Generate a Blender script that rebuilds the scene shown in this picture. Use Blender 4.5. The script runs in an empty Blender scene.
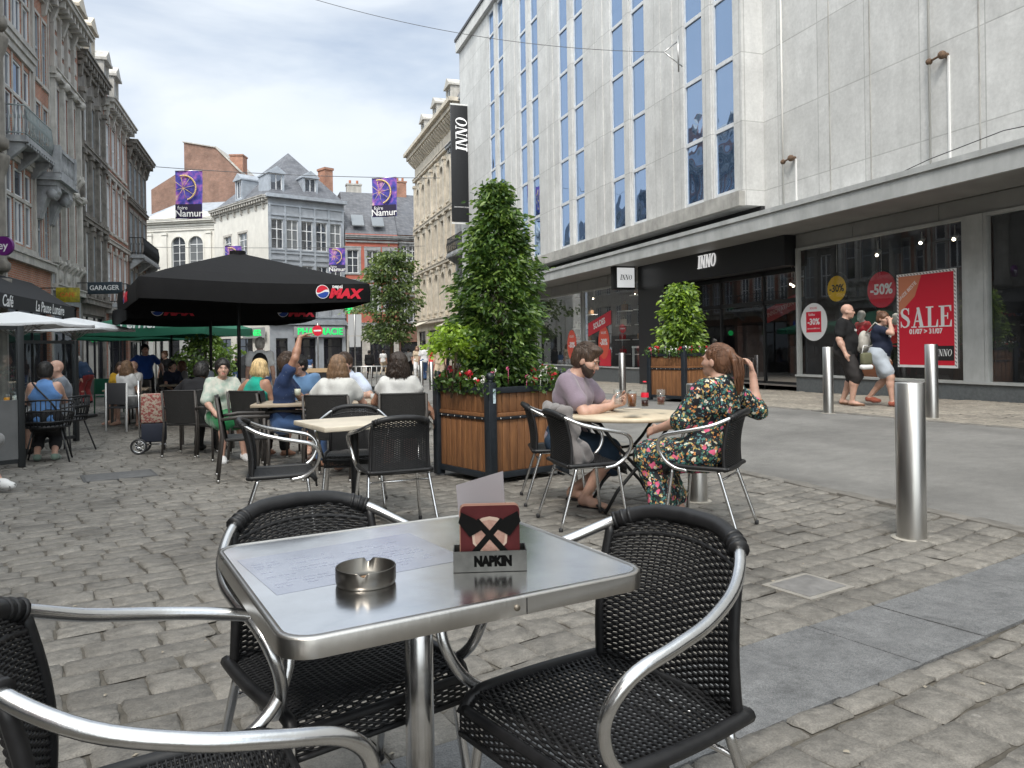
import bpy, bmesh, math, random
import numpy as np
from mathutils import Vector, Matrix, Euler
C = bpy.context.scene
COL = C.collection
PI = math.pi
rad = math.radians
# ------------------------------------------------------------------ camera
EYE = 1.22
YAW = rad(18.8); ROLL = -0.015; F = 768.0; HZ = 348.0
cam = bpy.data.cameras.new('camera'); camo = bpy.data.objects.new('camera', cam); COL.objects.link(camo)
RM = Matrix.Rotation(-YAW, 3, 'Z') @ Matrix.Rotation(rad(90), 3, 'X') @ Matrix.Rotation(ROLL, 3, 'Z')
camo.matrix_world = Matrix.Translation((0, 0, EYE)) @ RM.to_4x4()
cam.lens = 27.0; cam.sensor_width = 36.0; cam.shift_y = -(384 - HZ) / 1024
cam.clip_start = 0.05; cam.clip_end = 3000
C.camera = camo
# ------------------------------------------------------------------ world and sun
SUN_EL = 52; SUN_AZ = -146     # azimuth: degrees clockwise from +Y
w = bpy.data.worlds.new('World'); C.world = w; w.use_nodes = True
nt = w.node_tree; bg = nt.nodes['Background']
sky = nt.nodes.new('ShaderNodeTexSky'); sky.sky_type = 'NISHITA'; sky.sun_disc = False
sky.sun_elevation = rad(SUN_EL); sky.sun_rotation = rad(SUN_AZ); sky.air_density = 1.0; sky.dust_density = 1.6
tc = nt.nodes.new('ShaderNodeTexCoord'); mp = nt.nodes.new('ShaderNodeMapping'); mp.inputs['Scale'].default_value = (1, 1, 2.6)
mp.inputs['Location'].default_value = (.35, .2, .1)
n1 = nt.nodes.new('ShaderNodeTexNoise'); n1.inputs['Scale'].default_value = 1.5; n1.inputs['Detail'].default_value = 7; n1.inputs['Roughness'].default_value = .52; n1.inputs['Distortion'].default_value = .35
r1 = nt.nodes.new('ShaderNodeValToRGB'); r1.color_ramp.elements[0].position = .30; r1.color_ramp.elements[1].position = .54
n2 = nt.nodes.new('ShaderNodeTexNoise'); n2.inputs['Scale'].default_value = 2.0; n2.inputs['Detail'].default_value = 5; n2.inputs['Roughness'].default_value = .5
r2 = nt.nodes.new('ShaderNodeValToRGB')
r2.color_ramp.elements[0].position = .36; r2.color_ramp.elements[0].color = (5.0, 5.6, 6.25, 1)
r2.color_ramp.elements[1].position = .62; r2.color_ramp.elements[1].color = (5.9, 6.3, 6.75, 1)
mx = nt.nodes.new('ShaderNodeMix'); mx.data_type = 'RGBA'
L = nt.links.new
L(tc.outputs['Generated'], mp.inputs['Vector']); L(mp.outputs[0], n1.inputs['Vector']); L(mp.outputs[0], n2.inputs['Vector'])
L(n1.outputs['Fac'], r1.inputs[0]); L(n2.outputs['Fac'], r2.inputs[0])
L(r1.outputs[0], mx.inputs[0]); L(sky.outputs[0], mx.inputs[6]); L(r2.outputs[0], mx.inputs[7]); 
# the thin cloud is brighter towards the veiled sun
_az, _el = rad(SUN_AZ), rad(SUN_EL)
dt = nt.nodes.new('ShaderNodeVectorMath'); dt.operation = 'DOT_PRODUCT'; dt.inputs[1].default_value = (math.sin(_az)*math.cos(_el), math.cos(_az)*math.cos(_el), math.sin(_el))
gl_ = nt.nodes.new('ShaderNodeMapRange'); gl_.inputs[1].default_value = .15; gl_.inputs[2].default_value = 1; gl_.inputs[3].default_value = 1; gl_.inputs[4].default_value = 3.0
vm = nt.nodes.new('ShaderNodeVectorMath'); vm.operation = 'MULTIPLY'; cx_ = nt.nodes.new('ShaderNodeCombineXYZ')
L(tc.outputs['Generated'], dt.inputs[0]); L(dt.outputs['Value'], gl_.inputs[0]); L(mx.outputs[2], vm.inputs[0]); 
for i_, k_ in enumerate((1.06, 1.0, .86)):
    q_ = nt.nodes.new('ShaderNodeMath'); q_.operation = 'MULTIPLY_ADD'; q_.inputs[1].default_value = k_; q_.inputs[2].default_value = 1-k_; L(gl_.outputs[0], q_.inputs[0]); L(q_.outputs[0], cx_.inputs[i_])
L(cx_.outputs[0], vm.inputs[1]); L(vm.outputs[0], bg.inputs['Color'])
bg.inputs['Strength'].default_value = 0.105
sl = bpy.data.lights.new('sun', 'SUN'); sl.energy = 1.5; sl.angle = rad(10); sl.color = (1, .95, .88)
so = bpy.data.objects.new('sun', sl); COL.objects.link(so)
az = rad(SUN_AZ); el = rad(SUN_EL)
sdir = Vector((math.sin(az) * math.cos(el), math.cos(az) * math.cos(el), math.sin(el)))
so.rotation_euler = sdir.to_track_quat('Z', 'Y').to_euler(); so.location = (-30, -20, 60)
C.view_settings.view_transform = 'Standard'; C.view_settings.look = 'None'; C.view_settings.gamma = 1
C.view_settings.use_curve_mapping = False
C.view_settings.exposure = 0.62
try: C.cycles.max_bounces = 8; C.cycles.transparent_max_bounces = 16
except Exception: pass
# ------------------------------------------------------------------ ground shape and unprojection
def sstep(a, b, x):
    t = min(1, max(0, (x - a) / (b - a))); return t * t * (3 - 2 * t)
def gz(x, y):
    return -.0145 * min(75, max(-20, y)) + .0145 * 3 + .29 * sstep(3.6, 8.4, x) - .03
def gzv(x, y):
    t = np.clip((x - 3.6) / 4.8, 0, 1)
    return -.0145 * np.clip(y, -20, 75) + .0435 + .29 * t * t * (3 - 2 * t) - .03
def ray(px, py):
    d = RM @ Vector(((px - 512) / F, (HZ - py) / F, -1)); return d
def G(px, py, h=0.0):
    d = ray(px, py); z = 0.0; p = None
    for _ in range(30):
        t = (z + h - EYE) / d.z; x, y = d.x * t, d.y * t; z = gz(x, y)
    return Vector((x, y, z))
def AT(px, py, dep):
    d = ray(px, py); return Vector((0, 0, EYE)) + d * dep
def cam2w(lat, dep):
    return lat * math.cos(YAW) + dep * math.sin(YAW), dep * math.cos(YAW) - lat * math.sin(YAW)
# ------------------------------------------------------------------ mesh builder
class MB:
    def __init__(s): s.v = []; s.f = []; s.m = []; s.sm = []; s.mi = 0; s.M = None; s.uv = None
    def add(s, vs, fs, smooth=False, mi=None):
        o = len(s.v)
        if s.M is not None: vs = [s.M @ Vector(p) for p in vs]
        s.v.extend([tuple(p) for p in vs]); k = s.mi if mi is None else mi
        for f in fs: s.f.append(tuple(i + o for i in f)); s.m.append(k); s.sm.append(smooth)
    def box(s, x0, x1, y0, y1, z0, z1, mi=None):
        if x0 > x1: x0, x1 = x1, x0
        if y0 > y1: y0, y1 = y1, y0
        if z0 > z1: z0, z1 = z1, z0
        s.add([(x0,y0,z0),(x1,y0,z0),(x1,y1,z0),(x0,y1,z0),(x0,y0,z1),(x1,y0,z1),(x1,y1,z1),(x0,y1,z1)],
              [(0,3,2,1),(4,5,6,7),(0,1,5,4),(1,2,6,5),(2,3,7,6),(3,0,4,7)], False, mi)
    def cbox(s, x0, x1, y0, y1, z0, z1, b=.01, mi=None):
        # chamfered box
        bm = bmesh.new(); bmesh.ops.create_cube(bm, size=1)
        for v in bm.verts: v.co = Vector(((x0+x1)/2+v.co.x*(x1-x0), (y0+y1)/2+v.co.y*(y1-y0), (z0+z1)/2+v.co.z*(z1-z0)))
        bmesh.ops.bevel(bm, geom=bm.edges[:], offset=b, segments=2, affect='EDGES', profile=.5)
        s.bm(bm, True, mi)
    def bm(s, bm, smooth=False, mi=None):
        bm.verts.index_update()
        s.add([v.co.copy() for v in bm.verts], [[v.index for v in f.verts] for f in bm.faces], smooth, mi); bm.free()
    def quad(s, a, b, c, d, mi=None): s.add([a, b, c, d], [(0, 1, 2, 3)], False, mi)
    def prism(s, pts, z0, z1, mi=None, axis='z', smooth=False):
        n = len(pts)
        f = {'z': lambda p, h: (p[0], p[1], h), 'y': lambda p, h: (p[0], h, p[1]), 'x': lambda p, h: (h, p[0], p[1])}[axis]
        vs = [f(p, z0) for p in pts] + [f(p, z1) for p in pts]
        fs = [tuple(range(n))[::-1], tuple(range(n, 2*n))] + [(i, (i+1) % n, n+(i+1) % n, n+i) for i in range(n)]
        s.add(vs, fs, smooth, mi)
    def tube(s, pts, r, seg=10, closed=False, mi=None, cap=True, up=None):
        P = [Vector(p) for p in pts]; n = len(P)
        R = r if isinstance(r, (list, tuple)) else [r] * n
        T = []
        for i in range(n):
            if closed: t = P[(i+1) % n] - P[i-1]
            else: t = P[min(i+1, n-1)] - P[max(i-1, 0)]
            T.append(t.normalized())
        a = Vector((0, 0, 1)) if abs(T[0].z) < .9 else Vector((1, 0, 0))
        nrm = (a - T[0] * a.dot(T[0])).normalized(); vs = []
        for i in range(n):
            nrm = (nrm - T[i] * nrm.dot(T[i])).normalized(); b = T[i].cross(nrm)
            for k in range(seg):
                an = 2 * PI * k / seg; vs.append(P[i] + (nrm * math.cos(an) + b * math.sin(an)) * R[i])
        fs = []
        for i in range(n if closed else n - 1):
            j = (i + 1) % n
            for k in range(seg): fs.append((i*seg+k, i*seg+(k+1) % seg, j*seg+(k+1) % seg, j*seg+k))
        if cap and not closed: fs += [tuple(range(seg))[::-1], tuple((n-1)*seg+k for k in range(seg))]
        s.add(vs, fs, True, mi)
    def lathe(s, prof, cx=0, cy=0, z=0, seg=24, mi=None, caps=True):
        vs = []; n = len(prof)
        for r, h in prof:
            for k in range(seg):
                an = 2*PI*k/seg; vs.append((cx + r*math.cos(an), cy + r*math.sin(an), z + h))
        fs = [(i*seg+k, i*seg+(k+1) % seg, (i+1)*seg+(k+1) % seg, (i+1)*seg+k) for i in range(n-1) for k in range(seg)]
        if caps: fs += [tuple(range(seg))[::-1], tuple((n-1)*seg+k for k in range(seg))]
        s.add(vs, fs, True, mi)
    def cyl(s, cx, cy, z0, z1, r, seg=24, mi=None): 
        b = min(.004, r*.2, abs(z1-z0)*.3); s.lathe([(r-b, z0), (r, z0+b), (r, z1-b), (r-b, z1)], cx, cy, 0, seg, mi)
    def sph(s, c, r, seg=12, mi=None, sc=(1,1,1)):
        n = max(6, seg//2); prof = [(max(1e-4, math.sin(PI*i/n)), -math.cos(PI*i/n)) for i in range(n+1)]
        vs = []
        for a, h in prof:
            for k in range(seg):
                an = 2*PI*k/seg; vs.append((c[0]+r*sc[0]*a*math.cos(an), c[1]+r*sc[1]*a*math.sin(an), c[2]+r*sc[2]*h))
        fs = [(i*seg+k, i*seg+(k+1) % seg, (i+1)*seg+(k+1) % seg, (i+1)*seg+k) for i in range(n) for k in range(seg)]
        s.add(vs, fs, True, mi)
    def grid(s, P, closed_u=False, smooth=True, mi=None):
        nu = len(P); nv = len(P[0]); vs = [p for row in P for p in row]
        fs = [(i*nv+j, ((i+1) % nu)*nv+j, ((i+1) % nu)*nv+j+1, i*nv+j+1) for i in range(nu if closed_u else nu-1) for j in range(nv-1)]
        s.add(vs, fs, smooth, mi)
    def build(s, name, mats, parent=None, world=False, loc=None):
        me = bpy.data.meshes.new(name); v = s.v
        if world and parent is not None:
            o = parent['_w'] if '_w' in parent else parent.location
            iv = (Matrix.Translation(parent.location) @ Matrix.Rotation(parent.rotation_euler.z, 4, 'Z')).inverted()
            v = [tuple(iv @ Vector(p)) for p in v]
        if loc is not None: v = [(p[0]-loc[0], p[1]-loc[1], p[2]-loc[2]) for p in v]
        me.from_pydata(v, [], s.f)
        if not isinstance(mats, (list, tuple)): mats = [mats]
        for m in mats: me.materials.append(m)
        me.polygons.foreach_set('material_index', s.m); me.polygons.foreach_set('use_smooth', s.sm); me.update()
        o = bpy.data.objects.new(name, me); COL.objects.link(o)
        if parent is not None: o.parent = parent
        if loc is not None: o.location = loc
        return o
def tag(o, label=None, cat=None, group=None, kind=None):
    if label: o['label'] = label
    if cat: o['category'] = cat
    if group: o['group'] = group
    if kind: o['kind'] = kind
    return o
def thing(name, label, cat, loc=(0, 0, 0), rz=0, group=None):
    o = bpy.data.objects.new(name, None); COL.objects.link(o); o.location = loc; o.rotation_euler = (0, 0, rz)
    o.empty_display_size = .2
    return tag(o, label, cat, group)
def copy_tree(o, parent=None):
    c = o.copy(); COL.objects.link(c)
    if parent is not None: c.parent = parent
    for ch in list(o.children): copy_tree(ch, c)
    return c
def put(o, loc, rz, label=None, group=None):
    o.location = loc; o.rotation_euler = (0, 0, rz)
    if label: o['label'] = label
    if group: o['group'] = group
    return o
def meshobj(name, V, Fc, mats, parent=None, smooth=True, mi=None):
    me = bpy.data.meshes.new(name)
    if isinstance(V, np.ndarray):
        nf = len(Fc); k = Fc.shape[1]
        me.vertices.add(len(V)); me.vertices.foreach_set('co', V.astype(np.float32).ravel())
        me.loops.add(nf*k); me.loops.foreach_set('vertex_index', Fc.astype(np.int32).ravel())
        me.polygons.add(nf); me.polygons.foreach_set('loop_start', np.arange(0, nf*k, k, dtype=np.int32))
        try: me.polygons.foreach_set('loop_total', np.full(nf, k, dtype=np.int32))
        except Exception: pass
        me.update(calc_edges=True)
    else: me.from_pydata(V, [], Fc)
    if not isinstance(mats, (list, tuple)): mats = [mats]
    for m in mats: me.materials.append(m)
    if smooth: me.polygons.foreach_set('use_smooth', np.ones(len(me.polygons), dtype=bool))
    if mi is not None: me.polygons.foreach_set('material_index', np.asarray(mi, dtype=np.int32))
    me.update()
    o = bpy.data.objects.new(name, me); COL.objects.link(o)
    if parent is not None: o.parent = parent
    return o
# ------------------------------------------------------------------ materials
def newmat(name):
    m = bpy.data.materials.new(name); m.use_nodes = True; return m, m.node_tree, m.node_tree.nodes['Principled BSDF']
def mat(name, col, rough=.6, metal=0, var=.0, vs=3.0, bump=0, bs=60, col2=None, spec=.5, detail=5, coat=0, stretch=None, thr=None, trans=0, alpha=1, sheen=0):
    m, t, b = newmat(name)
    b.inputs['Roughness'].default_value = rough; b.inputs['Metallic'].default_value = metal
    b.inputs['Base Color'].default_value = (*col, 1); b.inputs['Specular IOR Level'].default_value = spec
    b.inputs['Coat Weight'].default_value = coat; b.inputs['Transmission Weight'].default_value = trans; b.inputs['Alpha'].default_value = alpha
    if sheen: b.inputs['Sheen Weight'].default_value = sheen
    if var or col2 or bump:
        tcn = t.nodes.new('ShaderNodeTexCoord'); vec = tcn.outputs['Object']
        if stretch:
            mpn = t.nodes.new('ShaderNodeMapping'); mpn.inputs['Scale'].default_value = stretch; t.links.new(vec, mpn.inputs[0]); vec = mpn.outputs[0]
    if var or col2:
        n = t.nodes.new('ShaderNodeTexNoise'); n.inputs['Scale'].default_value = vs; n.inputs['Detail'].default_value = detail; n.inputs['Roughness'].default_value = .6
        t.links.new(vec, n.inputs['Vector'])
        r = t.nodes.new('ShaderNodeValToRGB')
        lo, hi = thr if thr else (.3, .7)
        r.color_ramp.elements[0].position = lo; r.color_ramp.elements[1].position = hi
        c2 = col2 if col2 else tuple(min(1, c*(1+var)) for c in col); c1 = col if col2 else tuple(c*(1-var) for c in col)
        r.color_ramp.elements[0].color = (*c1, 1); r.color_ramp.elements[1].color = (*c2, 1)
        t.links.new(n.outputs['Fac'], r.inputs[0]); t.links.new(r.outputs[0], b.inputs['Base Color'])
        mr = t.nodes.new('ShaderNodeMapRange'); mr.inputs[3].default_value = max(0, rough-.08); mr.inputs[4].default_value = min(1, rough+.08)
        t.links.new(n.outputs['Fac'], mr.inputs[0]); t.links.new(mr.outputs[0], b.inputs['Roughness'])
    if bump:
        n = t.nodes.new('ShaderNodeTexNoise'); n.inputs['Scale'].default_value = bs; n.inputs['Detail'].default_value = 4
        t.links.new(vec, n.inputs['Vector']); bu = t.nodes.new('ShaderNodeBump'); bu.inputs['Strength'].default_value = bump; bu.inputs['Distance'].default_value = .01
        t.links.new(n.outputs['Fac'], bu.inputs['Height']); t.links.new(bu.outputs[0], b.inputs['Normal'])
    return m
def mat_brick(name, c1, c2, mortar, bw=.22, bh=.07, ms=.012, rough=.85, axis='x', bump=.4, var=.25, off=.5, nvar=1.5):
    """courses of brick or stone blocks on a wall whose plane is object x-z (axis x) or y-z (axis y)"""
    m, t, b = newmat(name); b.inputs['Roughness'].default_value = rough
    tcn = t.nodes.new('ShaderNodeTexCoord'); sp = t.nodes.new('ShaderNodeSeparateXYZ'); t.links.new(tcn.outputs['Object'], sp.inputs[0])
    cb = t.nodes.new('ShaderNodeCombineXYZ'); ad = t.nodes.new('ShaderNodeMath'); ad.operation = 'ADD'
    t.links.new(sp.outputs['X'], ad.inputs[0]); t.links.new(sp.outputs['Y'], ad.inputs[1]); t.links.new(ad.outputs[0], cb.inputs[0]); t.links.new(sp.outputs['Z'], cb.inputs[1])
    br = t.nodes.new('ShaderNodeTexBrick'); br.inputs['Scale'].default_value = 1; br.inputs['Brick Width'].default_value = bw; br.inputs['Row Height'].default_value = bh
    br.inputs['Mortar Size'].default_value = ms; br.inputs['Color1'].default_value = (*c1, 1); br.inputs['Color2'].default_value = (*c2, 1); br.inputs['Mortar'].default_value = (*mortar, 1)
    br.offset = off; br.inputs['Mortar Smooth'].default_value = .2
    t.links.new(cb.outputs[0], br.inputs['Vector'])
    n = t.nodes.new('ShaderNodeTexNoise'); n.inputs['Scale'].default_value = nvar; n.inputs['Detail'].default_value = 7; n.inputs['Roughness'].default_value = .65
    t.links.new(tcn.outputs['Object'], n.inputs['Vector'])
    mr = t.nodes.new('ShaderNodeMapRange'); mr.inputs[1].default_value = .3; mr.inputs[2].default_value = .7; mr.inputs[3].default_value = 1-var; mr.inputs[4].default_value = 1+var
    t.links.new(n.outputs['Fac'], mr.inputs[0])
    mm = t.nodes.new('ShaderNodeMix'); mm.data_type = 'RGBA'; mm.blend_type = 'MULTIPLY'; mm.inputs[0].default_value = 1
    t.links.new(br.outputs['Color'], mm.inputs[6]); t.links.new(mr.outputs[0], mm.inputs[7]); t.links.new(mm.outputs[2], b.inputs['Base Color'])
    bu = t.nodes.new('ShaderNodeBump'); bu.inputs['Strength'].default_value = bump; bu.inputs['Distance'].default_value = .01; bu.invert = True
    t.links.new(br.outputs['Fac'], bu.inputs['Height']); t.links.new(bu.outputs[0], b.inputs['Normal'])
    return m
def mat_glass(name, tint=(.9, .95, .95), base=.10, mxr=.75, rough=.01):
    """clear shop glass: see-through with a mirror layer"""
    m, t, b = newmat(name); t.nodes.remove(b); out = t.nodes['Material Output']
    tr = t.nodes.new('ShaderNodeBsdfTransparent'); tr.inputs[0].default_value = (*tint, 1)
    gl = t.nodes.new('ShaderNodeBsdfGlossy'); gl.inputs['Roughness'].default_value = rough; gl.inputs[0].default_value = (.95, .97, 1, 1)
    lw = t.nodes.new('ShaderNodeLayerWeight'); lw.inputs[0].default_value = .25
    mr = t.nodes.new('ShaderNodeMapRange'); mr.inputs[3].default_value = base; mr.inputs[4].default_value = .9
    mxs = t.nodes.new('ShaderNodeMixShader')
    mr.inputs[4].default_value = mxr; t.links.new(lw.outputs['Facing'], mr.inputs[0]); t.links.new(mr.outputs[0], mxs.inputs[0]); t.links.new(tr.outputs[0], mxs.inputs[1]); t.links.new(gl.outputs[0], mxs.inputs[2])
    t.links.new(mxs.outputs[0], out.inputs[0]); return m
def mat_pane(name, col=(.03, .035, .04), refl=(.8, .85, .9), base=.12, blend=.3, rough=.03, wob=.15):
    """window pane seen from outside: dark room behind plus sky reflection"""
    m, t, b = newmat(name); t.nodes.remove(b); out = t.nodes['Material Output']
    df = t.nodes.new('ShaderNodeBsdfDiffuse'); df.inputs[0].default_value = (*col, 1)
    gl = t.nodes.new('ShaderNodeBsdfGlossy'); gl.inputs['Roughness'].default_value = rough; gl.inputs[0].default_value = (*refl, 1)
    lw = t.nodes.new('ShaderNodeLayerWeight'); lw.inputs[0].default_value = blend
    mr = t.nodes.new('ShaderNodeMapRange'); mr.inputs[3].default_value = base; mr.inputs[4].default_value = 1
    mxs = t.nodes.new('ShaderNodeMixShader')
    if wob:
        tcn = t.nodes.new('ShaderNodeTexCoord'); n = t.nodes.new('ShaderNodeTexNoise'); n.inputs['Scale'].default_value = 1.3; n.inputs['Detail'].default_value = 1
        bu = t.nodes.new('ShaderNodeBump'); bu.inputs['Strength'].default_value = wob; bu.inputs['Distance'].default_value = .05
        t.links.new(tcn.outputs['Object'], n.inputs['Vector']); t.links.new(n.outputs['Fac'], bu.inputs['Height']); t.links.new(bu.outputs[0], gl.inputs['Normal'])
    t.links.new(lw.outputs['Fresnel'], mr.inputs[0]); t.links.new(mr.outputs[0], mxs.inputs[0]); t.links.new(df.outputs[0], mxs.inputs[1]); t.links.new(gl.outputs[0], mxs.inputs[2])
    t.links.new(mxs.outputs[0], out.inputs[0]); return m
def grain(m, sc=180, amt=.35, sc2=23, amt2=.25, blotch=None):
    """fine mineral speckle and small stains multiplied over the material's own colour"""
    t = m.node_tree; b = t.nodes['Principled BSDF']; src = b.inputs['Base Color'].links[0].from_socket; tcn = t.nodes.new('ShaderNodeTexCoord')
    for s_, a_, d_ in ((sc, amt, 2), (sc2, amt2, 8)):
        n = t.nodes.new('ShaderNodeTexNoise'); n.inputs['Scale'].default_value = s_; n.inputs['Detail'].default_value = d_; n.inputs['Roughness'].default_value = .7; t.links.new(tcn.outputs['Object'], n.inputs['Vector'])
        mr = t.nodes.new('ShaderNodeMapRange'); mr.inputs[1].default_value = .32; mr.inputs[2].default_value = .68; mr.inputs[3].default_value = 1-a_; mr.inputs[4].default_value = 1+a_; t.links.new(n.outputs['Fac'], mr.inputs[0])
        x_ = t.nodes.new('ShaderNodeMix'); x_.data_type = 'RGBA'; x_.blend_type = 'MULTIPLY'; x_.inputs[0].default_value = 1; t.links.new(src, x_.inputs[6]); t.links.new(mr.outputs[0], x_.inputs[7]); src = x_.outputs[2]
    if blotch:      # dark old stains
        n = t.nodes.new('ShaderNodeTexNoise'); n.inputs['Scale'].default_value = blotch[0]; n.inputs['Detail'].default_value = 6; t.links.new(tcn.outputs['Object'], n.inputs['Vector'])
        mr = t.nodes.new('ShaderNodeMapRange'); mr.inputs[1].default_value = .56; mr.inputs[2].default_value = .66; mr.inputs[3].default_value = 1; mr.inputs[4].default_value = blotch[1]; t.links.new(n.outputs['Fac'], mr.inputs[0])
        x_ = t.nodes.new('ShaderNodeMix'); x_.data_type = 'RGBA'; x_.blend_type = 'MULTIPLY'; x_.inputs[0].default_value = 1; t.links.new(src, x_.inputs[6]); t.links.new(mr.outputs[0], x_.inputs[7]); src = x_.outputs[2]
    t.links.new(src, b.inputs['Base Color']); return m
def emis(name, col, s):
    m, t, b = newmat(name); b.inputs['Emission Color'].default_value = (*col, 1); b.inputs['Emission Strength'].default_value = s; b.inputs['Base Color'].default_value = (*col, 1); return m
M_ = {}
def mm(name, *a, **k):
    if name not in M_: M_[name] = mat(name, *a, **k)
    return M_[name]
STEEL = mat('brushed_steel', (.52, .51, .49), .32, 1, var=.12, vs=8, stretch=(1, 1, .08), bump=.05, bs=180)
ALU = mat('polished_aluminium', (.62, .62, .62), .22, 1, var=.12, vs=25)
BLACKM = mat('black_metal', (.015, .016, .018), .45, .2)
WHITE = mat('white_paint', (.75, .75, .74), .6)
BLACKP = mat('black_plastic', (.018, .018, .02), .5)
REDP = mat('red_print', (.65, .015, .04), .45)
WHITEP = mat('white_print', (.82, .82, .82), .5)
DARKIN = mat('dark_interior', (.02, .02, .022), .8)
# ------------------------------------------------------------------ lettering
def text(s, size, mtx, m, parent=None, name='lettering', ext=.004, bold=0, shear=0, align='CENTER', sx=1.0):
    cu = bpy.data.curves.new(name, 'FONT'); cu.body = s; cu.size = size; cu.extrude = ext; cu.offset = bold; cu.shear = shear
    cu.align_x = align; cu.align_y = 'CENTER'; cu.resolution_u = 3
    o = bpy.data.objects.new(name, cu); COL.objects.link(o); bpy.context.view_layer.update()
    dg = bpy.context.evaluated_depsgraph_get(); me = bpy.data.meshes.new_from_object(o.evaluated_get(dg)); bpy.data.objects.remove(o)
    me.materials.clear(); me.materials.append(m); me.transform(Matrix.Scale(sx, 4, (1, 0, 0))); me.transform(mtx)
    r = bpy.data.objects.new(name, me); COL.objects.link(r)
    if parent is not None: r.parent = parent
    return r
def frame(origin, xdir, ydir):
    x = Vector(xdir).normalized(); y = Vector(ydir); y = (y - x*y.dot(x)).normalized(); z = x.cross(y)
    m = Matrix(((x.x, y.x, z.x, origin[0]), (x.y, y.y, z.y, origin[1]), (x.z, y.z, z.z, origin[2]), (0, 0, 0, 1))); return m
def strip(pts):      # variable width stroke -> quads; pts (x,y,wx,wy half width vector)
    out = []
    for i in range(len(pts)-1):
        a, b = pts[i], pts[i+1]
        out.append([(a[0]-a[2], a[1]-a[3]), (b[0]-b[2], b[1]-b[3]), (b[0]+b[2], b[1]+b[3]), (a[0]+a[2], a[1]+a[3])])
    return out
def serif_glyph(ch):
    R = lambda x0, y0, x1, y1: [(x0, y0), (x1, y0), (x1, y1), (x0, y1)]
    if ch == 'I': return .46, [R(.13, 0, .32, 1), R(.02, 0, .43, .06), R(.02, .94, .43, 1)]
    if ch == 'N': return .92, [R(.12, 0, .18, 1), R(.70, 0, .76, 1), [(.08, 1), (.60, 0), (.78, 0), (.28, 1)], R(.0, 0, .31, .05), R(.56, .95, .90, 1), R(.0, .95, .24, 1)]
    if ch == 'O':
        pts = []; n = 28
        for i in range(n+1):
            a = 2*PI*i/n; c, s_ = math.cos(a), math.sin(a); wd = .045+.13*abs(c)
            pts.append((.42+.31*c, .5+.47*s_, c*wd*.5, s_*.03))
        return .86, strip(pts)
    if ch == 'S':
        P = [(.62, .70), (.60, .84), (.48, .95), (.34, .96), (.20, .89), (.15, .76), (.22, .62), (.38, .53), (.54, .43), (.62, .30), (.58, .14), (.45, .05), (.30, .04), (.16, .12), (.11, .28)]
        W = [.03, .05, .05, .05, .09, .12, .14, .15, .15, .13, .10, .05, .05, .05, .03]
        pts = []
        for i, (x, y) in enumerate(P):
            a = P[max(0, i-1)]; b = P[min(len(P)-1, i+1)]; tx, ty = b[0]-a[0], b[1]-a[1]; l = math.hypot(tx, ty)
            pts.append((x, y, -ty/l*W[i]*.5*1.3, tx/l*W[i]*.5*1.3))
        return .76, strip(pts) + [R(.59, .66, .64, .98), R(.08, .02, .13, .33)]
    if ch == 'A': return .98, [[(.14, 0), (.46, 1), (.52, 1), (.22, 0)], [(.60, 0), (.38, .98), (.56, .98), (.82, 0)], R(.25, .28, .66, .35), R(.02, 0, .36, .06), R(.50, 0, .96, .06)]
    if ch == 'L': return .80, [R(.12, 0, .32, 1), R(.0, .94, .46, 1), R(.0, 0, .74, .06), [(.74, 0), (.74, .36), (.70, .36), (.60, 0)]]
    if ch == 'E': return .84, [R(.12, 0, .32, 1), R(.0, 0, .74, .06), R(.0, .94, .72, 1), [(.76, 0), (.76, .32), (.72, .32), (.62, 0)], [(.74, 1), (.74, .72), (.70, .72), (.60, 1)], R(.32, .48, .52, .54), R(.50, .36, .55, .66)]
    return .4, []
def serif_text(s, h, mtx, m, parent=None, name='lettering', ext=.006, shear=0, sx=1.0):
    mb = MB(); x = 0; adv = [serif_glyph(c) for c in s]; W = sum(a[0] for a in adv)
    for wd, polys in adv:
        for k, p in enumerate(polys):
            q = [((x + u + shear*v - W/2)*h*sx, (v-.5)*h) for u, v in p]
            A = sum(q[i][0]*q[(i+1) % len(q)][1]-q[(i+1) % len(q)][0]*q[i][1] for i in range(len(q)))
            if A < 0: q = q[::-1]
            mb.prism(q, -.001, ext + .0004*(k % 5))
        x += wd
    mb.v = [tuple(mtx @ Vector(p)) for p in mb.v]
    return mb.build(name, m, parent)
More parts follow.
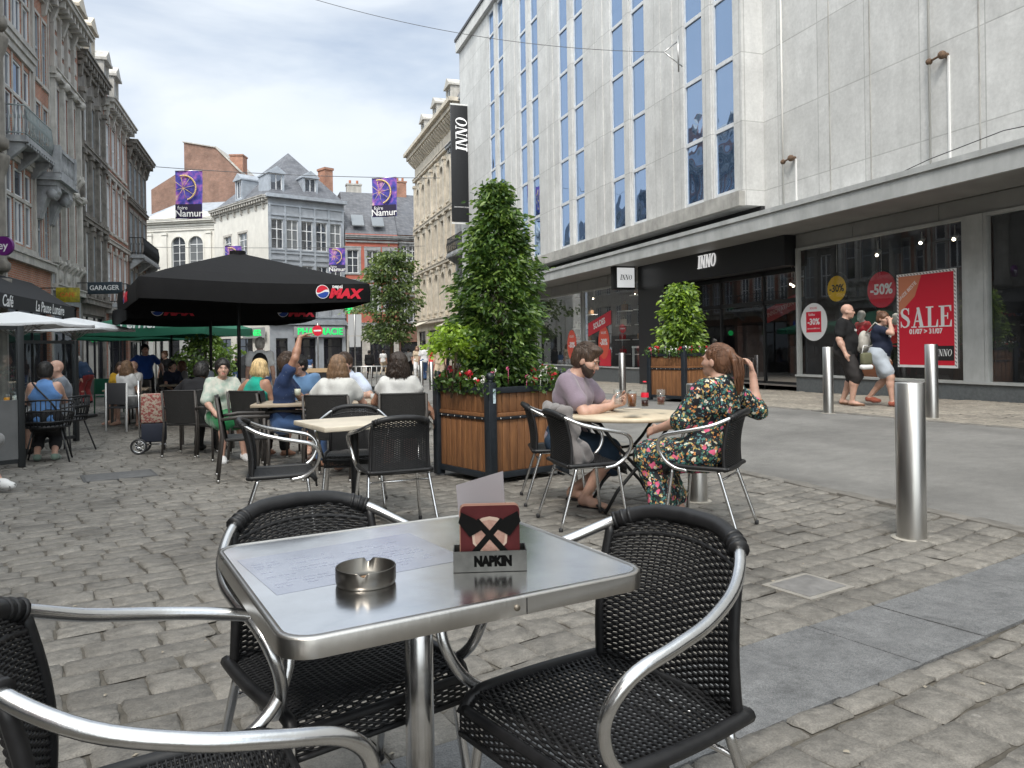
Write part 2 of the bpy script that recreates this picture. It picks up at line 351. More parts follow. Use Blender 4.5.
# ================================================================== GROUND
UA = rad(76); UX, UY = math.sin(UA), math.cos(UA)      # direction of the paving rows
def stone_mat(name, c1, c2, sand=(.30, .27, .22)):
    m, t, b = newmat(name)
    tcn = t.nodes.new('ShaderNodeTexCoord')
    at = t.nodes.new('ShaderNodeAttribute'); at.attribute_name = 'tone'
    n = t.nodes.new('ShaderNodeTexNoise'); n.inputs['Scale'].default_value = 9; n.inputs['Detail'].default_value = 8; n.inputs['Roughness'].default_value = .65
    n3 = t.nodes.new('ShaderNodeTexNoise'); n3.inputs['Scale'].default_value = .9; n3.inputs['Detail'].default_value = 5
    t.links.new(tcn.outputs['Object'], n.inputs['Vector']); t.links.new(tcn.outputs['Object'], n3.inputs['Vector'])
    a1 = t.nodes.new('ShaderNodeMath'); a1.operation = 'MULTIPLY_ADD'; a1.inputs[1].default_value = .9; t.links.new(n.outputs['Fac'], a1.inputs[0]); 
    a2 = t.nodes.new('ShaderNodeMath'); a2.operation = 'MULTIPLY_ADD'; a2.inputs[1].default_value = .5; a2.inputs[2].default_value = -.42; t.links.new(at.outputs['Fac'], a2.inputs[0]); t.links.new(a2.outputs[0], a1.inputs[2])
    a3 = t.nodes.new('ShaderNodeMath'); a3.operation = 'ADD'; t.links.new(a1.outputs[0], a3.inputs[0])
    a4 = t.nodes.new('ShaderNodeMath'); a4.operation = 'MULTIPLY_ADD'; a4.inputs[1].default_value = .9; a4.inputs[2].default_value = -.27; t.links.new(n3.outputs['Fac'], a4.inputs[0]); t.links.new(a4.outputs[0], a3.inputs[1])
    mx = t.nodes.new('ShaderNodeMix'); mx.data_type = 'RGBA'; mx.inputs[6].default_value = (*c1, 1); mx.inputs[7].default_value = (*c2, 1); t.links.new(a3.outputs[0], mx.inputs[0])
    # pale spots (gum, sand)
    v = t.nodes.new('ShaderNodeTexVoronoi'); v.inputs['Scale'].default_value = 5.5; t.links.new(tcn.outputs['Object'], v.inputs['Vector'])
    vr = t.nodes.new('ShaderNodeMapRange'); vr.inputs[1].default_value = .05; vr.inputs[2].default_value = .09; vr.inputs[3].default_value = .45; vr.inputs[4].default_value = 0; t.links.new(v.outputs['Distance'], vr.inputs[0])
    mx2 = t.nodes.new('ShaderNodeMix'); mx2.data_type = 'RGBA'; mx2.inputs[7].default_value = (.34, .32, .29, 1); t.links.new(mx.outputs[2], mx2.inputs[6]); t.links.new(vr.outputs[0], mx2.inputs[0])
    t.links.new(mx2.outputs[2], b.inputs['Base Color'])
    n2 = t.nodes.new('ShaderNodeTexNoise'); n2.inputs['Scale'].default_value = 26; n2.inputs['Detail'].default_value = 7; n2.inputs['Roughness'].default_value = .6; t.links.new(tcn.outputs['Object'], n2.inputs['Vector'])
    bu = t.nodes.new('ShaderNodeBump'); bu.inputs['Strength'].default_value = .8; bu.inputs['Distance'].default_value = .015; t.links.new(n2.outputs['Fac'], bu.inputs['Height']); t.links.new(bu.outputs[0], b.inputs['Normal'])
    mr = t.nodes.new('ShaderNodeMapRange'); mr.inputs[3].default_value = .48; mr.inputs[4].default_value = .8; t.links.new(n.outputs['Fac'], mr.inputs[0]); t.links.new(mr.outputs[0], b.inputs['Roughness'])
    return m
M_COB = grain(stone_mat('grey_sandstone_setts', (.105, .098, .087), (.235, .219, .194)), 150, .22, 19, .30, (1.3, .72))
M_COB2 = grain(stone_mat('pale_sandstone_setts', (.16, .145, .125), (.36, .325, .27)), 90, .2, 15, .25)
def setts(name, region, rowh, lens, mt, seed, inset=.0055, hgt=.011, sub=(0, .04, .35, .66, .96, 1)):
    rng = np.random.default_rng(seed)
    u0, u1, n0, n1 = region['box']; inside = region['inside']
    S = []
    n = n0
    while n < n1:
        h = rowh * rng.uniform(.82, 1.2)
        for bk_ in region.get('breaks', ()):
            if n < bk_-.001 and n+h > bk_-.07: h = bk_-n
        u = u0 + rng.uniform(0, .2)
        while u < u1:
            l = rng.uniform(*lens)
            x = (u + l/2)*UX - (n + h/2)*UY; y = (u + l/2)*UY + (n + h/2)*UX
            if inside(x, y, n + h/2): S.append((u, u + l, n, n + h))
            u += l
        n += h
    S = np.array(S); N = len(S); k = len(sub); s = np.array(sub)
    jit = lambda a: rng.uniform(-a, a, N)
    gap = inset*rng.uniform(.35, 1.5, N)
    c = [(S[:, 0]+gap+jit(.008), S[:, 2]+gap+jit(.009)), (S[:, 1]-gap+jit(.008), S[:, 2]+gap+jit(.009)), (S[:, 1]-gap+jit(.008), S[:, 3]-gap+jit(.009)), (S[:, 0]+gap+jit(.008), S[:, 3]-gap+jit(.009))]
    A, B = np.meshgrid(s, s, indexing='ij'); A = A[None]; B = B[None]
    e = lambda a: a[:, None, None]
    U = e(c[0][0])*(1-A)*(1-B)+e(c[1][0])*A*(1-B)+e(c[2][0])*A*B+e(c[3][0])*(1-A)*B
    V = e(c[0][1])*(1-A)*(1-B)+e(c[1][1])*A*(1-B)+e(c[2][1])*A*B+e(c[3][1])*(1-A)*B
    # wobbling edges, rounded corners
    U = U + rng.uniform(-.0045, .0045, U.shape); V = V + rng.uniform(-.0045, .0045, V.shape)
    ea = np.minimum(A, 1-A); eb = np.minimum(B, 1-B)
    corner = ((ea == 0) & (eb == 0)).astype(float) + 0*U
    cu = (U.mean(axis=(1, 2), keepdims=True)-U); cv = (V.mean(axis=(1, 2), keepdims=True)-V)
    U = U + corner*cu*.05; V = V + corner*cv*.05
    V = V + .010*np.sin(U*2.3+seed) + .006*np.sin(U*7.1)
    edge = ((ea == 0) | (eb == 0)).astype(float)
    Z = -hgt*edge + e(jit(.0035)) + e(jit(.006))*(A-.5) + e(jit(.006))*(B-.5) + rng.uniform(-.0022, .0022, U.shape)*(1-edge)
    X = U*UX - V*UY; Y = U*UY + V*UX
    Z = Z + gzv(X, Y)
    P = np.stack([X, Y, Z], -1).reshape(-1, 3)
    ii, jj = np.meshgrid(np.arange(k-1), np.arange(k-1), indexing='ij'); q = (ii*k+jj).ravel()
    quad = np.stack([q, q+k, q+k+1, q+1], -1)
    Fc = (quad[None]+(np.arange(N)*k*k)[:, None, None]).reshape(-1, 4)
    o = meshobj(name, P, Fc, mt)
    at = o.data.attributes.new('tone', 'FLOAT', 'POINT')
    tone = np.repeat(rng.normal(.5, .2, N), k*k).astype(np.float32); at.data.foreach_set('value', tone)
    tag(o, kind='structure'); return o
def road_edge(y): return 4.72 + .04*math.sin(y*.7)
inter = lambda x, y, n: (x < 4.62) and (x > -9.5) and (y > .1) and (y < 26) and not (1.638 < n < 2.163) and (x*.947+(-.322)*y < .75*(x*.322+y*.947)+.6) and (-(x*.947-.322*y) < .75*(x*.322+y*.947)+.6)
setts('terrace_paving', dict(box=(-12, 12, -3, 27), inside=inter, breaks=(1.638, 2.163)), .18, (.17, .30), M_COB, 3)
inside2 = lambda x, y, n: (8.42 < x < 12.36) and 4 < y < 34
setts('pavement', dict(box=(2, 24, -1, 33), inside=inside2), .17, (.16, .30), M_COB2, 7, sub=(0, .12, .5, .88, 1))
# base sheet to the horizon
def sheet(name, xs, ys, dz, m, kind='structure'):
    mb = MB(); mb.grid([[(x, y, gz(x, y)+dz) for x in xs] for y in ys][::-1]); o = mb.build(name, m); tag(o, kind=kind); return o
M_BED = mat('sandy_joint_bed', (.085, .076, .062), .95, var=.4, vs=14, bump=.5, bs=90)
xs = [-400, -150, -60, -30, -16] + [x*.6 for x in range(-20, 24)] + [16, 20, 40, 80, 200, 400]
ys = [-300, -100, -40, -21, -12, -6] + [y*1.0 for y in range(-3, 40)] + [50, 60, 74, 76, 110, 200, 500, 900]
sheet('ground', xs, ys, -.0125, M_BED)
# paving beyond the modelled setts, brick pattern
def far_paving(name, c1, c2, mort, bw, bh):
    m, t, b = newmat(name); b.inputs['Roughness'].default_value = .75
    tcn = t.nodes.new('ShaderNodeTexCoord'); mp_ = t.nodes.new('ShaderNodeMapping'); mp_.inputs['Rotation'].default_value = (0, 0, -rad(14))
    br = t.nodes.new('ShaderNodeTexBrick'); br.inputs['Scale'].default_value = 1; br.inputs['Brick Width'].default_value = bw; br.inputs['Row Height'].default_value = bh; br.inputs['Mortar Size'].default_value = .012
    br.inputs['Color1'].default_value = (*c1, 1); br.inputs['Color2'].default_value = (*c2, 1); br.inputs['Mortar'].default_value = (*mort, 1)
    t.links.new(tcn.outputs['Object'], mp_.inputs[0]); t.links.new(mp_.outputs[0], br.inputs['Vector']); t.links.new(br.outputs['Color'], b.inputs['Base Color'])
    bu = t.nodes.new('ShaderNodeBump'); bu.invert = True; bu.inputs['Distance'].default_value = .02; bu.inputs['Strength'].default_value = .5; t.links.new(br.outputs['Fac'], bu.inputs['Height']); t.links.new(bu.outputs[0], b.inputs['Normal'])
    return m
M_FAR = far_paving('far_setts', (.13, .12, .108), (.19, .178, .16), (.06, .055, .05), .25, .18)
sheet('far_paving', [-9.5, -6, -3, 0, 3, 4.62], [25.9, 30, 40, 50, 62, 75], -.002, M_FAR)
sheet('far_pavement', [8.42, 10, 12.4], [33.8, 45, 60, 75], -.001, far_paving('far_pale_setts', (.26, .23, .19), (.32, .29, .24), (.12, .11, .1), .25, .18))
# road
M_ROAD = mat('worn_asphalt', (.135, .131, .124), .8, col2=(.205, .199, .188), vs=1.6, bump=.6, bs=220, detail=9, stretch=(1, .35, 1))
grain(M_ROAD, 260, .30, 7, .12, (.7, .86))
mb = MB(); ysr = [-20+i*.8 for i in range(0, 120)]
mb.grid([[(x, y, gz(x, y)+.0) for x in [road_edge(y), 5.4, 6.2, 7.0, 7.8, 8.36+.02*math.sin(y)]] for y in ysr][::-1]); tag(mb.build('road', M_ROAD), kind='structure')
# the line of kerb stones along each edge of the road
M_KERB = mat('kerb_stone', (.15, .14, .125), .75, var=.3, vs=5, bump=.4, bs=50)
mb = MB(); rng_ = random.Random(4); y = -2
while y < 60:
    l = rng_.uniform(.3, .5)
    for x0, x1 in ((4.60, 4.73), (8.31, 8.44)):
        j = rng_.uniform(-.01, .01); x0 += .03*math.sin(y*.7); x1 += .03*math.sin(y*.7)
        z = gz((x0+x1)/2, y) + rng_.uniform(.000, .006)
        mb.cbox(x0+j, x1+j, y+.006, y+l-.006, z-.08, z, .006)
    y += l
tag(mb.build('kerb_line', M_KERB), kind='structure')
# bluestone band across the terrace
M_BLUE = mat('bluestone', (.112, .114, .117), .8, col2=(.160, .162, .164), vs=7, bump=.5, bs=120, detail=9)
grain(M_BLUE, 210, .40, 30, .22, (5, .8))
mb = MB(); rng_ = random.Random(9)
u = -8.0
while u < 4.95:
    l = rng_.uniform(.38, .62); l = min(l, 4.95-u)
    for n0, n1 in ((1.645+rng_.uniform(-.008, .008), 2.155+rng_.uniform(-.008, .008)),):
        o_ = rng_.uniform(-.002, .003); uu = [u+.003, u+l-.003]
        pts = [(a*UX-b*UY, a*UY+b*UX) for a, b in ((uu[0], n0+.002), (uu[1], n0+.002), (uu[1], n1-.002), (uu[0], n1-.002))]
        zs = [gz(*p)+o_ for p in pts]
        mb.add([(*p, z-.05) for p, z in zip(pts, zs)] + [(*p, z) for p, z in zip(pts, zs)], [(4, 5, 6, 7), (0, 1, 5, 4), (1, 2, 6, 5), (2, 3, 7, 6), (3, 0, 4, 7)])
    u += l
tag(mb.build('bluestone_band', M_BLUE), kind='structure')
# two inspection covers let into the paving
for (c, sz, rz, lab) in (((119, 476), (.66, .50), 0, 'dark rectangular inspection cover let into the terrace left of the black parasol'), ((808, 587), (.30, .24), 0, 'small square slab cover set in mortar between the bollard and the grey band')):
    p = G(*c); t = thing('inspection_cover', lab, 'manhole cover', (p.x, p.y, p.z), PI/2-UA)
    mb = MB(); mb.cbox(-sz[0]/2, sz[0]/2, -sz[1]/2, sz[1]/2, -.03, .012, .004); mb.build('plate', mat('cover_stone', (.10, .10, .10) if sz[0] > .5 else (.16, .155, .15), .7, var=.25, vs=12, bump=.3), t)
    mb = MB(); a, b2, k = sz[0]/2, sz[1]/2, .028
    for q in ((-a-k, a+k, -b2-k, -b2), (-a-k, a+k, b2, b2+k), (-a-k, -a, -b2, b2), (a, a+k, -b2, b2)): mb.box(*q, -.03, .008)
    mb.build('rim', mat('cover_rim', (.07, .07, .07) if sz[0] > .5 else (.24, .225, .2), .8, var=.2, vs=20), t)

# ================================================================== DEPARTMENT STORE
def wall_open(mb, x0, x1, z0, z1, ops, y=0.0, t=.25, mi=0, mi_rev=None):
    """wall in the local x-z plane with real openings and reveals"""
    if mi_rev is None: mi_rev = mi
    X = sorted(set([x0, x1] + [round(v, 4) for o in ops for v in o[:2]])); Z = sorted(set([z0, z1] + [round(v, 4) for o in ops for v in o[2:4]]))
    X = [v for v in X if x0 <= v <= x1]; Z = [v for v in Z if z0 <= v <= z1]
    for i in range(len(X)-1):
        run = None
        for j in range(len(Z)-1):
            cx, cz = (X[i]+X[i+1])/2, (Z[j]+Z[j+1])/2
            op = any(o[0] < cx < o[1] and o[2] < cz < o[3] for o in ops)
            if not op and run is None: run = Z[j]
            if op and run is not None: mb.quad((X[i], y, run), (X[i+1], y, run), (X[i+1], y, Z[j]), (X[i], y, Z[j]), mi); run = None
        if run is not None: mb.quad((X[i], y, run), (X[i+1], y, run), (X[i+1], y, Z[-1]), (X[i], y, Z[-1]), mi)
    for o in ops:
        a, b, c, d = o[:4]; q = y+t
        mb.quad((a, y, c), (a, y, d), (a, q, d), (a, q, c), mi_rev); mb.quad((b, y, c), (b, q, c), (b, q, d), (b, y, d), mi_rev)
        mb.quad((a, y, c), (a, q, c), (b, q, c), (b, y, c), mi_rev); mb.quad((a, y, d), (b, y, d), (b, q, d), (a, q, d), mi_rev)
M_LITW = emis('lit_white_letter', (.85, .85, .85), .35)
M_SLAB = mat_brick('pale_stone_cladding', (.51, .51, .50), (.58, .58, .57), (.38, .38, .37), bw=1.32, bh=1.62, ms=.012, rough=.75, bump=.35, var=.10, off=0, nvar=.9)
def streaky(m, amt=.35, sc=(5, 5, .35)):
    """vertical rain streaks and stains multiplied over the stone's own colour"""
    t = m.node_tree; b = t.nodes['Principled BSDF']; src = b.inputs['Base Color'].links[0].from_socket
    tcn = t.nodes.new('ShaderNodeTexCoord'); mp_ = t.nodes.new('ShaderNodeMapping'); mp_.inputs['Scale'].default_value = sc
    n = t.nodes.new('ShaderNodeTexNoise'); n.inputs['Scale'].default_value = 1; n.inputs['Detail'].default_value = 8; n.inputs['Roughness'].default_value = .7
    mr = t.nodes.new('ShaderNodeMapRange'); mr.inputs[1].default_value = .35; mr.inputs[2].default_value = .7; mr.inputs[3].default_value = 1.08; mr.inputs[4].default_value = 1-amt
    mm_ = t.nodes.new('ShaderNodeMix'); mm_.data_type = 'RGBA'; mm_.blend_type = 'MULTIPLY'; mm_.inputs[0].default_value = 1
    t.links.new(tcn.outputs['Object'], mp_.inputs[0]); t.links.new(mp_.outputs[0], n.inputs['Vector']); t.links.new(n.outputs['Fac'], mr.inputs[0])
    t.links.new(src, mm_.inputs[6]); t.links.new(mr.outputs[0], mm_.inputs[7]); t.links.new(mm_.outputs[2], b.inputs['Base Color']); return m
streaky(M_SLAB, .07, (3, 3, .6)); grain(M_SLAB, 14, .06, 2.2, .08)
M_STONE_B = streaky(mat('band_stone', (.42, .41, .385), .8, var=.2, vs=3, bump=.3, bs=40), .35, (2, 2, .8))
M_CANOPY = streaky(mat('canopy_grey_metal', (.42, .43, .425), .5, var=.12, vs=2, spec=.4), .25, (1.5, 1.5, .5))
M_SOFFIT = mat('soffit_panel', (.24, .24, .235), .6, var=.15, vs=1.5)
M_BLUEGL = mat_pane('blue_window_glass', (.035, .075, .15), (.50, .64, .86), .5, .45, .02, .35)
M_FRAMEW = mat('pale_window_frame', (.62, .64, .66), .45, var=.1, vs=6)
store = thing('department_store', 'long pale stone department store with tall blue window strips above a deep canopy', 'department store', (12.4, 15.3, 0))
XF, XB, XS = 11.0, 11.6, 12.4
Y0, Y1 = 15.3, 40.5; ZV = 4.5; ZT = 17.3; ZP = 18.0
# store front is modelled in world axes; faces look towards -X
def xwall(mb, X, ya, yb, z0, z1, ops, t, mi=0, mr=None):
    """wall facing -X with openings, through wall_open with x -> -Y"""
    sub = MB(); wall_open(sub, -yb, -ya, z0, z1, [(-o[1], -o[0], o[2], o[3]) for o in ops], 0, t, mi, mr)
    mb.add([(X+v[1], -v[0], v[2]) for v in sub.v], sub.f); mb.m[-len(sub.m):] = sub.m
cols = []
y = 15.6
for k in range(5):
    yy = 15.62+k*4.33; cols += [(yy, yy+.88), (yy+1.33, yy+2.24)]
mb = MB()
ops = [(a, b, ZV+.35, ZT-.05) for a, b in cols]
xwall(mb, XF, Y0, Y1, ZV, ZP, ops, .22)
mb.quad((XF, Y0, ZV), (XF, Y0, ZP), (24, Y0, ZP), (24, Y0, ZV))                      # return face
mb.quad((XF, Y0, ZV), (24, Y0, ZV), (24, Y1, ZV), (XF, Y1, ZV))
mb.quad((XF, Y1, ZV), (24, Y1, ZV), (24, Y1, ZP), (XF, Y1, ZP)); mb.quad((XF, Y0, ZP), (XF, Y1, ZP), (24, Y1, ZP), (24, Y0, ZP))
mb.quad((24, Y0, 0), (24, Y1, 0), (24, Y1, ZP), (24, Y0, ZP)); mb.quad((12.4, Y1, -1), (24, Y1, -1), (24, Y1, ZV), (12.4, Y1, ZV))
mb.build('upper_wall', M_SLAB, store, world=True)
mb = MB()
xwall(mb, XB, -16, Y0-.003, 4.15, 19.5, [], .1)
mb.quad((XB, -16, 19.5), (XB, Y0, 19.5), (24, Y0, 19.5), (24, -16, 19.5)); mb.quad((24, -16, 0), (24, Y0, 0), (24, Y0, 19.5), (24, -16, 19.5)); mb.quad((XB, -16, 0), (24, -16, 0), (24, -16, 19.5), (XB, -16, 19.5))
mb.quad((XB, Y0-.003, 17.9), (24, Y0-.003, 17.9), (24, Y0-.003, 19.5), (XB, Y0-.003, 19.5))
mb.build('blank_wall', M_SLAB, store, world=True)
# stone ribs beside and between the window strips, base band, parapet
mb = MB()
for k in range(5):
    yy = 15.62+k*4.33
    mb.box(XF-.04, XF+.02, yy+.92, yy+1.26, ZV+.36, ZT)
    if k < 4: mb.box(XF-.03, XF+.02, yy+2.75, yy+3.1, ZV+.36, ZT); mb.box(XF-.012, XF+.02, yy+3.4, yy+3.75, ZV+.36, ZT)
mb.build('rib', M_SLAB, store, world=True)
mb = MB(); mb.box(XF-.13, XF+.03, Y0-.02, Y1, ZV-.02, ZV+.33); mb.build('base_band', M_STONE_B, store, world=True)
mb = MB(); mb.box(XF-.2, XF+.2, Y0-.03, Y1+.02, ZT+.02, ZP-.1, 0); mb.box(XF-.26, XF+.3, Y0-.05, Y1+.05, ZP-.098, ZP+.05, 1)
mb.build('parapet', [M_SLAB, mat('dark_flashing', (.05, .05, .055), .5)], store, world=True)
for a, b in cols:
    mb = MB(); mb.M = None; X = XF+.07; z0, z1 = ZV+.35, ZT-.05
    mb.box(X-.03, X+.06, a+.002, a+.07, z0+.002, z1-.002); mb.box(X-.03, X+.06, b-.07, b-.002, z0+.002, z1-.002)
    z = z0+.002; hs = []
    while z < z1-.3:
        mb.box(X-.04, X+.05, a+.07, b-.07, z, z+.10); hs.append(z+.1); z += 1.6
    mb.box(X-.06, X+.05, a+.07, b-.07, z1-.12, z1-.002)
    wn = mb.build('window', M_FRAMEW, store, world=True)
    mb = MB(); mb.quad((X, b-.07, z0), (X, a+.07, z0), (X, a+.07, z1), (X, b-.07, z1)); mb.build('pane', M_BLUEGL, wn); 
    wn.children[0].data.transform(Matrix.Translation((-store.location.x, -store.location.y, 0)))
# joints of the blank wall, gutter on the canopy
mb = MB()
for yj in (11.98, 9.6, 13.1, 7.9, 6.0): mb.box(XB-.012, XB+.01, yj, yj+.025, 4.2, 19.4)
mb.build('cover_strip', M_STONE_B, store, world=True)
mb = MB(); mb.box(10.9, 12.38, -16, Y1, 3.86, 4.14, 0)
mb.box(10.84, 10.92, -16, Y1, 3.78, 4.17, 0); mb.box(10.80, 10.9, -16, Y1, 4.10, 4.20, 0)
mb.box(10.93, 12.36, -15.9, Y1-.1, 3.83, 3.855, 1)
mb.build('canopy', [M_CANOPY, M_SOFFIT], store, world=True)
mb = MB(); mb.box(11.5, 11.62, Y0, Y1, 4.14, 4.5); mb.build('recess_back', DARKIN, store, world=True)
# ground floor front
GR = .17
mb = MB()
mb.box(XS+.02, XS+.2, -16, 15.24, 3.50, 3.83); mb.box(XS+.02, XS+.2, 22.6, Y1, 3.42, 3.83)
for yj in (13.4, 11.2, 8.9, 6.6, 4.4, 25.5, 28.2, 31): mb.box(XS+.005, XS+.03, yj, yj+.02, 3.52, 3.83)
mb.build('fascia_panel', mat('fascia_grey', (.25, .25, .245), .55, var=.15, vs=1.2), store, world=True)
M_PLINTH = mat('dark_plinth_granite', (.11, .12, .125), .55, var=.2, vs=20)
mb = MB()
for a, b in ((-16, 15.24), (22.6, Y1)):
    mb.box(XS-.02, XS+.25, a, b, -.8, .44, 0); mb.box(XS-.06, XS+.27, a, b, .442, .485, 1)
mb.build('plinth', [M_PLINTH, M_CANOPY], store, world=True)
def shop_window(ya, yb, z1=3.5):
    mb = MB(); f = .06
    mb.box(XS-.02, XS+.1, ya, ya+f, .487, z1); mb.box(XS-.02, XS+.1, yb-f, yb, .487, z1); mb.box(XS-.015, XS+.1, ya+f, yb-f, z1-f, z1-.002)
    wnd = mb.build('shop_window', M_CANOPY, store, world=True)
    mb = MB(); mb.quad((XS+.03, yb-f, .485), (XS+.03, ya+f, .485), (XS+.03, ya+f, z1-f), (XS+.03, yb-f, z1-f))
    p = mb.build('pane', M_SHOPGL, wnd); p.data.transform(Matrix.Translation((-store.location.x, -store.location.y, 0)))
M_SHOPGL = mat_glass('shop_glass', (.93, .96, .96), .08, .42)
for a, b, z1 in ((10.62, 15.22, 3.5), (5.6, 10.24, 3.5), (.9, 5.3, 3.5), (-4, .6, 3.5), (22.66, 27.7, 3.42), (27.85, 32.6, 3.42), (32.75, 37.2, 3.42), (37.35, 41.7, 3.42)): shop_window(a, b, z1)
for a_, b_ in ((10.245, 10.615), (5.3, 5.6)): mb = MB(); mb.box(XS-.03, XS+.12, a_, b_, .487, 3.5); mb.build('pillar', M_CANOPY, store, world=True)
# entrance: black fascia, dark bay, glazed doors
mb = MB(); mb.box(12.1, 12.5, 15.26, 22.58, 3.10, 3.828, 0); mb.box(12.1, 13.4, 20.9, 22.58, -.3, 3.098, 0); mb.build('entrance_surround', mat('black_fascia', (.012, .013, .016), .4), store, world=True)
mb = MB(); X = 12.75
for y_ in (15.3, 16.9, 18.85, 20.82): mb.box(X, X+.08, y_, y_+.07, -.1, 3.1)
mb.box(X, X+.1, 15.3, 20.9, 2.25, 2.36); mb.box(X, X+.1, 15.3, 20.9, 3.0, 3.098); mb.box(X, X+.1, 15.3, 20.9, .18, .26)
dr = mb.build('entrance_door', BLACKM, store, world=True)
mb = MB(); mb.quad((X+.03, 20.85, .2), (X+.03, 15.3, .2), (X+.03, 15.3, 3.05), (X+.03, 20.85, 3.05)); p = mb.build('pane', M_SHOPGL, dr); p.data.transform(Matrix.Translation((-12.4, -15.3, 0)))
# interior shell
M_INFLOOR = mat('shop_floor', (.22, .2, .18), .35)
M_INWALL = mat('shop_back_wall', (.045, .045, .05), .7, var=.4, vs=.8)
M_INWARM = mat('shop_wood_panel', (.16, .10, .06), .6, var=.3, vs=1)
mb = MB()
mb.box(12.65, 18, -16, Y1-.2, .16, .20, 0); mb.box(12.62, 18, -16, Y1-.2, 3.56, 3.6, 1)
mb.box(14.8, 14.9, -16, 15.2, .2, 3.5, 1); mb.box(18, 18.1, 15.2, 22.6, .2, 3.5, 2); mb.box(14.4, 14.5, 22.6, Y1-.2, .2, 3.5, 1)
for y_ in (15.22, 22.6, 10.3, 5.4): mb.box(12.7, 18, y_, y_+.06, .2, 3.55, 1)
mb.build('shop_interior', [M_INFLOOR, M_INWALL, M_INWARM], store, world=True)
# interior furniture seen dimly
for y_, x_, wd, h in ((17, 15.2, 1.6, 1.1), (19.4, 16, 1.2, .95), (18.2, 17.4, 2.2, 2.0), (20.2, 14.4, .5, 1.6)): mb = MB(); mb.cbox(x_, x_+.6, y_-wd/2, y_+wd/2, .2, .2+h, .02); mb.build('display_counter', mm('counter_grey', (.12, .10, .1), .4, var=.3), store, world=True)
M_SPOT = emis('spot_lamp', (1, .85, .6), 9)
sp = [(13.6, 13.9, 3.2), (13.4, 11.7, 3.25), (13.5, 12.6, 3.3), (13.8, 17.0, 2.75), (14.6, 18.1, 2.9), (15.5, 16.2, 2.8), (13.6, 25.5, 3.15), (13.6, 24.2, 3.15), (13.5, 29, 3.2), (13.5, 8.2, 3.2)]
for s_ in sp:
    mb = MB(); mb.tube([(s_[0], s_[1], 3.55), (s_[0], s_[1], s_[2]+.1)], .012, 6); mb.tube([(s_[0]+.05, s_[1], s_[2]+.12), (s_[0]-.05, s_[1]-.02, s_[2]+.02)], .045, 10)
    so_ = mb.build('ceiling_spot', WHITE, store, world=True)
    mb = MB(); mb.sph((s_[0]-.06, s_[1]-.02, s_[2]+.01), .032, 8); b_ = mb.build('bulb', M_SPOT, so_); b_.data.transform(Matrix.Translation((-12.4, -15.3, 0)))
    ld = bpy.data.lights.new('ceiling_spot_light', 'SPOT'); ld.energy = 55; ld.spot_size = rad(120); ld.spot_blend = .8; ld.shadow_soft_size = .05; ld.color = (1, .9, .78)
    lo_ = bpy.data.objects.new('ceiling_spot_light', ld); COL.objects.link(lo_); lo_.location = (s_[0]-.1, s_[1]-.03, s_[2]-.04); lo_.rotation_euler = (0, rad(-12), 0)
# letters on the fascia
fx = lambda x, y, z: frame((x-12.4, y-15.3, z), (0, -1, 0), (0, 0, 1))
serif_text('INNO', .36, fx(12.098, 18.55, 3.57), M_LITW, store, 'store_lettering', .03, .16, .78)
text('GALERIA', .09, fx(12.098, 18.55, 3.30), WHITEP, store, 'small_lettering', .004) if False else None
# projecting light box sign and the tall banner sign
t = thing('projecting_sign', 'square white light box sign reading INNO under the canopy', 'sign', (11.62, 22.5, 3.1))
mb = MB(); mb.cbox(-.4, .36, .02, .30, -.02, .74, .01); mb.build('housing', BLACKM, t)
mb = MB(); mb.box(-.31, .31, 0, .018, .04, .68); mb.build('light_panel', emis('sign_white', (.85, .87, .88), .35), t)
serif_text('INNO', .17, frame((0, -.002, .37), (1, 0, 0), (0, 0, 1)), BLACKP, t, 'sign_lettering', .003, .16, .8)
BX, BY = 10.60, 39.0
t = thing('banner_sign', 'tall black vertical sign reading INNO on the far corner of the department store', 'sign', (BX, BY, 7.9))
mb = MB(); mb.cbox(-.50, .50, 0, .18, 0, 6.1, .02); mb.build('sign_panel', mat('ribbed_black_panel', (.014, .015, .018), .5, bump=.2, bs=12), t)
mb = MB()
for k in range(14): mb.box(-.47+k*.069, -.455+k*.069, -.012, .0, .05, 6.05)
mb.build('panel_rib', BLACKM, t)
mb = MB(); mb.box(-.52, 1.0, .05, .12, 6.12, 6.2); mb.box(-.52, 1.0, .05, .12, -.12, -.04); mb.box(.5, .75, .05, .10, 3, 3.04); mb.build('bracket', WHITE, t)
serif_text('INNO', .62, frame((.04, -.016, 4.55), (0, 0, 1), (-1, 0, 0)), M_LITW, t, 'sign_lettering', .01, .16, .9)
text('DEPARTMENT STORE', .085, frame((0, -.016, .75), (1, 0, 0), (0, 0, 1)), WHITEP, t, 'small_lettering', .002)
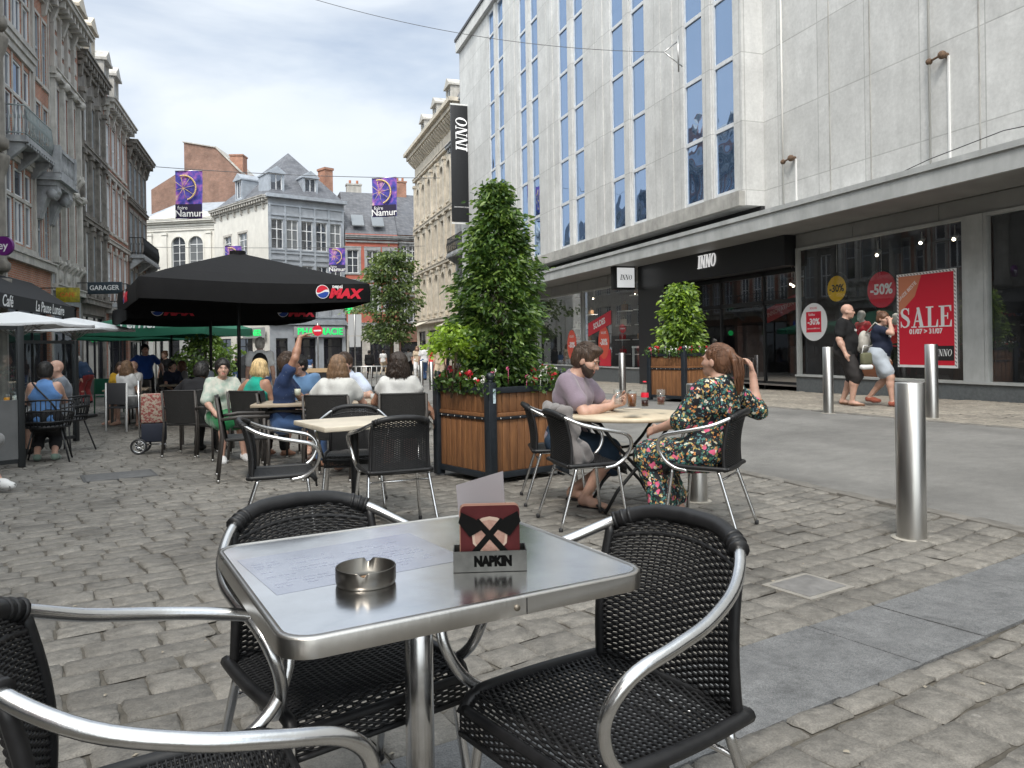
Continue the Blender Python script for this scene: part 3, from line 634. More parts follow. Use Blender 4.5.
# wall lamps' drain pipes and wall brackets on the blank wall
for (yy, z0, z1, lab) in ((13.72, 4.3, 11.5, 'rusty'), (10.57, 4.4, 12.5, 'thick')):
    pass
M_PIPE = mat('rust_stained_pipe', (.58, .57, .54), .6, col2=(.28, .18, .10), vs=5, thr=(.60, .80), stretch=(1, 1, .5))
M_RUST = mat('rusty_iron', (.13, .08, .05), .8, var=.5, vs=25)
for yy, z0, z1, zb, lab in ((14.50, 4.22, 9.3, 5.35, 'thin rust stained wall pipe with bracket on the blank stone wall, left of two'), (10.52, 4.22, 17.0, 6.2, 'taller rust stained wall pipe with bracket on the blank stone wall, right of two')):
    t = thing('wall_pipe', lab, 'pipe', (XB, yy, z0), 0, 'pipes on the blank wall')
    mb = MB(); mb.tube([(-.1, 0, 0), (-.1, 0, z1-z0)], .022, 10); mb.build('pipe', M_PIPE, t)
    mb = MB(); h = zb-z0; mb.tube([(-.1, 0, h), (-.12, -.28, h+.02)], .02, 8); mb.tube([(-.1, -.28, h+.02), (0, -.28, h+.02)], .05, 10); mb.sph((-.1, 0, h), .06, 10); mb.lathe([(.09, 0), (.09, .02)], 0, 0, 0, 12) if False else None
    mb.sph((-.11, -.28, h+.02), .075, 10); mb.build('bracket', M_RUST, t)
    mb = MB(); mb.box(-.03, 0, -.34, -.31, 0, h); mb.build('conduit', WHITE, t)
t = thing('wall_cable', 'thin dark cable lying loosely along the top of the canopy', 'cable', (XB-.2, 9, 4.25))
mb = MB(); mb.tube([(.1, 3.4, -.02), (.0, 2.4, .05), (-.05, 1.4, .18), (-.05, 0, .30), (-.05, -1.5, .18), (0, -3, .05)], .008, 6); mb.build('strand', BLACKM, t)
# ---- window posters and decals
def disc(mb, y, z, r, x0, x1, seg=40, mi=None): mb.prism([(y+r*math.cos(2*PI*i/seg), z+r*math.sin(2*PI*i/seg)) for i in range(seg)], x0, x1, mi, 'x')
def fy(px, X):
    r = (px-512)/768; return X*(.947-.322*r)/(.947*r+.322)
YS, YE = 12.2, 10.82
px_ = XS+.006
t = thing('sale_poster', 'large red SALE poster with striped border on the right shop window', 'poster', (px_, (YS+YE)/2, .72))
W_, H_ = YS-YE, 1.86
mb = MB(); mb.box(-.01, .012, -W_/2, W_/2, 0, H_); mb.build('poster_border', WHITEP, t)
mb = MB(); mb.box(-.014, -.0105, -W_/2+.05, W_/2-.05, .05, H_-.05); mb.build('red_field', REDP, t)
mb = MB(); n = 26
for i in range(n):
    z = .02+i*(H_-.04)/n
    for s_ in (-1, 1): yy = s_*(W_/2-.024); mb.add([(-.0125, yy-.02, z), (-.0125, yy+.02, z+.03), (-.0125, yy+.02, z+.06), (-.0125, yy-.02, z+.03)], [(0, 1, 2, 3)])
for i in range(18):
    yy = -W_/2+.02+i*(W_-.04)/18
    mb.add([(-.0125, yy, H_-.045), (-.0125, yy+.03, H_-.045), (-.0125, yy+.06, H_-.008), (-.0125, yy+.03, H_-.008)], [(0, 1, 2, 3)])
mb.build('border_stripe', mat('stripe_grey', (.30, .28, .28), .5), t)
pf = lambda y, z, x=-.016: frame((x, y, z), (0, -1, 0), (0, 0, 1))
serif_text('SALE', .40, pf(0, .98), WHITEP, t, 'sale_lettering', .003, 0, .92)
text('01/07 > 31/07', .135, pf(0, .70), WHITEP, t, 'date_lettering', .002, .004)
mb = MB(); mb.add([(-.0165, W_/2-.052, H_-.052), (-.0165, W_/2-.052, H_-.80), (-.0165, W_/2-.45, H_-.46), (-.0165, 0.08, H_-.052)], [(0, 1, 2, 3)]); mb.build('corner_flash', mat('salmon_print', (.62, .22, .12), .5), t)
text('ONZE BESTE', .10, frame((-.018, W_/2-.26, H_-.36), (0, -.8, .62), (0, .62, .8)), WHITEP, t, 'corner_lettering', .001)
text('PRIJZEN', .09, frame((-.018, W_/2-.37, H_-.30) if False else (-.018, W_/2-.20, H_-.52+.0), (0, -.8, .62), (0, .62, .8)), WHITEP, t, 'corner_lettering', .001) if False else None
mb = MB(); mb.box(-.0185, -.0142, -W_/2+.06, -W_/2+.50, .14, .42); mb.build('black_field', BLACKP, t)
serif_text('INNO', .13, pf(-W_/2+.28, .29, -.019), WHITEP, t, 'brand_lettering', .001, .16, .85)
# round decals
t = thing('window_decal', 'white round sticker with a red -30% square on the shop window beside the entrance', 'sticker', (XS+.024, 14.66, 1.72))
mb = MB(); disc(mb, 0, 0, .44, -.006, .001); mb.build('disc', WHITEP, t)
mb = MB(); mb.box(-.009, -.0062, -.25, .25, -.24, .24); mb.build('red_field', REDP, t)
text('-30%', .20, pf(0, 0, -.010), WHITEP, t, 'price_lettering', .001, .006)
text('Soldes', .085, pf(.06, .17, -.010), WHITEP, t, 'small_lettering', .001)
text('sur une sélection', .06, pf(0, -.15, -.010), WHITEP, t, 'small_lettering', .001); text('SOLDES', .07, pf(0, .32, -.0075), REDP, t, 'top_lettering', .001)
t = thing('hanging_disc', 'yellow and black round -30% disc hanging inside the window', 'sign', (12.56, 14.05, 2.45), 0)
mb = MB(); disc(mb, 0, 0, .37, -.01, .02); mb.build('black_disc', BLACKP, t)
mb = MB(); disc(mb, 0, 0, .29, -.014, -.0105); mb.build('yellow_disc', mat('yellow_print', (.85, .50, .015), .5), t)
text('-30%', .23, pf(0, 0, -.015), BLACKP, t, 'price_lettering', .001, .006); mb = MB(); mb.tube([(0, 0, .37), (0, 0, 1.03)], .004, 5); mb.build('wire', WHITE, t)
t = thing('hanging_disc', 'big red round -50% disc in a thin hoop hanging inside the window', 'sign', (12.58, 12.78, 2.33), 0)
mb = MB(); disc(mb, 0, 0, .38, -.01, .02); mb.build('red_disc', REDP, t)
mb = MB(); mb.tube([(0, .43*math.cos(a*PI/18), .43*math.sin(a*PI/18)) for a in range(36)], .009, 6, True); mb.build('hoop', BLACKM, t)
text('-50%', .30, pf(0, 0, -.012), WHITEP, t, 'price_lettering', .001, .01); mb = MB(); mb.tube([(0, 0, .38), (0, 0, 1.15)], .004, 5); mb.build('wire', WHITE, t)
# decals on the left window run
for py_, X, yy, z, r, lab in ((0, XS+.024, fy(571, 12.37), 1.30, .40, 'left red oval offer sticker with white lettering on the window left of the entrance'), (0, XS+.018, fy(603, 12.37), 1.38, .40, 'right red oval offer sticker with white lettering on the window left of the entrance')):
    t = thing('window_decal', lab, 'sticker', (X, yy, z))
    mb = MB(); mb.prism([(r*1.15*math.cos(2*PI*i/32), r*1.55*math.sin(2*PI*i/32)) for i in range(32)], -.006, .001, 0, 'x'); mb.build('disc', mat('coral_print', (.75, .10, .06), .5), t)
    text('-30%', .32, pf(0, 0, -.008), WHITEP, t, 'price_lettering', .001, .01); text('SOLDES', .13, pf(0, .35, -.008), WHITEP, t, 'small_lettering', .001)
for yy, z, w_, h_, sk, lab in ((fy(599, 12.37), 1.62, 2.0, .50, .42, 'slanting red banner sticker with white lettering above the round stickers'), (fy(603, 12.33), .5, .95, .62, 0, 'red rectangular panel below the right oval sticker'), ):
    t = thing('window_banner', lab, 'sticker', (XS+.016 if sk == 0 else XS+.004, yy, z))
    mb = MB(); mb.add([(0, w_/2, 0), (0, -w_/2, sk), (0, -w_/2, h_+sk), (0, w_/2, h_), (.004, w_/2, 0), (.004, -w_/2, sk), (.004, -w_/2, h_+sk), (.004, w_/2, h_)], [(0, 1, 2, 3), (7, 6, 5, 4), (0, 4, 5, 1), (1, 5, 6, 2), (2, 6, 7, 3), (3, 7, 4, 0)]); mb.build('panel', REDP, t)
    if sk: text('SOLDES', .30, frame((-.003, 0, sk/2+h_/2), (0, -w_, sk), (0, 0, 1)), WHITEP, t, 'lettering', .001, .01)
t = thing('hanging_banner', 'dark red tilted banner with pale lettering hanging behind the entrance glass', 'sign', (13.6, 17.35, 1.75))
mb = MB(); mb.add([(0, .75, 0), (0, -.75, .42), (0, -.75, .82), (0, .75, .40), (.01, .75, 0), (.01, -.75, .42), (.01, -.75, .82), (.01, .75, .40)], [(0, 1, 2, 3), (7, 6, 5, 4), (0, 4, 5, 1), (1, 5, 6, 2), (2, 6, 7, 3), (3, 7, 4, 0)]); mb.build('panel', mat('dark_red_print', (.35, .03, .04), .5), t)
text('INNOVATION', .18, frame((-.003, 0, .41), (0, -1.5, .42), (0, 0, 1)), mat('pale_print', (.6, .4, .38), .5), t, 'lettering', .001)
# shelves with bags and shoes in the left window
rs = random.Random(5)
for i, (yy, n) in enumerate(((26.6, 4), (25.3, 5), (24.0, 4), (29.6, 4), (31, 3))):
    t = thing('display_shelf', ['white wall shelves with bags in the shop window, first bay beside the red stickers', 'tallest set of white wall shelves with bags in the shop window', 'white wall shelves with pale shoes nearest the entrance', 'white wall shelves in the far window left of the stickers', 'farthest white wall shelves seen past the tall planter tree'][i], 'shelf', (13.6, yy, .2), 0, 'shelves in the left shop window')
    for k in range(n):
        mb = MB(); z = .7+k*.55; dy = rs.uniform(-.25, .25); mb.box(-.15, .15, dy-.35, dy+.35, z, z+.035); s_ = mb.build('shelf_board', WHITE, t)
        mb = MB(); c = rs.choice([0, 1, 2]); h = rs.uniform(.14, .26); mb.cbox(-.08, .08, dy-.16, dy+.14, z+.037, z+.037+h, .03); mb.tube([(0, dy-.10, z+h+.03), (0, dy-.07, z+h+.14), (0, dy+.05, z+h+.14), (0, dy+.08, z+h+.03)], .01, 6)
        mb.build('handbag', [mat('bag_tan', (.35, .2, .1), .5), mat('bag_pale', (.55, .55, .5), .5), mat('bag_red', (.45, .03, .04), .5)][c], t)
t = thing('display_stool', 'white open cube stool standing in the shop window left of the entrance', 'stool', (13.1, 24.2, .2))
mb = MB()
for a, b in ((-.28, -.22), (.22, .28)): mb.box(-.25, -.19, a, b, 0, .95); mb.box(.19, .25, a, b, 0, .95)
mb.build('leg', WHITE, t); mb = MB(); mb.box(-.26, .26, -.29, .29, .952, 1.02); mb.build('stool_top', WHITE, t)
t = thing('display_box', 'terracotta display box on the floor of the right shop window', 'box', (13.1, 13.35, .2)); mb = MB(); mb.cbox(-.25, .25, -.3, .3, 0, .6, .01); mb.build('box_body', mat('terracotta_box', (.42, .16, .08), .6), t)
# ================================================================== TOWN HOUSES
M_PANE = mat_pane('old_window_glass', (.05, .055, .065), (.8, .86, .95), .14, .35, .03, .25)
M_PANE2 = mat_pane('curtained_window_glass', (.16, .17, .18), (.75, .8, .85), .1, .35, .05, .25)
M_WFRAME = mat('white_casement_paint', (.68, .69, .70), .5)
M_GFRAME = mat('grey_casement_paint', (.30, .33, .36), .5)
M_SLATE = mat_brick('slate_roof', (.095, .10, .115), (.14, .145, .16), (.06, .06, .07), .3, .18, .01, .6, bump=.3, var=.25)
M_ZINC = mat('zinc_sheet', (.36, .39, .43), .45, .3, var=.2, vs=2)
M_LIMEST = streaky(mat('blue_limestone', (.34, .35, .36), .75, var=.25, vs=3, bump=.35, bs=30), .4, (3, 3, .8))
M_DARKST = streaky(mat('sooty_stone', (.20, .185, .165), .85, var=.4, vs=3, bump=.5, bs=25), .4, (3, 3, .8))
M_CREAM = streaky(mat('cream_stone', (.58, .52, .43), .8, var=.2, vs=2.5, bump=.3, bs=25), .35, (2, 2, .6))
M_PALEST = streaky(mat('pale_grey_stone', (.46, .44, .405), .8, var=.2, vs=2.5, bump=.3, bs=25), .35, (3, 3, .7))
M_WHITER = streaky(mat('white_render', (.66, .645, .60), .85, var=.07, vs=1.5), .12, (1.5, 1.5, .4))
M_REDBR = streaky(mat_brick('red_brick', (.38, .13, .075), (.30, .095, .055), (.30, .26, .22), rough=.9), .25, (2, 2, .6))
M_ORBR = streaky(mat_brick('orange_brick', (.42, .165, .085), (.34, .12, .065), (.33, .28, .24), rough=.9), .25, (1, 1, .4))
M_DKBR = streaky(mat_brick('brown_brick', (.17, .075, .05), (.13, .06, .04), (.16, .14, .12), rough=.9), .3, (2, 2, .6))
M_REDPLAS = mat('red_painted_wall', (.40, .12, .085), .85, var=.12, vs=1.5)
M_SHOPDARK = mat_pane('shopfront_glass', (.02, .02, .025), (.8, .85, .9), .08, .25, .02, .1)
class House:
    def __init__(s, name, label, cat, x, y, rz, W, D, H, z=None, group=None):
        s.W, s.D, s.H = W, D, H; s.z = -.9 if z is None else z
        s.t = .24; s.r = thing(name, label, cat, (x, y, 0), rz, group); s.ops = []; s.wins = []; s.trim = MB(); s.wn = 0
    def win(s, x0, x1, z0, z1, nx=2, nz=3, fm=None, pm=None, sur=.10, sill=True, rec=.16, arch=False, lint=None, key=False, fr=.055, smat=None, tz=None):
        s.ops.append((x0, x1, z0, z1)); rec = min(rec, getattr(s, 't', .24)-.05); fm = fm or M_WFRAME; pm = pm or (M_PANE2 if (s.wn % 3 == 1) else M_PANE); s.wn += 1
        mb = MB(); y = rec
        mb.box(x0+.002, x0+fr, y-.03, y+.03, z0+.002, z1-.002); mb.box(x1-fr, x1-.002, y-.03, y+.03, z0+.002, z1-.002)
        mb.box(x0+fr, x1-fr, y-.03, y+.03, z0+.002, z0+fr*1.2); mb.box(x0+fr, x1-fr, y-.03, y+.03, z1-fr, z1-.002)
        for i in range(1, nx): xx = x0+(x1-x0)*i/nx; mb.box(xx-.03, xx+.03, y-.035, y+.02, z0+fr*1.2, z1-fr)
        for j in range(1, nz):
            zz = z0+(z1-z0)*j/nz; t_ = .035 if (j == nz-1) else .016; mb.box(x0+fr, x1-fr, y-.028, y+.018, zz-t_, zz+t_)
        w_ = mb.build('window', fm, s.r)
        mb = MB(); mb.quad((x0+.02, y+.01, z0+.02), (x1-.02, y+.01, z0+.02), (x1-.02, y+.01, z1-.02), (x0+.02, y+.01, z1-.02)); mb.build('pane', pm, w_)
        T = s.trim
        if arch:
            r = (x1-x0)/2; cx = (x0+x1)/2; n = 10
            for sg in (-1, 1):
                for i in range(n):
                    a0, a1 = PI/2*i/n, PI/2*(i+1)/n
                    p = [(cx+sg*r*math.cos(a0), z1-r+r*math.sin(a0)), (cx+sg*r*math.cos(a1), z1-r+r*math.sin(a1)), (cx+sg*r*math.cos(a1), z1+.001), (cx+sg*r*math.cos(a0), z1+.001)]
                    if sg < 0: p = p[::-1]
                    T.prism([(q[0], q[1]) for q in p][::-1], -.004, rec-.04, 0, 'y')
            for i in range(2*n):
                a0, a1 = PI*i/(2*n), PI*(i+1)/(2*n); R = r+.16
                p = [(cx+r*math.cos(a0), z1-r+r*math.sin(a0)), (cx+R*math.cos(a0), z1-r+R*math.sin(a0)), (cx+R*math.cos(a1), z1-r+R*math.sin(a1)), (cx+r*math.cos(a1), z1-r+r*math.sin(a1))]
                T.prism(p, -.05, .0, 0, 'y')
            T.box(x0-.16, x0-.001, -.045, 0, z0, z1-r); T.box(x1+.001, x1+.16, -.045, 0, z0, z1-r)
        elif sur:
            T.box(x0-sur, x0-.001, -.02, .0, z0-.0, z1+.001); T.box(x1+.001, x1+sur, -.02, .0, z0, z1+.001)
            T.box(x0-sur-.03, x1+sur+.03, -.03, .0, z1+.002, z1+sur*1.5)
        if key: T.prism([((x0+x1)/2-.09, z1-.0), ((x0+x1)/2+.09, z1-.0), ((x0+x1)/2+.14, z1+.32), ((x0+x1)/2-.14, z1+.32)], -.11, -.02, 0, 'y')
        if lint: T.box(x0-sur-.08, x1+sur+.08, -.16, .0, z1+sur*1.5+.02, z1+sur*1.5+.12); T.prism([(x0-sur, z1+sur*1.5+.12), (x1+sur, z1+sur*1.5+.12), ((x0+x1)/2, z1+sur*1.5+.35)], -.12, 0, 0, 'y')
        if sill: T.box(x0-sur-.05, x1+sur+.05, -.07, .02, z0-.13, z0-.002)
    def string(s, z, h=.18, p=.10, x0=0, x1=None): s.trim.box(x0, s.W if x1 is None else x1, -p, .0, z, z+h); s.trim.box(x0, s.W if x1 is None else x1, -p-.05, .0, z+h+.001, z+h+.05)
    def cornice(s, z, p=.5, dent=True):
        T = s.trim; W = s.W
        T.box(0, W, -.12, 0, z-.35, z-.2); T.box(-.02, W+.02, -p*.55, 0, z-.1, z+.05); T.box(-.04, W+.04, -p, 0, z+.051, z+.2); T.box(-.06, W+.06, -p-.06, 0, z+.201, z+.26)
        if dent:
            n = int(W/.42)
            for i in range(n): x = (i+.5)*W/n; T.box(x-.08, x+.08, -p*.85, -.0, z-.2, z+.05)
            for i in range(0, n, 3): x = (i+.5)*W/n; T.prism([(-p*.5, z-.2), (0, z-.2), (0, z-.8), (-.12, z-.72)], x-.09, x+.09, 0, 'x')
    def pil(s, x, z0, z1, w=.3, p=.10, cap=True):
        T = s.trim; T.box(x-w/2, x+w/2, -p, 0, z0, z1)
        if cap: T.box(x-w/2-.06, x+w/2+.06, -p-.08, 0, z1-.18, z1-.001); T.box(x-w/2-.05, x+w/2+.05, -p-.06, 0, z0+.001, z0+.22)
    def consoles(s, z, xs, h=.5, p=.25):
        for x in xs:
            s.trim.prism([(0, z), (-p, z), (-p, z-.12), (-p*.35, z-h*.7), (-.03, z-h), (0, z-h)], x-.1, x+.1, 0, 'x')
            s.trim.sph((x, -p*.8, z-.1), .1, 8)
    def panels(s, x0, x1, z0, z1, n, mi=0):
        for i in range(n):
            a = x0+(x1-x0)*i/n+.1; b = x0+(x1-x0)*(i+1)/n-.1; s.trim.box(a, b, -.05, 0, z0, z1); c = ((a+b)/2, -.05, (z0+z1)/2)
            s.trim.sph(c, min(b-a, z1-z0)*.36, 10, sc=(1, .4, 1)); s.trim.box(a+.04, b-.04, -.07, -.04, z1-.08, z1-.03)
    def iron_balcony(s, x0, x1, z, p=.7, h=.95, m=None):
        mb = MB(); mb.box(x0, x1, -p, .0, z-.14, z); mb.box(x0-.04, x1+.04, -p-.05, 0, z-.20, z-.141)
        for x in (x0+.15, (x0+x1)/2, x1-.15): mb.prism([(0, z-.2), (-p*.9, z-.2), (-p*.9, z-.32), (-.08, z-.75), (0, z-.8)], x-.09, x+.09, 0, 'x')
        n = int((x1-x0)/.22)
        for i in range(n): mb.box(x0+(i+.3)*(x1-x0)/n, x0+(i+.7)*(x1-x0)/n, -p-.045, -p+.02, z-.28, z-.201)
        b = mb.build('balcony', M_LIMEST, s.r)
        mb = MB(); path = [(x0+.04, 0), (x0+.04, -p+.04), (x1-.04, -p+.04), (x1-.04, 0)]
        for zz in (z+.08, z+h): mb.tube([(q[0], q[1], zz) for q in path], .022, 6)
        for (a, c) in zip(path[:-1], path[1:]):
            L_ = math.hypot(c[0]-a[0], c[1]-a[1]); n = max(2, int(L_/.11))
            for i in range(n+1):
                x = a[0]+(c[0]-a[0])*i/n; y = a[1]+(c[1]-a[1])*i/n
                mb.tube([(x, y, z), (x+.015, y-.05, z+h*.3), (x, y-.06, z+h*.5), (x, y, z+h)], .011, 4)
                if i < n:
                    x2 = a[0]+(c[0]-a[0])*(i+.5)/n; y2 = a[1]+(c[1]-a[1])*(i+.5)/n
                    mb.tube([(x2+.04*math.cos(k*PI/3), y2-.03, z+h*.62+.06*math.sin(k*PI/3)) for k in range(6)], .008, 4, True)
        mb.build('railing', m or BLACKM, b)
    def stone_balcony(s, x0, x1, z, p=.75, h=.85):
        mb = MB(); mb.box(x0, x1, -p, .0, z-.16, z); mb.box(x0-.06, x1+.06, -p-.06, 0, z-.26, z-.161); mb.box(x0+.08, x1-.08, -p+.1, 0, z-.42, z-.261)
        for x in (x0+.35, x1-.35):
            pr = [(0, z-.42), (-p*.85, z-.42), (-p*.9, z-.6), (-p*.7, z-.85), (-p*.45, z-.82), (-p*.3, z-1.1), (-.1, z-1.5), (0, z-1.55)]
            mb.prism(pr, x-.2, x+.2, 0, 'x'); mb.tube([(x-.23, -p*.62, z-.68), (x+.23, -p*.62, z-.68)], .16, 14)
        b = mb.build('balcony', M_LIMEST, s.r)
        mb = MB(); mb.box(x0, x1, -p, -p+.16, z+h-.12, z+h); mb.box(x0, x0+.16, -p+.16, 0, z+h-.12, z+h); mb.box(x1-.16, x1, -p+.16, 0, z+h-.12, z+h); mb.box(x0+.01, x1-.01, -p+.01, -p+.15, z+.001, z+.1)
        prof = [(.035, 0), (.06, .05), (.075, .2), (.04, .4), (.035, .5), (.055, h-.25), (.06, h-.14)]
        n = int((x1-x0)/.2)
        for i in range(n+1): mb.lathe([(a, c+.1) for a, c in prof], x0+.08+(x1-x0-.16)*i/n, -p+.08, z, 8)
        for i in range(1, int(p/.2)): mb.lathe([(a, c+.1) for a, c in prof], x0+.08, -p+.08+i*.2, z, 8); mb.lathe([(a, c+.1) for a, c in prof], x1-.08, -p+.08+i*.2, z, 8)
        for x in (x0+.1, x1-.1): mb.box(x-.12, x+.12, -p-.02, -p+.2, z+.001, z+h+.06)
        mb.build('balustrade', M_LIMEST, b)
    def dormer(s, x, z, w=1.1, h=1.5, dep=1.6, y=.15, wallm=None, ped=True):
        mb = MB(); a, b = x-w/2, x+w/2
        mb.box(a, a+.16, y, y+dep, z, z+h, 0); mb.box(b-.16, b, y, y+dep, z, z+h, 0); mb.box(a+.16, b-.16, y, y+.1, z, z+.2, 0); mb.box(a-.1, b+.1, y-.15, y+dep, z+h, z+h+.12, 0)
        if ped: mb.prism([(a-.1, z+h+.12), (b+.1, z+h+.12), (x, z+h+.62)], y-.12, y+dep, 0, 'y')
        mb.box(a+.16, b-.16, y+.3, y+dep, z, z+h-.001, 1)
        d = mb.build('dormer', [wallm or M_LIMEST, M_SLATE], s.r)
        mb = MB(); x0, x1, z0, z1 = a+.16, b-.16, z+.2, z+h; q = y+.12
        mb.box(x0, x0+.07, q, q+.05, z0, z1); mb.box(x1-.07, x1, q, q+.05, z0, z1); mb.box(x-.03, x+.03, q, q+.05, z0, z1); mb.box(x0+.07, x1-.07, q, q+.05, z1-.07, z1-.002); mb.box(x0+.07, x1-.07, q, q+.05, z0, z0+.07)
        mb.quad((x0+.03, q+.03, z0), (x1-.03, q+.03, z0), (x1-.03, q+.03, z1), (x0+.03, q+.03, z1), 1)
        mb.build('dormer_window', [M_WFRAME, M_PANE], d)
    def mansard(s, z, rh=2.6, inset=1.3, flat=True, m=None):
        mb = MB(); W, D = s.W, s.D
        b = [(0, .0, z), (W, .0, z), (W, D, z), (0, D, z)]; t = [(.0, inset, z+rh), (W, inset, z+rh), (W, D-inset, z+rh), (0, D-inset, z+rh)]
        mb.add(b+t, [(0, 1, 5, 4), (1, 2, 6, 5), (2, 3, 7, 6), (3, 0, 4, 7), (4, 5, 6, 7)]); s.roof = mb.build('roof', m or M_SLATE, s.r); return s.roof
    def gable(s, z, rh=3.5, m=None):
        mb = MB(); W, D = s.W, s.D
        mb.add([(0, -.1, z), (W, -.1, z), (W, D, z), (0, D, z), (0, D/2, z+rh), (W, D/2, z+rh)], [(0, 1, 5, 4), (2, 3, 4, 5), (1, 2, 5), (3, 0, 4)]); s.roof = mb.build('roof', m or M_SLATE, s.r)
    def chimney(s, x, y, z0, z1, w=.9, d=.6, m=None):
        mb = MB(); mb.box(x-w/2, x+w/2, y, y+d, z0, z1, 0); mb.box(x-w/2-.06, x+w/2+.06, y-.06, y+d+.06, z1, z1+.14, 0)
        for k in range(2): mb.cyl(x-w/4+k*w/2, y+d/2, z1+.14, z1+.5, .11, 10, 1)
        mb.build('chimney', [m or M_ORBR, mat('clay_pot', (.35, .14, .08), .8)], getattr(s, 'roof', s.r))
    def done(s, wallm, trimm, zones=None, side=None, rev=None):
        """wall: front with openings plus plain sides and back"""
        mb = MB()
        zones = zones or [(s.z, s.H, 0)]
        for z0, z1, mi in zones: wall_open(mb, 0, s.W, z0, z1, [o for o in s.ops if o[2] < z1 and o[3] > z0], 0, s.t, mi, (len(wallm) if isinstance(wallm, (list, tuple)) else 1) if rev is None else rev)
        W, D, H, z = s.W, s.D, s.H, s.z
        mb.quad((0, 0, z), (0, 0, H), (0, D, H), (0, D, z), side or 0); mb.quad((W, 0, z), (W, D, z), (W, D, H), (W, 0, H), side or 0)
        mb.quad((0, D, z), (0, D, H), (W, D, H), (W, D, z)); mb.quad((0, 0, H), (W, 0, H), (W, D, H), (0, D, H))
        wm_ = list(wallm) if isinstance(wallm, (list, tuple)) else [wallm]; nm_ = len(wm_)
        for i, o in enumerate([0]): pass
        mb.build('wall', wm_ + [trimm], s.r)
        if s.trim.v: s.trim.build('stone_trim', trimm, s.r)
        return s.r
    def shopfront(s, x0, x1, z1, m=None, door=None, z0=None):
        z0 = s.z if z0 is None else z0
        s.ops.append((x0, x1, z0, z1)); mb = MB(); f = .09
        mb.box(x0+.002, x0+f, .1, .2, z0, z1-.002); mb.box(x1-f, x1-.002, .1, .2, z0, z1-.002); mb.box(x0+f, x1-f, .1, .2, z1-f, z1-.002); mb.box(x0+f, x1-f, .1, .2, z0, max(.1, z0+.35)); mb.box(x0+f, x1-f, .11, .19, z1-.75, z1-.68)
        n = max(1, int((x1-x0)/1.2))
        for i in range(1, n): x = x0+(x1-x0)*i/n; mb.box(x-.03, x+.03, .11, .19, z0+.3, z1-f)
        w_ = mb.build('shopfront', m or BLACKM, s.r); mb = MB(); mb.quad((x0, .15, z0), (x1, .15, z0), (x1, .15, z1), (x0, .15, z1)); mb.build('pane', M_SHOPDARK, w_)
# ---------------- row on the left side of the street
RL = rad(90-2.4); LD = Vector((math.cos(RL), math.sin(RL)))
def LP(Y): return (-7.908+.042*Y, Y)
def left_house(name, label, Ya, Yb, D, H, **k):
    x, y = LP(Ya); h = House(name, label, 'building', x, y, RL, (Yb-Ya)/math.cos(rad(2.4))-.01, D, H, z=-1.2, group=None); h.t = .11; return h
# unseen near part of the row (shades the terrace, shows in the shop windows)
for i, (a, b, H, wm) in enumerate(((-18, -8, 13.5, M_REDBR), (-8, 2, 14.5, M_PALEST), (2, 11.5, 13.2, M_DKBR), (11.5, 19, 14.6, M_PALEST))):
    h = left_house('terraced_house', ['red brick house farthest behind the camera on the left', 'pale stone house behind the camera on the left', 'brown brick house level with the foreground table', 'pale stone house ahead of the foreground table'][i], a, b, 9, H)
    n = int(h.W/1.9)
    for fl in range(4):
        for k in range(n):
            xc = (k+.5)*h.W/n
            if fl == 0: continue
            h.win(xc-.5, xc+.5, 1.1+fl*3.1, 1.1+fl*3.1+2.0, 2, 2, M_WFRAME if i != 2 else M_GFRAME)
    h.shopfront(.4, h.W-.4, 2.9); h.cornice(H-.5, .5, True); h.mansard(H, 2.6); h.done(wm, M_PALEST if i else M_LIMEST)
# corner house with the half columns at the left picture edge
h = left_house('corner_townhouse', 'sooty stone house with half columns cut by the left picture edge', 19, 25.7, 9, 14.2)
for fl, z in enumerate((4.6, 8.0, 11.2)):
    for xc in (1.6, 4.2): h.win(xc-.6, xc+.6, z, z+2.3, 2, 2, M_GFRAME)
h.shopfront(.4, 5.6, 3.0)
for z0, z1 in ((-1, 3.4), (3.6, 6.9), (7.1, 10.3), (10.5, 13.6)):
    h.trim.lathe([(.34, 0), (.40, .1), (.40, .25), (.30, .35), (.28, z1-z0-.6), (.36, z1-z0-.4), (.42, z1-z0-.1), (.42, z1-z0)], h.W-.42, -.02, z0, 20)
h.string(3.4); h.string(6.9); h.string(10.3); h.cornice(13.6); h.mansard(14.2); h.done(M_DARKST, streaky(mat('weathered_tan_stone', (.24, .22, .19), .85, var=.3, vs=3, bump=.4), .4))
# house 1: red brick and pale stone, wide three light windows, iron balcony, carved stone balcony
h = left_house('townhouse', 'red brick and grey stone townhouse with an iron balcony and a carved stone balcony', 26.0, 30.9, 9, 13.9)
for z0, z1, nz in ((4.7, 7.0, 1), (7.6, 10.35, 1), (11.3, 13.2, 1)):
    for a, b in ((.35, .95), (1.12, 1.95), (2.12, 2.7)):
        zm = z0+(z1-z0)*.6
        h.win(a, b, z0, zm-.06, 2 if b-a > .7 else 1, 1, M_WFRAME, sur=0, sill=False, rec=.22); h.win(a, b, zm+.06, z1, 1, 1, M_WFRAME, sur=0, sill=False, rec=.22)
    T = h.trim; T.box(.24, .34, -.03, 0, z0-.1, z1+.15); T.box(2.71, 2.80, -.03, 0, z0-.1, z1+.15); T.box(.12, 2.93, -.08, 0, z1+.16, z1+.42); T.box(.05, 3.0, -.14, 0, z0-.28, z0-.11)
    T.box(.98, 1.09, -.02, 0, z0-.1, z1+.15); T.box(1.98, 2.09, -.02, 0, z0-.1, z1+.15); T.box(.35, 2.7, -.03, 0, z0+(z1-z0)*.6-.05, z0+(z1-z0)*.6+.05)
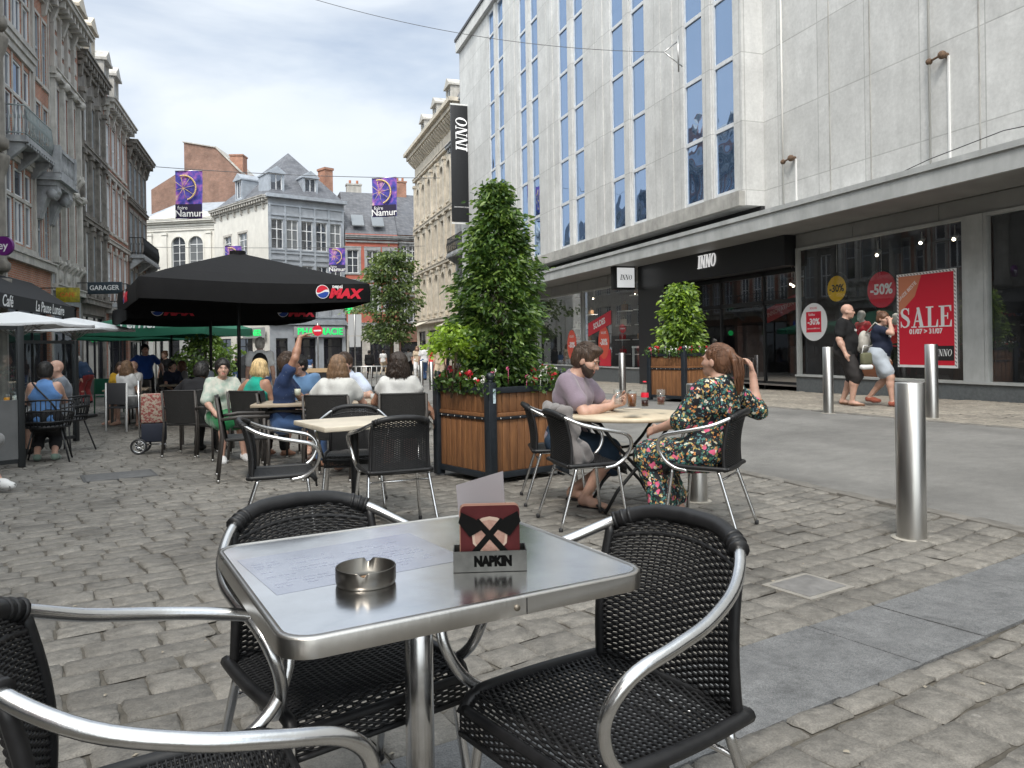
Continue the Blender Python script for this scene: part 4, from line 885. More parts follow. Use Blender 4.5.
for z0, z1 in ((4.5, 6.4), (7.5, 9.7), (10.5, 12.7)):
    for a, b in ((3.35, 3.80), (4.15, 4.6)): h.win(a, b, z0, z1, 1, 2, M_GFRAME, sur=.07, rec=.2)
h.iron_balcony(.2, 2.95, 7.75, .6, .9, mat('grey_iron', (.26, .30, .30), .5)); h.stone_balcony(3.1, 5.2, 7.3, .75, .85)
h.string(4.1, .25, .18); h.string(10.75, .2, .14, 0, 3.05); h.string(13.3, .15, .12); h.pil(3.0, 4.4, 13.3, .16, .07, False); h.pil(.07, -1, 13.3, .13, .09, False); h.pil(4.83, -1, 13.3, .10, .04, False)
h.shopfront(.3, 4.6, 3.2); h.cornice(13.7, .45); h.mansard(14.0, 2.2); h.dormer(1.5, 14.1); h.dormer(3.5, 14.1); h.done(M_ORBR, M_PALEST, rev=0)
# house 2: carved grey stone
h = left_house('townhouse', 'tall carved grey stone townhouse with ornate panels between the storeys', 30.9, 34.9, 9, 14.3)
for z0, z1 in ((4.7, 7.1), (8.3, 10.9)):
    for k in range(3): a = .5+k*1.12; h.win(a, a+.72, z0, z1, 1, 2, M_GFRAME, sur=.10, rec=.28, sill=True)
    for k in range(4): h.pil(.24+k*1.16, z0-.2, z1+.35, .2, .16); h.trim.sph((.24+k*1.16, -.2, z1+.25), .16, 8)
h.panels(.3, 3.75, 3.75, 4.45, 3); h.panels(.3, 3.75, 7.45, 8.0, 3); h.consoles(4.6, [.3+i*.56 for i in range(7)], .5); h.consoles(8.2, [.3+i*.56 for i in range(7)], .5)
h.string(3.5, .2, .2); h.string(7.2, .15, .2); h.string(11.2, .18, .22)
for k in range(4):
    for z in (11.6, 12.3, 13.0): h.trim.box(.3+k*.9, .95+k*.9, -.05, 0, z, z+.5); h.trim.box(.4+k*.9, .85+k*.9, -.02, .01, z+.1, z+.4)
    h.trim.box(.18+k*.9, .28+k*.9, -.14, 0, 11.5, 13.6)
h.shopfront(.3, 3.7, 3.1); h.cornice(13.8, .6); h.mansard(14.1, 2.8); h.dormer(1.0, 14.3, 1.3, 1.7); h.dormer(3.0, 14.3, 1.3, 1.7)
h.done([M_LIMEST, M_REDBR], M_PALEST, [(-1.2, 11.2, 0), (11.2, 14.3, 1)], rev=1)
# house 3: black stone
h = left_house('townhouse', 'narrow soot black stone townhouse with three tall windows per storey', 34.9, 39.4, 9, 13.7)
for z0, z1 in ((3.9, 6.3), (7.1, 9.3), (10.0, 11.8)):
    for k in range(3): a = .55+k*1.3; h.win(a, a+.8, z0, z1, 2, 2, M_WFRAME if k != 1 else M_GFRAME, sur=.14, rec=.28, lint=False)
    for k in range(4): h.pil(.3+k*1.3, z0-.3, z1+.3, .2, .14)
h.string(3.3, .2, .25); h.string(6.65, .15, .18); h.string(9.6, .15, .18); h.panels(.4, 4.2, 6.85, 7.0, 3)
h.shopfront(.3, 4.2, 2.9); h.cornice(13.3, .35); h.mansard(13.7, 2.2); h.dormer(1.2, 13.9, 1.2, 1.6, wallm=M_CREAM); h.dormer(3.2, 13.9, 1.2, 1.6, wallm=M_CREAM); h.done(M_DARKST, M_DARKST)
h = left_house('townhouse', 'red brick townhouse with white stone bands beyond the soot black one', 39.4, 44.8, 9, 13.4)
for z0, z1 in ((3.7, 6.0), (7.0, 9.2), (10.1, 12.0)):
    for k in range(4): a = .45+k*1.25; h.win(a, a+.70, z0, z1, 2, 2, M_WFRAME, sur=.09, rec=.22, key=True)
h.string(3.1, .2, .3); h.string(6.4, .15, .12); h.string(9.5, .15, .12); h.shopfront(.3, 5, 2.7); h.cornice(12.8, .5); h.mansard(13.4, 2.2, m=M_ZINC); h.dormer(1.6, 13.6, wallm=M_PALEST); h.dormer(3.8, 13.6, wallm=M_PALEST)
h.iron_balcony(.5, 4.9, 3.6, .8, .9); h.done(M_REDBR, M_PALEST, rev=0)
h = left_house('townhouse', 'dark brick townhouse at the far end of the left row', 44.8, 50.6, 9, 12.8)
for z0, z1 in ((3.5, 5.7), (6.7, 8.8), (9.7, 11.5)):
    for k in range(4): a = .5+k*1.35; h.win(a, a+.8, z0, z1, 2, 2, M_GFRAME, sur=.15, rec=.25)
h.string(3.0, .2, .3); h.string(6.1, .15, .12); h.string(9.2, .15, .12); h.shopfront(.3, 5.3, 2.6); h.cornice(12.3, .5); h.mansard(12.8, 2.0); h.chimney(1.0, 1.2, 14.5, 16, 1.0, .7); h.iron_balcony(.3, 5.5, 6.5, .7, .9); h.done(M_DKBR, M_DARKST)
for a_, b_, H_2, wm_, lb_ in ((51, 63, 13, M_DKBR, 'brown brick house set back beyond the far end of the left row'), (63, 76, 12, M_PALEST, 'pale stone house set back farthest along the left side')):
    h = House('townhouse', lb_, 'building', -9.7, a_, rad(90), b_-a_-.02, 8, H_2, z=-1.6); h.t = .12
    for z0 in (3.4, 6.5, 9.4):
        for k in range(5): h.win(.8+k*2.2, 1.8+k*2.2, z0, z0+1.9, 2, 2)
    h.shopfront(.5, 11, 2.3); h.cornice(H_2-.5, .4, False); h.mansard(H_2, 2.2); h.done(wm_, M_PALEST)
# ---------------- beyond the store on the right side: rotz -90
def right_house(name, label, Ya, Yb, X, D, H): return House(name, label, 'building', X, Yb, rad(-90), Yb-Ya-.01, D, H, z=-1.2)
h = right_house('townhouse', 'narrow sooty cream townhouse with balcony squeezed beside the department store', 40.6, 46.0, 12.2, 10, 14.6)
for z0, z1, ar in ((3.9, 6.2, True), (7.3, 9.6, False), (10.4, 12.4, True)):
    for k in range(3): a = .7+k*1.6; h.win(a, a+.9, z0, z1, 2, 2, M_GFRAME, sur=.2, rec=.35, arch=ar)
    for k in range(4): h.pil(.35+k*1.6, z0-.4, z1+.4, .3, .18)
h.string(3.1, .2, .4); h.string(6.6, .2, .25); h.string(9.8, .2, .25); h.iron_balcony(.4, 5.0, 7.0, .8, .9); h.cornice(13.4, .7); h.shopfront(.3, 5.0, 2.7)
h.mansard(14.6, 2.4, .8); h.dormer(1.5, 14.4, 1.6, 2.0, wallm=M_LIMEST); h.dormer(3.9, 14.4, 1.6, 2.0, wallm=M_LIMEST); h.done(streaky(mat('sooty_cream_stone', (.36, .32, .26), .85, var=.35, vs=2, bump=.4), .5), M_LIMEST)
h = right_house('townhouse', 'warm cream stone corner building with heavy white cornice and arched windows', 46.0, 60.2, 12.55, 10, 16.8)
for z0, z1, ar in ((3.9, 6.5, True), (7.7, 10.0, False), (11.1, 13.7, True)):
    for k in range(7): a = .7+k*1.95; h.win(a, a+.95, z0, z1, 2, 2, M_GFRAME, pm=M_PANE2 if k % 2 else M_PANE, sur=.2, rec=.35, arch=ar)
    for k in range(8): h.pil(.3+k*1.94, z0-.4, z1+.4, .34, .16)
h.string(3.1, .22, .35); h.string(7.0, .18, .2); h.string(10.4, .18, .2); h.string(14.4, .18, .2)
h.trim.box(-.1, h.W+.5, -.9, 0, 16.4, 16.65); h.trim.box(-.1, h.W+.35, -.65, 0, 16.1, 16.4)
n = 26
for i in range(n): x = (i+.5)*h.W/n; h.trim.prism([(0, 16.1), (-.55, 16.1), (-.55, 15.95), (-.1, 15.5), (0, 15.5)], x-.12, x+.12, 0, 'x')
for a in (.5, 4.1, 7.7, 11.2): h.shopfront(a, a+2.6, 2.6)
h.mansard(16.8, 2.2, 1.2); h.dormer(2.5, 16.9, 1.3, 1.7, wallm=M_PALEST); h.dormer(6.5, 16.9, 1.3, 1.7, wallm=M_PALEST); h.dormer(10.5, 16.9, 1.3, 1.7, wallm=M_PALEST); h.done(M_CREAM, M_CREAM)
# awnings over the far shops on the right
for i, (Y, lab) in enumerate(((42.2, 'cream awning folded out beside the department store'), (54.5, 'far cream awning on the cream corner building'))):
    t = thing('shop_awning', lab, 'awning', (11.85, Y, 0), rad(-90)); mb = MB(); mb.add([(-1.8, 0, 3.2), (1.8, 0, 3.2), (1.8, -1.6, 2.55), (-1.8, -1.6, 2.55), (-1.8, 0, 3.16), (1.8, 0, 3.16), (1.8, -1.6, 2.51), (-1.8, -1.6, 2.51)], [(0, 3, 2, 1), (4, 5, 6, 7), (0, 1, 5, 4), (2, 3, 7, 6)])
    mb.box(-1.8, 1.8, -1.62, -1.6, 2.35, 2.55); mb.build('canvas', mat('cream_canvas', (.6, .55, .45), .8), t)
# ---------------- head of the street
def far_house(name, label, pa, da, pb, db, D, H, group=None):
    a = cam2w((pa-512)/768*da, da); b = cam2w((pb-512)/768*db, db); rz = math.atan2(b[1]-a[1], b[0]-a[0])
    return House(name, label, 'building', a[0], a[1], rz, math.hypot(b[0]-a[0], b[1]-a[1]), D, H, z=-1.6)
# orange brick party walls behind
a = cam2w((156-512)/768*88, 88); b = cam2w((256-512)/768*88, 88); rz = math.atan2(b[1]-a[1], b[0]-a[0])
t = thing('brick_warehouse', 'tall orange brick party wall rising behind the white chapel front', 'building', (a[0], a[1], 0), rz)
k = 88/768; X = lambda px: (px-156)*k; Z = lambda y: (352.5-y)*k+1.22
mb = MB(); mb.prism([(X(156), -1.6), (X(187), -1.6), (X(187), Z(171)), (X(156), Z(190))], -.6, 9, 0, 'y'); mb.prism([(X(187.01), -1.6), (X(256), -1.6), (X(256), Z(176)), (X(245), Z(175)), (X(219), Z(148)), (X(187.01), Z(142))], 0, 9, 0, 'y'); mb.build('wall', streaky(mat_brick('old_party_brick', (.27, .125, .08), (.20, .09, .06), (.26, .22, .19), rough=.9), .3, (.6, .6, .3)), t)
mb = MB(); mb.prism([(X(218.5), Z(147.6)), (X(245), Z(174.6)), (X(246), Z(173.8)), (X(219.5), Z(146.6))], -.2, 9, 0, 'y'); mb.prism([(X(186), Z(142)), (X(219), Z(148)), (X(219), Z(147)), (X(186), Z(141))], -.2, 9, 0, 'y'); mb.build('coping', M_PALEST, t)
mb = MB(); mb.box(X(231), X(244), .5, 2.0, Z(178), Z(155)); mb.box(X(230.3), X(244.7), .4, 2.1, Z(155), Z(153.5)); mb.build('chimney', M_ORBR, t)
# white chapel-like front
h = far_house('chapel_front', 'white rendered building with twin arched windows below a gable', 140, 73, 217, 71.5, 12, 13.6)
k = 72/768; X = lambda px: (px-140)*h.W/77; Z = lambda y: (352.5-y)*k+1.22
for a, b in ((175, 186), (192, 203.5)):
    h.win(X(a)-.15, X(b)+.15, Z(268), Z(236), 2, 4, M_WFRAME, arch=True, rec=.35)
h.string(Z(230), .2, .12); h.string(Z(278), .2, .12); 
for px in (152, 167, 211): h.pil(X(px), -1, Z(232), .5, .15)
h.trim.prism([(X(140), Z(217.5)), (X(216.5), Z(217.5)), (X(216), Z(215)), (X(188), Z(204)), (X(182), Z(204)), (X(150), Z(216))], -.15, .3, 0, 'y')
h.cornice(Z(222), .6, False); h.shopfront(X(160), X(180), 2.6); h.shopfront(X(190), X(206), 2.6)
h.gable(13.9, 2.6, M_ZINC); h.done(M_WHITER, M_WHITER)
# white wing and grey slate-hung corner house share a hipped roof
ca = cam2w((216-512)/768*69, 69); cb = cam2w((270-512)/768*62, 62); cc = cam2w((346-512)/768*66, 66)
h = far_house('corner_building', 'white and grey corner building with hipped slate roof and dormers above the pharmacy', 216, 69, 270, 62, .3, 14.0)
L1 = h.W
for a, b in ((.14, .27), (.40, .55)): h.win(a*L1*1.05+.5, b*L1*1.05+.5, 9.0, 11.3, 2, 4, M_WFRAME, sur=.12)
for a, b in ((.14, .27), (.40, .55)): h.win(a*L1*1.05+.5, b*L1*1.05+.5, 5.2, 7.6, 2, 4, M_WFRAME, sur=.12)
h.cornice(13.6, .5, True); h.shopfront(.5, 3, 2.4); h.shopfront(4, 7, 2.4)
mb = MB(); wall_open(mb, 0, L1, -1.6, 14.0, h.ops, 0, .24); mb.build('wall', M_WHITER, h.r); h.trim.build('stone_trim', M_PALEST, h.r)
root = h.r; inv = (Matrix.Translation(root.location) @ Matrix.Rotation(root.rotation_euler.z, 4, 'Z')).inverted()
def wl(x, y, z): return inv @ Vector((x, y, z))
# right face as a second wall of the same building
rz2 = math.atan2(cc[1]-cb[1], cc[0]-cb[0]); L2 = math.hypot(cc[0]-cb[0], cc[1]-cb[1])
h2 = House.__new__(House); h2.W, h2.D, h2.H, h2.z = L2, 5, 14.0, -1.6; h2.ops = []; h2.wins = []; h2.trim = MB(); h2.wn = 0
pv = bpy.data.objects.new('facade_wing', None); COL.objects.link(pv); h2.r = pv
made0 = set(bpy.data.objects)
for r_, (z0, z1) in enumerate(((9.6, 12.0), (5.9, 8.3))):
    for k_ in range(5): x = .25+k_*1.27; h2.win(x, x+.98, z0, z1, 2, 3, M_WFRAME, sur=.08, rec=.12)
for k_ in range(6): h2.pil(.12+k_*1.27, 4.0, 13.2, .14, .10, False)
for z in (4.0, 8.7, 9.2, 12.3, 13.1): h2.trim.box(0, L2, -.09, 0, z, z+.14)
h2.trim.box(-.2, L2+.1, -.5, 0, 13.7, 13.98)
h2.trim.box(-.1, L2, -.25, 0, 3.4, 3.75)
for x0, x1 in ((.5, 1.5), (2.1, 3.9), (4.6, 6.3)): h2.shopfront(x0, x1, 2.3)
mb = MB(); wall_open(mb, 0, L2, -1.6, 14.0, h2.ops, 0, .24); mb.build('wall', mat('slate_grey_cladding', (.30, .32, .35), .7, var=.15, vs=2), pv); h2.trim.build('stone_trim', M_ZINC, pv)
# move these parts under the building itself
MT = inv @ Matrix.Translation((cb[0], cb[1], 0)) @ Matrix.Rotation(rz2, 4, 'Z')
for o in list(pv.children):
    o.parent = root; o.data.transform(MT)
    for c_ in o.children: c_.data.transform(MT)
bpy.data.objects.remove(pv)
ap = cam2w((291-512)/768*68.5, 68.5); bk1 = cam2w((232-512)/768*80, 80); bk2 = cam2w((330-512)/768*76, 76)
def out(p, q, r_, e=.5): return p
mb = MB(); P_ = [wl(*ca, 13.99), wl(*cb, 13.99), wl(*cc, 13.99), wl(*bk2, 13.99), wl(*bk1, 13.99), wl(*ap, 18.9), wl(*cam2w((262-512)/768*74, 74), 17.5)]
mb.add(P_, [(0, 1, 5, 6), (1, 2, 5), (2, 3, 5), (3, 4, 6, 5), (4, 0, 6)]); roof = mb.build('roof', M_SLATE, root)
mb = MB(); B_ = [wl(*ca, -1.6), wl(*bk1, -1.6), wl(*bk2, -1.6), wl(*cc, -1.6)]; T_ = [wl(*ca, 13.99), wl(*bk1, 13.99), wl(*bk2, 13.99), wl(*cc, 13.99)]
mb.add(B_+T_, [(0, 1, 5, 4), (1, 2, 6, 5), (2, 3, 7, 6)]); mb.build('back_wall', M_WHITER, root)
def free_dormer(px, dep, z, rzw, w_=1.3, h_=1.7):
    x, y = cam2w((px-512)/768*dep, dep); hh = House.__new__(House); e = bpy.data.objects.new('d', None); COL.objects.link(e); hh.r = e; hh.dormer(0, 0, w_, h_, 2.4, 0, M_ZINC)
    Mx = inv @ Matrix.Translation((x, y, z)) @ Matrix.Rotation(rzw, 4, 'Z')
    for o in list(e.children):
        o.parent = root; o.data.transform(Mx)
        for c_ in o.children: c_.data.transform(Mx)
    bpy.data.objects.remove(e)
rz1 = root.rotation_euler.z
free_dormer(241, 65.8, 14.2, rz1); free_dormer(279, 62.9, 14.1, rz2); free_dormer(313, 64.9, 14.1, rz2)
x, y = cam2w((328-512)/768*70, 70); c_ = wl(x, y, 0)
mb = MB(); mb.box(c_.x-.6, c_.x+.6, c_.y-.4, c_.y+.4, 14.5, 17.6, 0); mb.box(c_.x-.68, c_.x+.68, c_.y-.48, c_.y+.48, 17.6, 17.8, 0); mb.build('chimney', M_ORBR, roof)
# pharmacy lettering and cross
M_GREEN = emis('green_neon', (.02, .60, .14), .55)
t = thing('shop_sign', 'green PHARMACIE letters on the ground floor of the grey corner building', 'sign', (cb[0], cb[1], 0), rz2)
text('PHARMACIE', .78, frame((4.2, -.30, 2.82), (1, 0, 0), (0, 0, 1)), M_GREEN, t, 'sign_lettering', .02, .02, 0, 'CENTER', .95)
mb = MB(); mb.box(1.9, 6.4, -.29, -.26, 2.40, 3.25); mb.build('sign_board', mat('sign_grey', (.3, .31, .32), .6), t)
t = thing('shop_sign', 'green pharmacy lettering on the white wing behind the black parasol', 'sign', (ca[0], ca[1], 0), rz1)
text('HANSER', .7, frame((L1*.78, -.30, 2.75), (1, 0, 0), (0, 0, 1)), M_GREEN, t, 'sign_lettering', .02, .02)
mb = MB(); mb.box(L1*.78-1.9, L1*.78+1.9, -.29, -.26, 2.35, 3.2); mb.build('sign_board', mat('sign_grey', (.3, .31, .32), .6), t)
x, y = cam2w((350-512)/768*61, 61)
t = thing('pharmacy_cross', 'green lit pharmacy cross projecting at the right corner of the grey building', 'sign', (x, y, 4.0))
mb = MB(); mb.box(-.36, .36, 0, .15, .38, .62); mb.box(-.12, .12, .002, .148, .14, .378); mb.box(-.12, .12, .002, .148, .622, .86); mb.build('cross', M_GREEN, t)
mb = MB(); mb.tube([(0, .08, .5), (.2, 1.5, .5), (.4, 4, .5)], .03, 6); mb.build('arm', BLACKM, t)
# red house and dark brick house
h = far_house('townhouse', 'red fronted house with grey mansard roof and two skylights', 347, 66, 399, 67.5, 9, 11.3)
k = h.W/52; X = lambda px: (px-347)*k; Z = lambda y: (350-y)*66.5/768+1.22
for a, b in ((348.5, 359.5), (368, 379), (386, 396)):
    for z0, z1 in ((Z(273), Z(250)), (Z(310), Z(288))): h.win(X(a), X(b), z0, z1, 2, 3, M_WFRAME, sur=.22, rec=.15)
h.shopfront(X(349), X(362), 2.0); h.shopfront(X(370), X(394), 2.0); h.string(Z(282), .2, .1); h.string(3.3, .25, .2); h.cornice(10.9, .35, False)
h.mansard(11.3, 4.2, 3.2)
for a, b in ((354, 366), (374, 386)):
    mb = MB(); zz = 12.0; y_ = (zz-11.3)*3.2/4.2; mb.add([(X(a), y_-.55, zz+.05), (X(b), y_-.55, zz+.05), (X(b), y_+.45, zz+1.1), (X(a), y_+.45, zz+1.1), (X(a), y_-.55, zz-.05), (X(b), y_-.55, zz-.05), (X(b), y_+.5, zz+1.0), (X(a), y_+.5, zz+1.0)], [(0, 1, 2, 3), (4, 5, 1, 0), (5, 6, 2, 1), (7, 4, 0, 3)]); mb.build('skylight', M_PANE2, h.roof)
h.chimney(X(362), 3.4, 14.8, 16.2, 1.3, .8, M_PALEST); h.done([M_PALEST, M_REDPLAS], M_LIMEST, [(-1.6, 3.3, 0), (3.3, 11.3, 1)])
h = far_house('townhouse', 'dark brick house with white windows left of the cream corner building', 399.2, 68, 440, 69.5, 9, 11.4)
k = h.W/41; X = lambda px: (px-399.2)*k; Z = lambda y: (349.5-y)*68.5/768+1.22
for a, b in ((402.5, 408.5), (410.5, 417.5), (421, 427), (430, 436)):
    for z0, z1 in ((Z(261), Z(246)), (Z(291), Z(273)), (Z(322), Z(304))): h.win(X(a), X(b), z0, z1, 2, 3, M_WFRAME, sur=.16, rec=.15)
h.string(Z(267), .12, .08); h.string(Z(297), .12, .08); h.shopfront(X(401), X(436), 1.9); h.cornice(11.0, .3, False); h.gable(11.4, 4.5); h.chimney(X(416), 4.2, 14.5, 17.0, 1.0, .8); h.done(M_DKBR if False else streaky(mat_brick('brown_red_brick', (.26, .10, .06), (.2, .08, .05), (.2, .17, .14)), .2), M_LIMEST)
h = far_house('rear_house', 'grey roofed house seen between the left row and the chapel front', 100, 80, 158, 78, 9, 12.6)
for k_ in range(3): h.win(1+k_*1.8, 2+k_*1.8, 8.5, 10.6, 2, 3)
h.gable(12.6, 2.6); h.done(M_WHITER, M_PALEST)
# ================================================================== PEOPLE (continuous bodies grown from a distance field)
class Field:
    def __init__(s, lo, hi, h):
        s.h = h; s.lo = np.array(lo, float); n = np.ceil((np.array(hi)-s.lo)/h).astype(int)+1
        s.n = n; s.F = np.full(tuple(n), .25, np.float32)
        s.ax = [s.lo[i]+h*np.arange(n[i]) for i in range(3)]
    def sub(s, lo, hi, m):
        a = [max(0, int((lo[i]-m-s.lo[i])/s.h)) for i in range(3)]; b = [min(s.n[i], int((hi[i]+m-s.lo[i])/s.h)+2) for i in range(3)]
        if any(b[i] <= a[i] for i in range(3)): return None, None
        sl = tuple(slice(a[i], b[i]) for i in range(3))
        return sl, np.meshgrid(*[s.ax[i][a[i]:b[i]] for i in range(3)], indexing='ij', copy=False)
    def smin(s, sl, d, k):
        a = s.F[sl]; hh = np.maximum(k-np.abs(a-d), 0)/k if k > 0 else 0
        s.F[sl] = np.minimum(a, d)-hh*hh*k*.25
    def cone(s, a, b, ra, rb, k=.03, sq=None):
        a = np.array(a, float); b = np.array(b, float); r = max(ra, rb)
        sl, g = s.sub(np.minimum(a, b)-r, np.maximum(a, b)+r, k+.02)
        if sl is None: return
        ab = b-a; L2 = float(ab@ab)+1e-9
        X, Y, Z = g[0]-a[0], g[1]-a[1], g[2]-a[2]
        t = np.clip((X*ab[0]+Y*ab[1]+Z*ab[2])/L2, 0, 1); dx, dy, dz = X-t*ab[0], Y-t*ab[1], Z-t*ab[2]
        s.smin(sl, np.sqrt(dx*dx+dy*dy+dz*dz)-(ra+(rb-ra)*t), k)
    def ell(s, c, R, M=None, k=.02, neg=False):
        c = np.array(c, float); r = max(R); sl, g = s.sub(c-r, c+r, k+.02)
        if sl is None: return
        X, Y, Z = g[0]-c[0], g[1]-c[1], g[2]-c[2]
        if M is not None: X, Y, Z = (M[0][0]*X+M[1][0]*Y+M[2][0]*Z, M[0][1]*X+M[1][1]*Y+M[2][1]*Z, M[0][2]*X+M[1][2]*Y+M[2][2]*Z)
        k0 = np.sqrt((X/R[0])**2+(Y/R[1])**2+(Z/R[2])**2); k1 = np.sqrt((X/R[0]**2)**2+(Y/R[1]**2)**2+(Z/R[2]**2)**2)+1e-9
        d = k0*(k0-1)/k1
        if neg: a = s.F[sl]; dd = -d; hh = np.maximum(k-np.abs(a-dd), 0)/k; s.F[sl] = np.maximum(a, dd)+hh*hh*k*.25
        else: s.smin(sl, d, k)
    def cut(s, p, n):        # keep the side where (x-p).n < 0
        n = np.array(n, float); n /= np.linalg.norm(n); g = np.meshgrid(*s.ax, indexing='ij', sparse=True)
        s.F = np.maximum(s.F, ((g[0]-p[0])*n[0]+(g[1]-p[1])*n[1]+(g[2]-p[2])*n[2]).astype(np.float32))
    def wrinkle(s, amp, fr, seed=0):
        g = np.meshgrid(*s.ax, indexing='ij', sparse=True); a, b, c = fr, fr*1.3, fr*.7
        s.F = s.F+(amp*(np.sin(a*g[0]+2.1*np.sin(b*.6*g[2]+seed)+1.3*np.sin(g[1]*a*.8))*np.sin(c*g[2]+1.7*np.sin(a*.7*g[0]+seed)+g[1]*b*.5))).astype(np.float32)
    def ridges(s, amp, n, c, axis=2):     # hair strands around a centre
        g = np.meshgrid(*s.ax, indexing='ij', sparse=True); an = np.arctan2(g[1]-c[1], g[0]-c[0])
        s.F = s.F+(amp*np.sin(an*n+3*np.sin(9*(g[2]-c[2])))).astype(np.float32)+0*(g[2]).astype(np.float32)
    def mesh(s):
        F = s.F; n = F.shape; ins = F < 0
        c = np.zeros((n[0]-1, n[1]-1, n[2]-1), np.int8)
        for i in (0, 1):
            for j in (0, 1):
                for k in (0, 1): c += ins[i:n[0]-1+i, j:n[1]-1+j, k:n[2]-1+k]
        act = (c > 0) & (c < 8); idx = np.full(act.shape, -1, np.int64); I = np.argwhere(act); idx[act] = np.arange(len(I))
        P = np.zeros((len(I), 3)); W = np.zeros(len(I))
        cr = [(i, j, k) for i in (0, 1) for j in (0, 1) for k in (0, 1)]
        for a in cr:
            for ax in range(3):
                if a[ax]: continue
                b = list(a); b[ax] = 1
                fa = F[I[:, 0]+a[0], I[:, 1]+a[1], I[:, 2]+a[2]]; fb = F[I[:, 0]+b[0], I[:, 1]+b[1], I[:, 2]+b[2]]
                m = (fa < 0) != (fb < 0); t = np.where(m, fa/(fa-fb+1e-12), 0)
                q = np.array(a, float)[None]+np.zeros((len(I), 3)); q[:, ax] += t
                P += q*m[:, None]; W += m
        P = (I+P/W[:, None])*s.h+s.lo
        Q = []
        for ax in range(3):
            b1, b2 = (ax+1) % 3, (ax+2) % 3
            A = [slice(1, -1)]*3; B = [slice(1, -1)]*3; A[ax] = slice(0, n[ax]-1); B[ax] = slice(1, n[ax])
            sa, sb = ins[tuple(A)], ins[tuple(B)]; E = np.argwhere(sa != sb); 
            if not len(E): continue
            up = sa[tuple(E.T)]; E = E.copy(); E[:, b1] += 1; E[:, b2] += 1
            def at(d1, d2): e = E.copy(); e[:, b1] -= d1; e[:, b2] -= d2; return idx[tuple(e.T)]
            q = np.stack([at(1, 1), at(0, 1), at(0, 0), at(1, 0)], -1); q[~up] = q[~up][:, ::-1]; Q.append(q)
        return P, np.concatenate(Q)
def lerp(a, b, t): return np.array(a, float)*(1-t)+np.array(b, float)*t
def ik(a, b, l1, l2, hint):
    a = np.array(a, float); b = np.array(b, float); d = b-a; L = np.linalg.norm(d)
    if L > (l1+l2)*.999: b = a+d/L*(l1+l2)*.999; d = b-a; L = np.linalg.norm(d)
    x = (l1*l1-l2*l2+L*L)/(2*L); y = math.sqrt(max(0, l1*l1-x*x)); u = d/L; h = np.array(hint, float); h = h-u*(h@u); h /= np.linalg.norm(h)+1e-9
    return a+u*x+h*y, b
def strands(Hd, rt, fwd, HS, style, hair, vol, hm, parent, loc):
    rs = random.Random(int(abs(loc[0]*977+loc[1]*331))); mb = MB(); R = np.array([.078+vol, .094+vol, .092+vol])*1.015; C0 = np.array([0, -.020, .036]); ln = hair.get('len', .22)
    def E(az, th):      # az 0 = back, th 0 = crown
        return C0+np.array([R[0]*math.sin(th)*math.sin(az), -R[1]*math.sin(th)*math.cos(az), R[2]*math.cos(th)])
    def W(p): return Vector(Hd(*p))
    if style in ('long', 'bob', 'curly', 'fringe'):
        for i in range(420):
            az = rs.uniform(-2.35, 2.35); t0 = rs.uniform(.0, .8); n = 5; pts = [W(E(az+rs.gauss(0, .02), t0+(1.62-t0)*k/n)) for k in range(n+1)]
            e = pts[-1]; L_ = ln*rs.uniform(.75, 1.18)*HS; dx = Vector(rt)*math.sin(az)*.25-Vector(fwd)*.12*math.cos(az)+Vector((rs.gauss(0, .07), rs.gauss(0, .07), 0)); wv = rs.uniform(0, 6)
            for k in range(1, 7):
                q = k/6; c = .012*math.sin(wv+q*9) if style == 'curly' else .003*math.sin(wv+q*5)
                pts.append(e+Vector((0, 0, -L_*q))+dx*L_*q*(1-.5*q)+Vector((c, c*.6, 0)))
            mb.tube(pts, [.0030]*(len(pts)-1)+[.001], 4, cap=False)
    elif style in ('pony', 'bun'):
        kn = np.array([0, -.112, .075])
        for i in range(260):
            az = rs.uniform(-2.5, 2.5); th = rs.uniform(.5, 1.75) if abs(az) < 2 else rs.uniform(.3, .8); p0 = E(az, th); pts = []
            for k in range(7):
                q = k/6; p = p0*(1-q)+kn*q; d = (p-C0); d = d/np.sqrt(((d/R)**2).sum()); pts.append(W(C0+d))
            mb.tube(pts, .0028, 4, cap=False)
        if style == 'pony':
            for i in range(110):
                a = Hd(*kn); j = np.array([rs.gauss(0, .011), rs.gauss(0, .011), 0]); pts = [Vector(a)]
                for (f_, d_, r_) in ((.045, .05, 0), (.055, .15, .01), (.05, .23, .02), (.04, .29, .025)): pts.append(Vector(a-fwd*f_+rt*r_+np.array([0, 0, -d_*rs.uniform(.95, 1.05)])+j*(1.3 if d_ < .22 else .9)))
                mb.tube(pts, [.003]*4+[.001], 4, cap=False)
            for i in range(40):
                az = rs.uniform(-1.4, 1.4); p = W(E(az, rs.uniform(1.6, 1.9))); mb.tube([p, p+Vector((rs.gauss(0, .02), rs.gauss(0, .02), -.04)), p+Vector((rs.gauss(0, .03), rs.gauss(0, .03), -.09))], .0013, 3, cap=False)
    else:
        for i in range(360):
            az = rs.uniform(-2.3, 2.3); th = rs.uniform(.0, 1.75) if abs(az) < 1.5 else rs.uniform(0, 1.05); p = E(az, th); up = math.cos(th); pts = []
            for k in range(4):
                q = k/3*.045; d = np.array([0, 1.0*max(0, up)+.15, -1.0*(1-max(0, up))])*q; v = p+d-C0; v = v/np.sqrt(((v/R)**2).sum())*(1+.05*k/3); pts.append(W(C0+v))
            mb.tube(pts, [.003, .003, .0025, .001], 4, cap=False)
    mb.build('hair_strand', hm, parent)
SKINS = {}
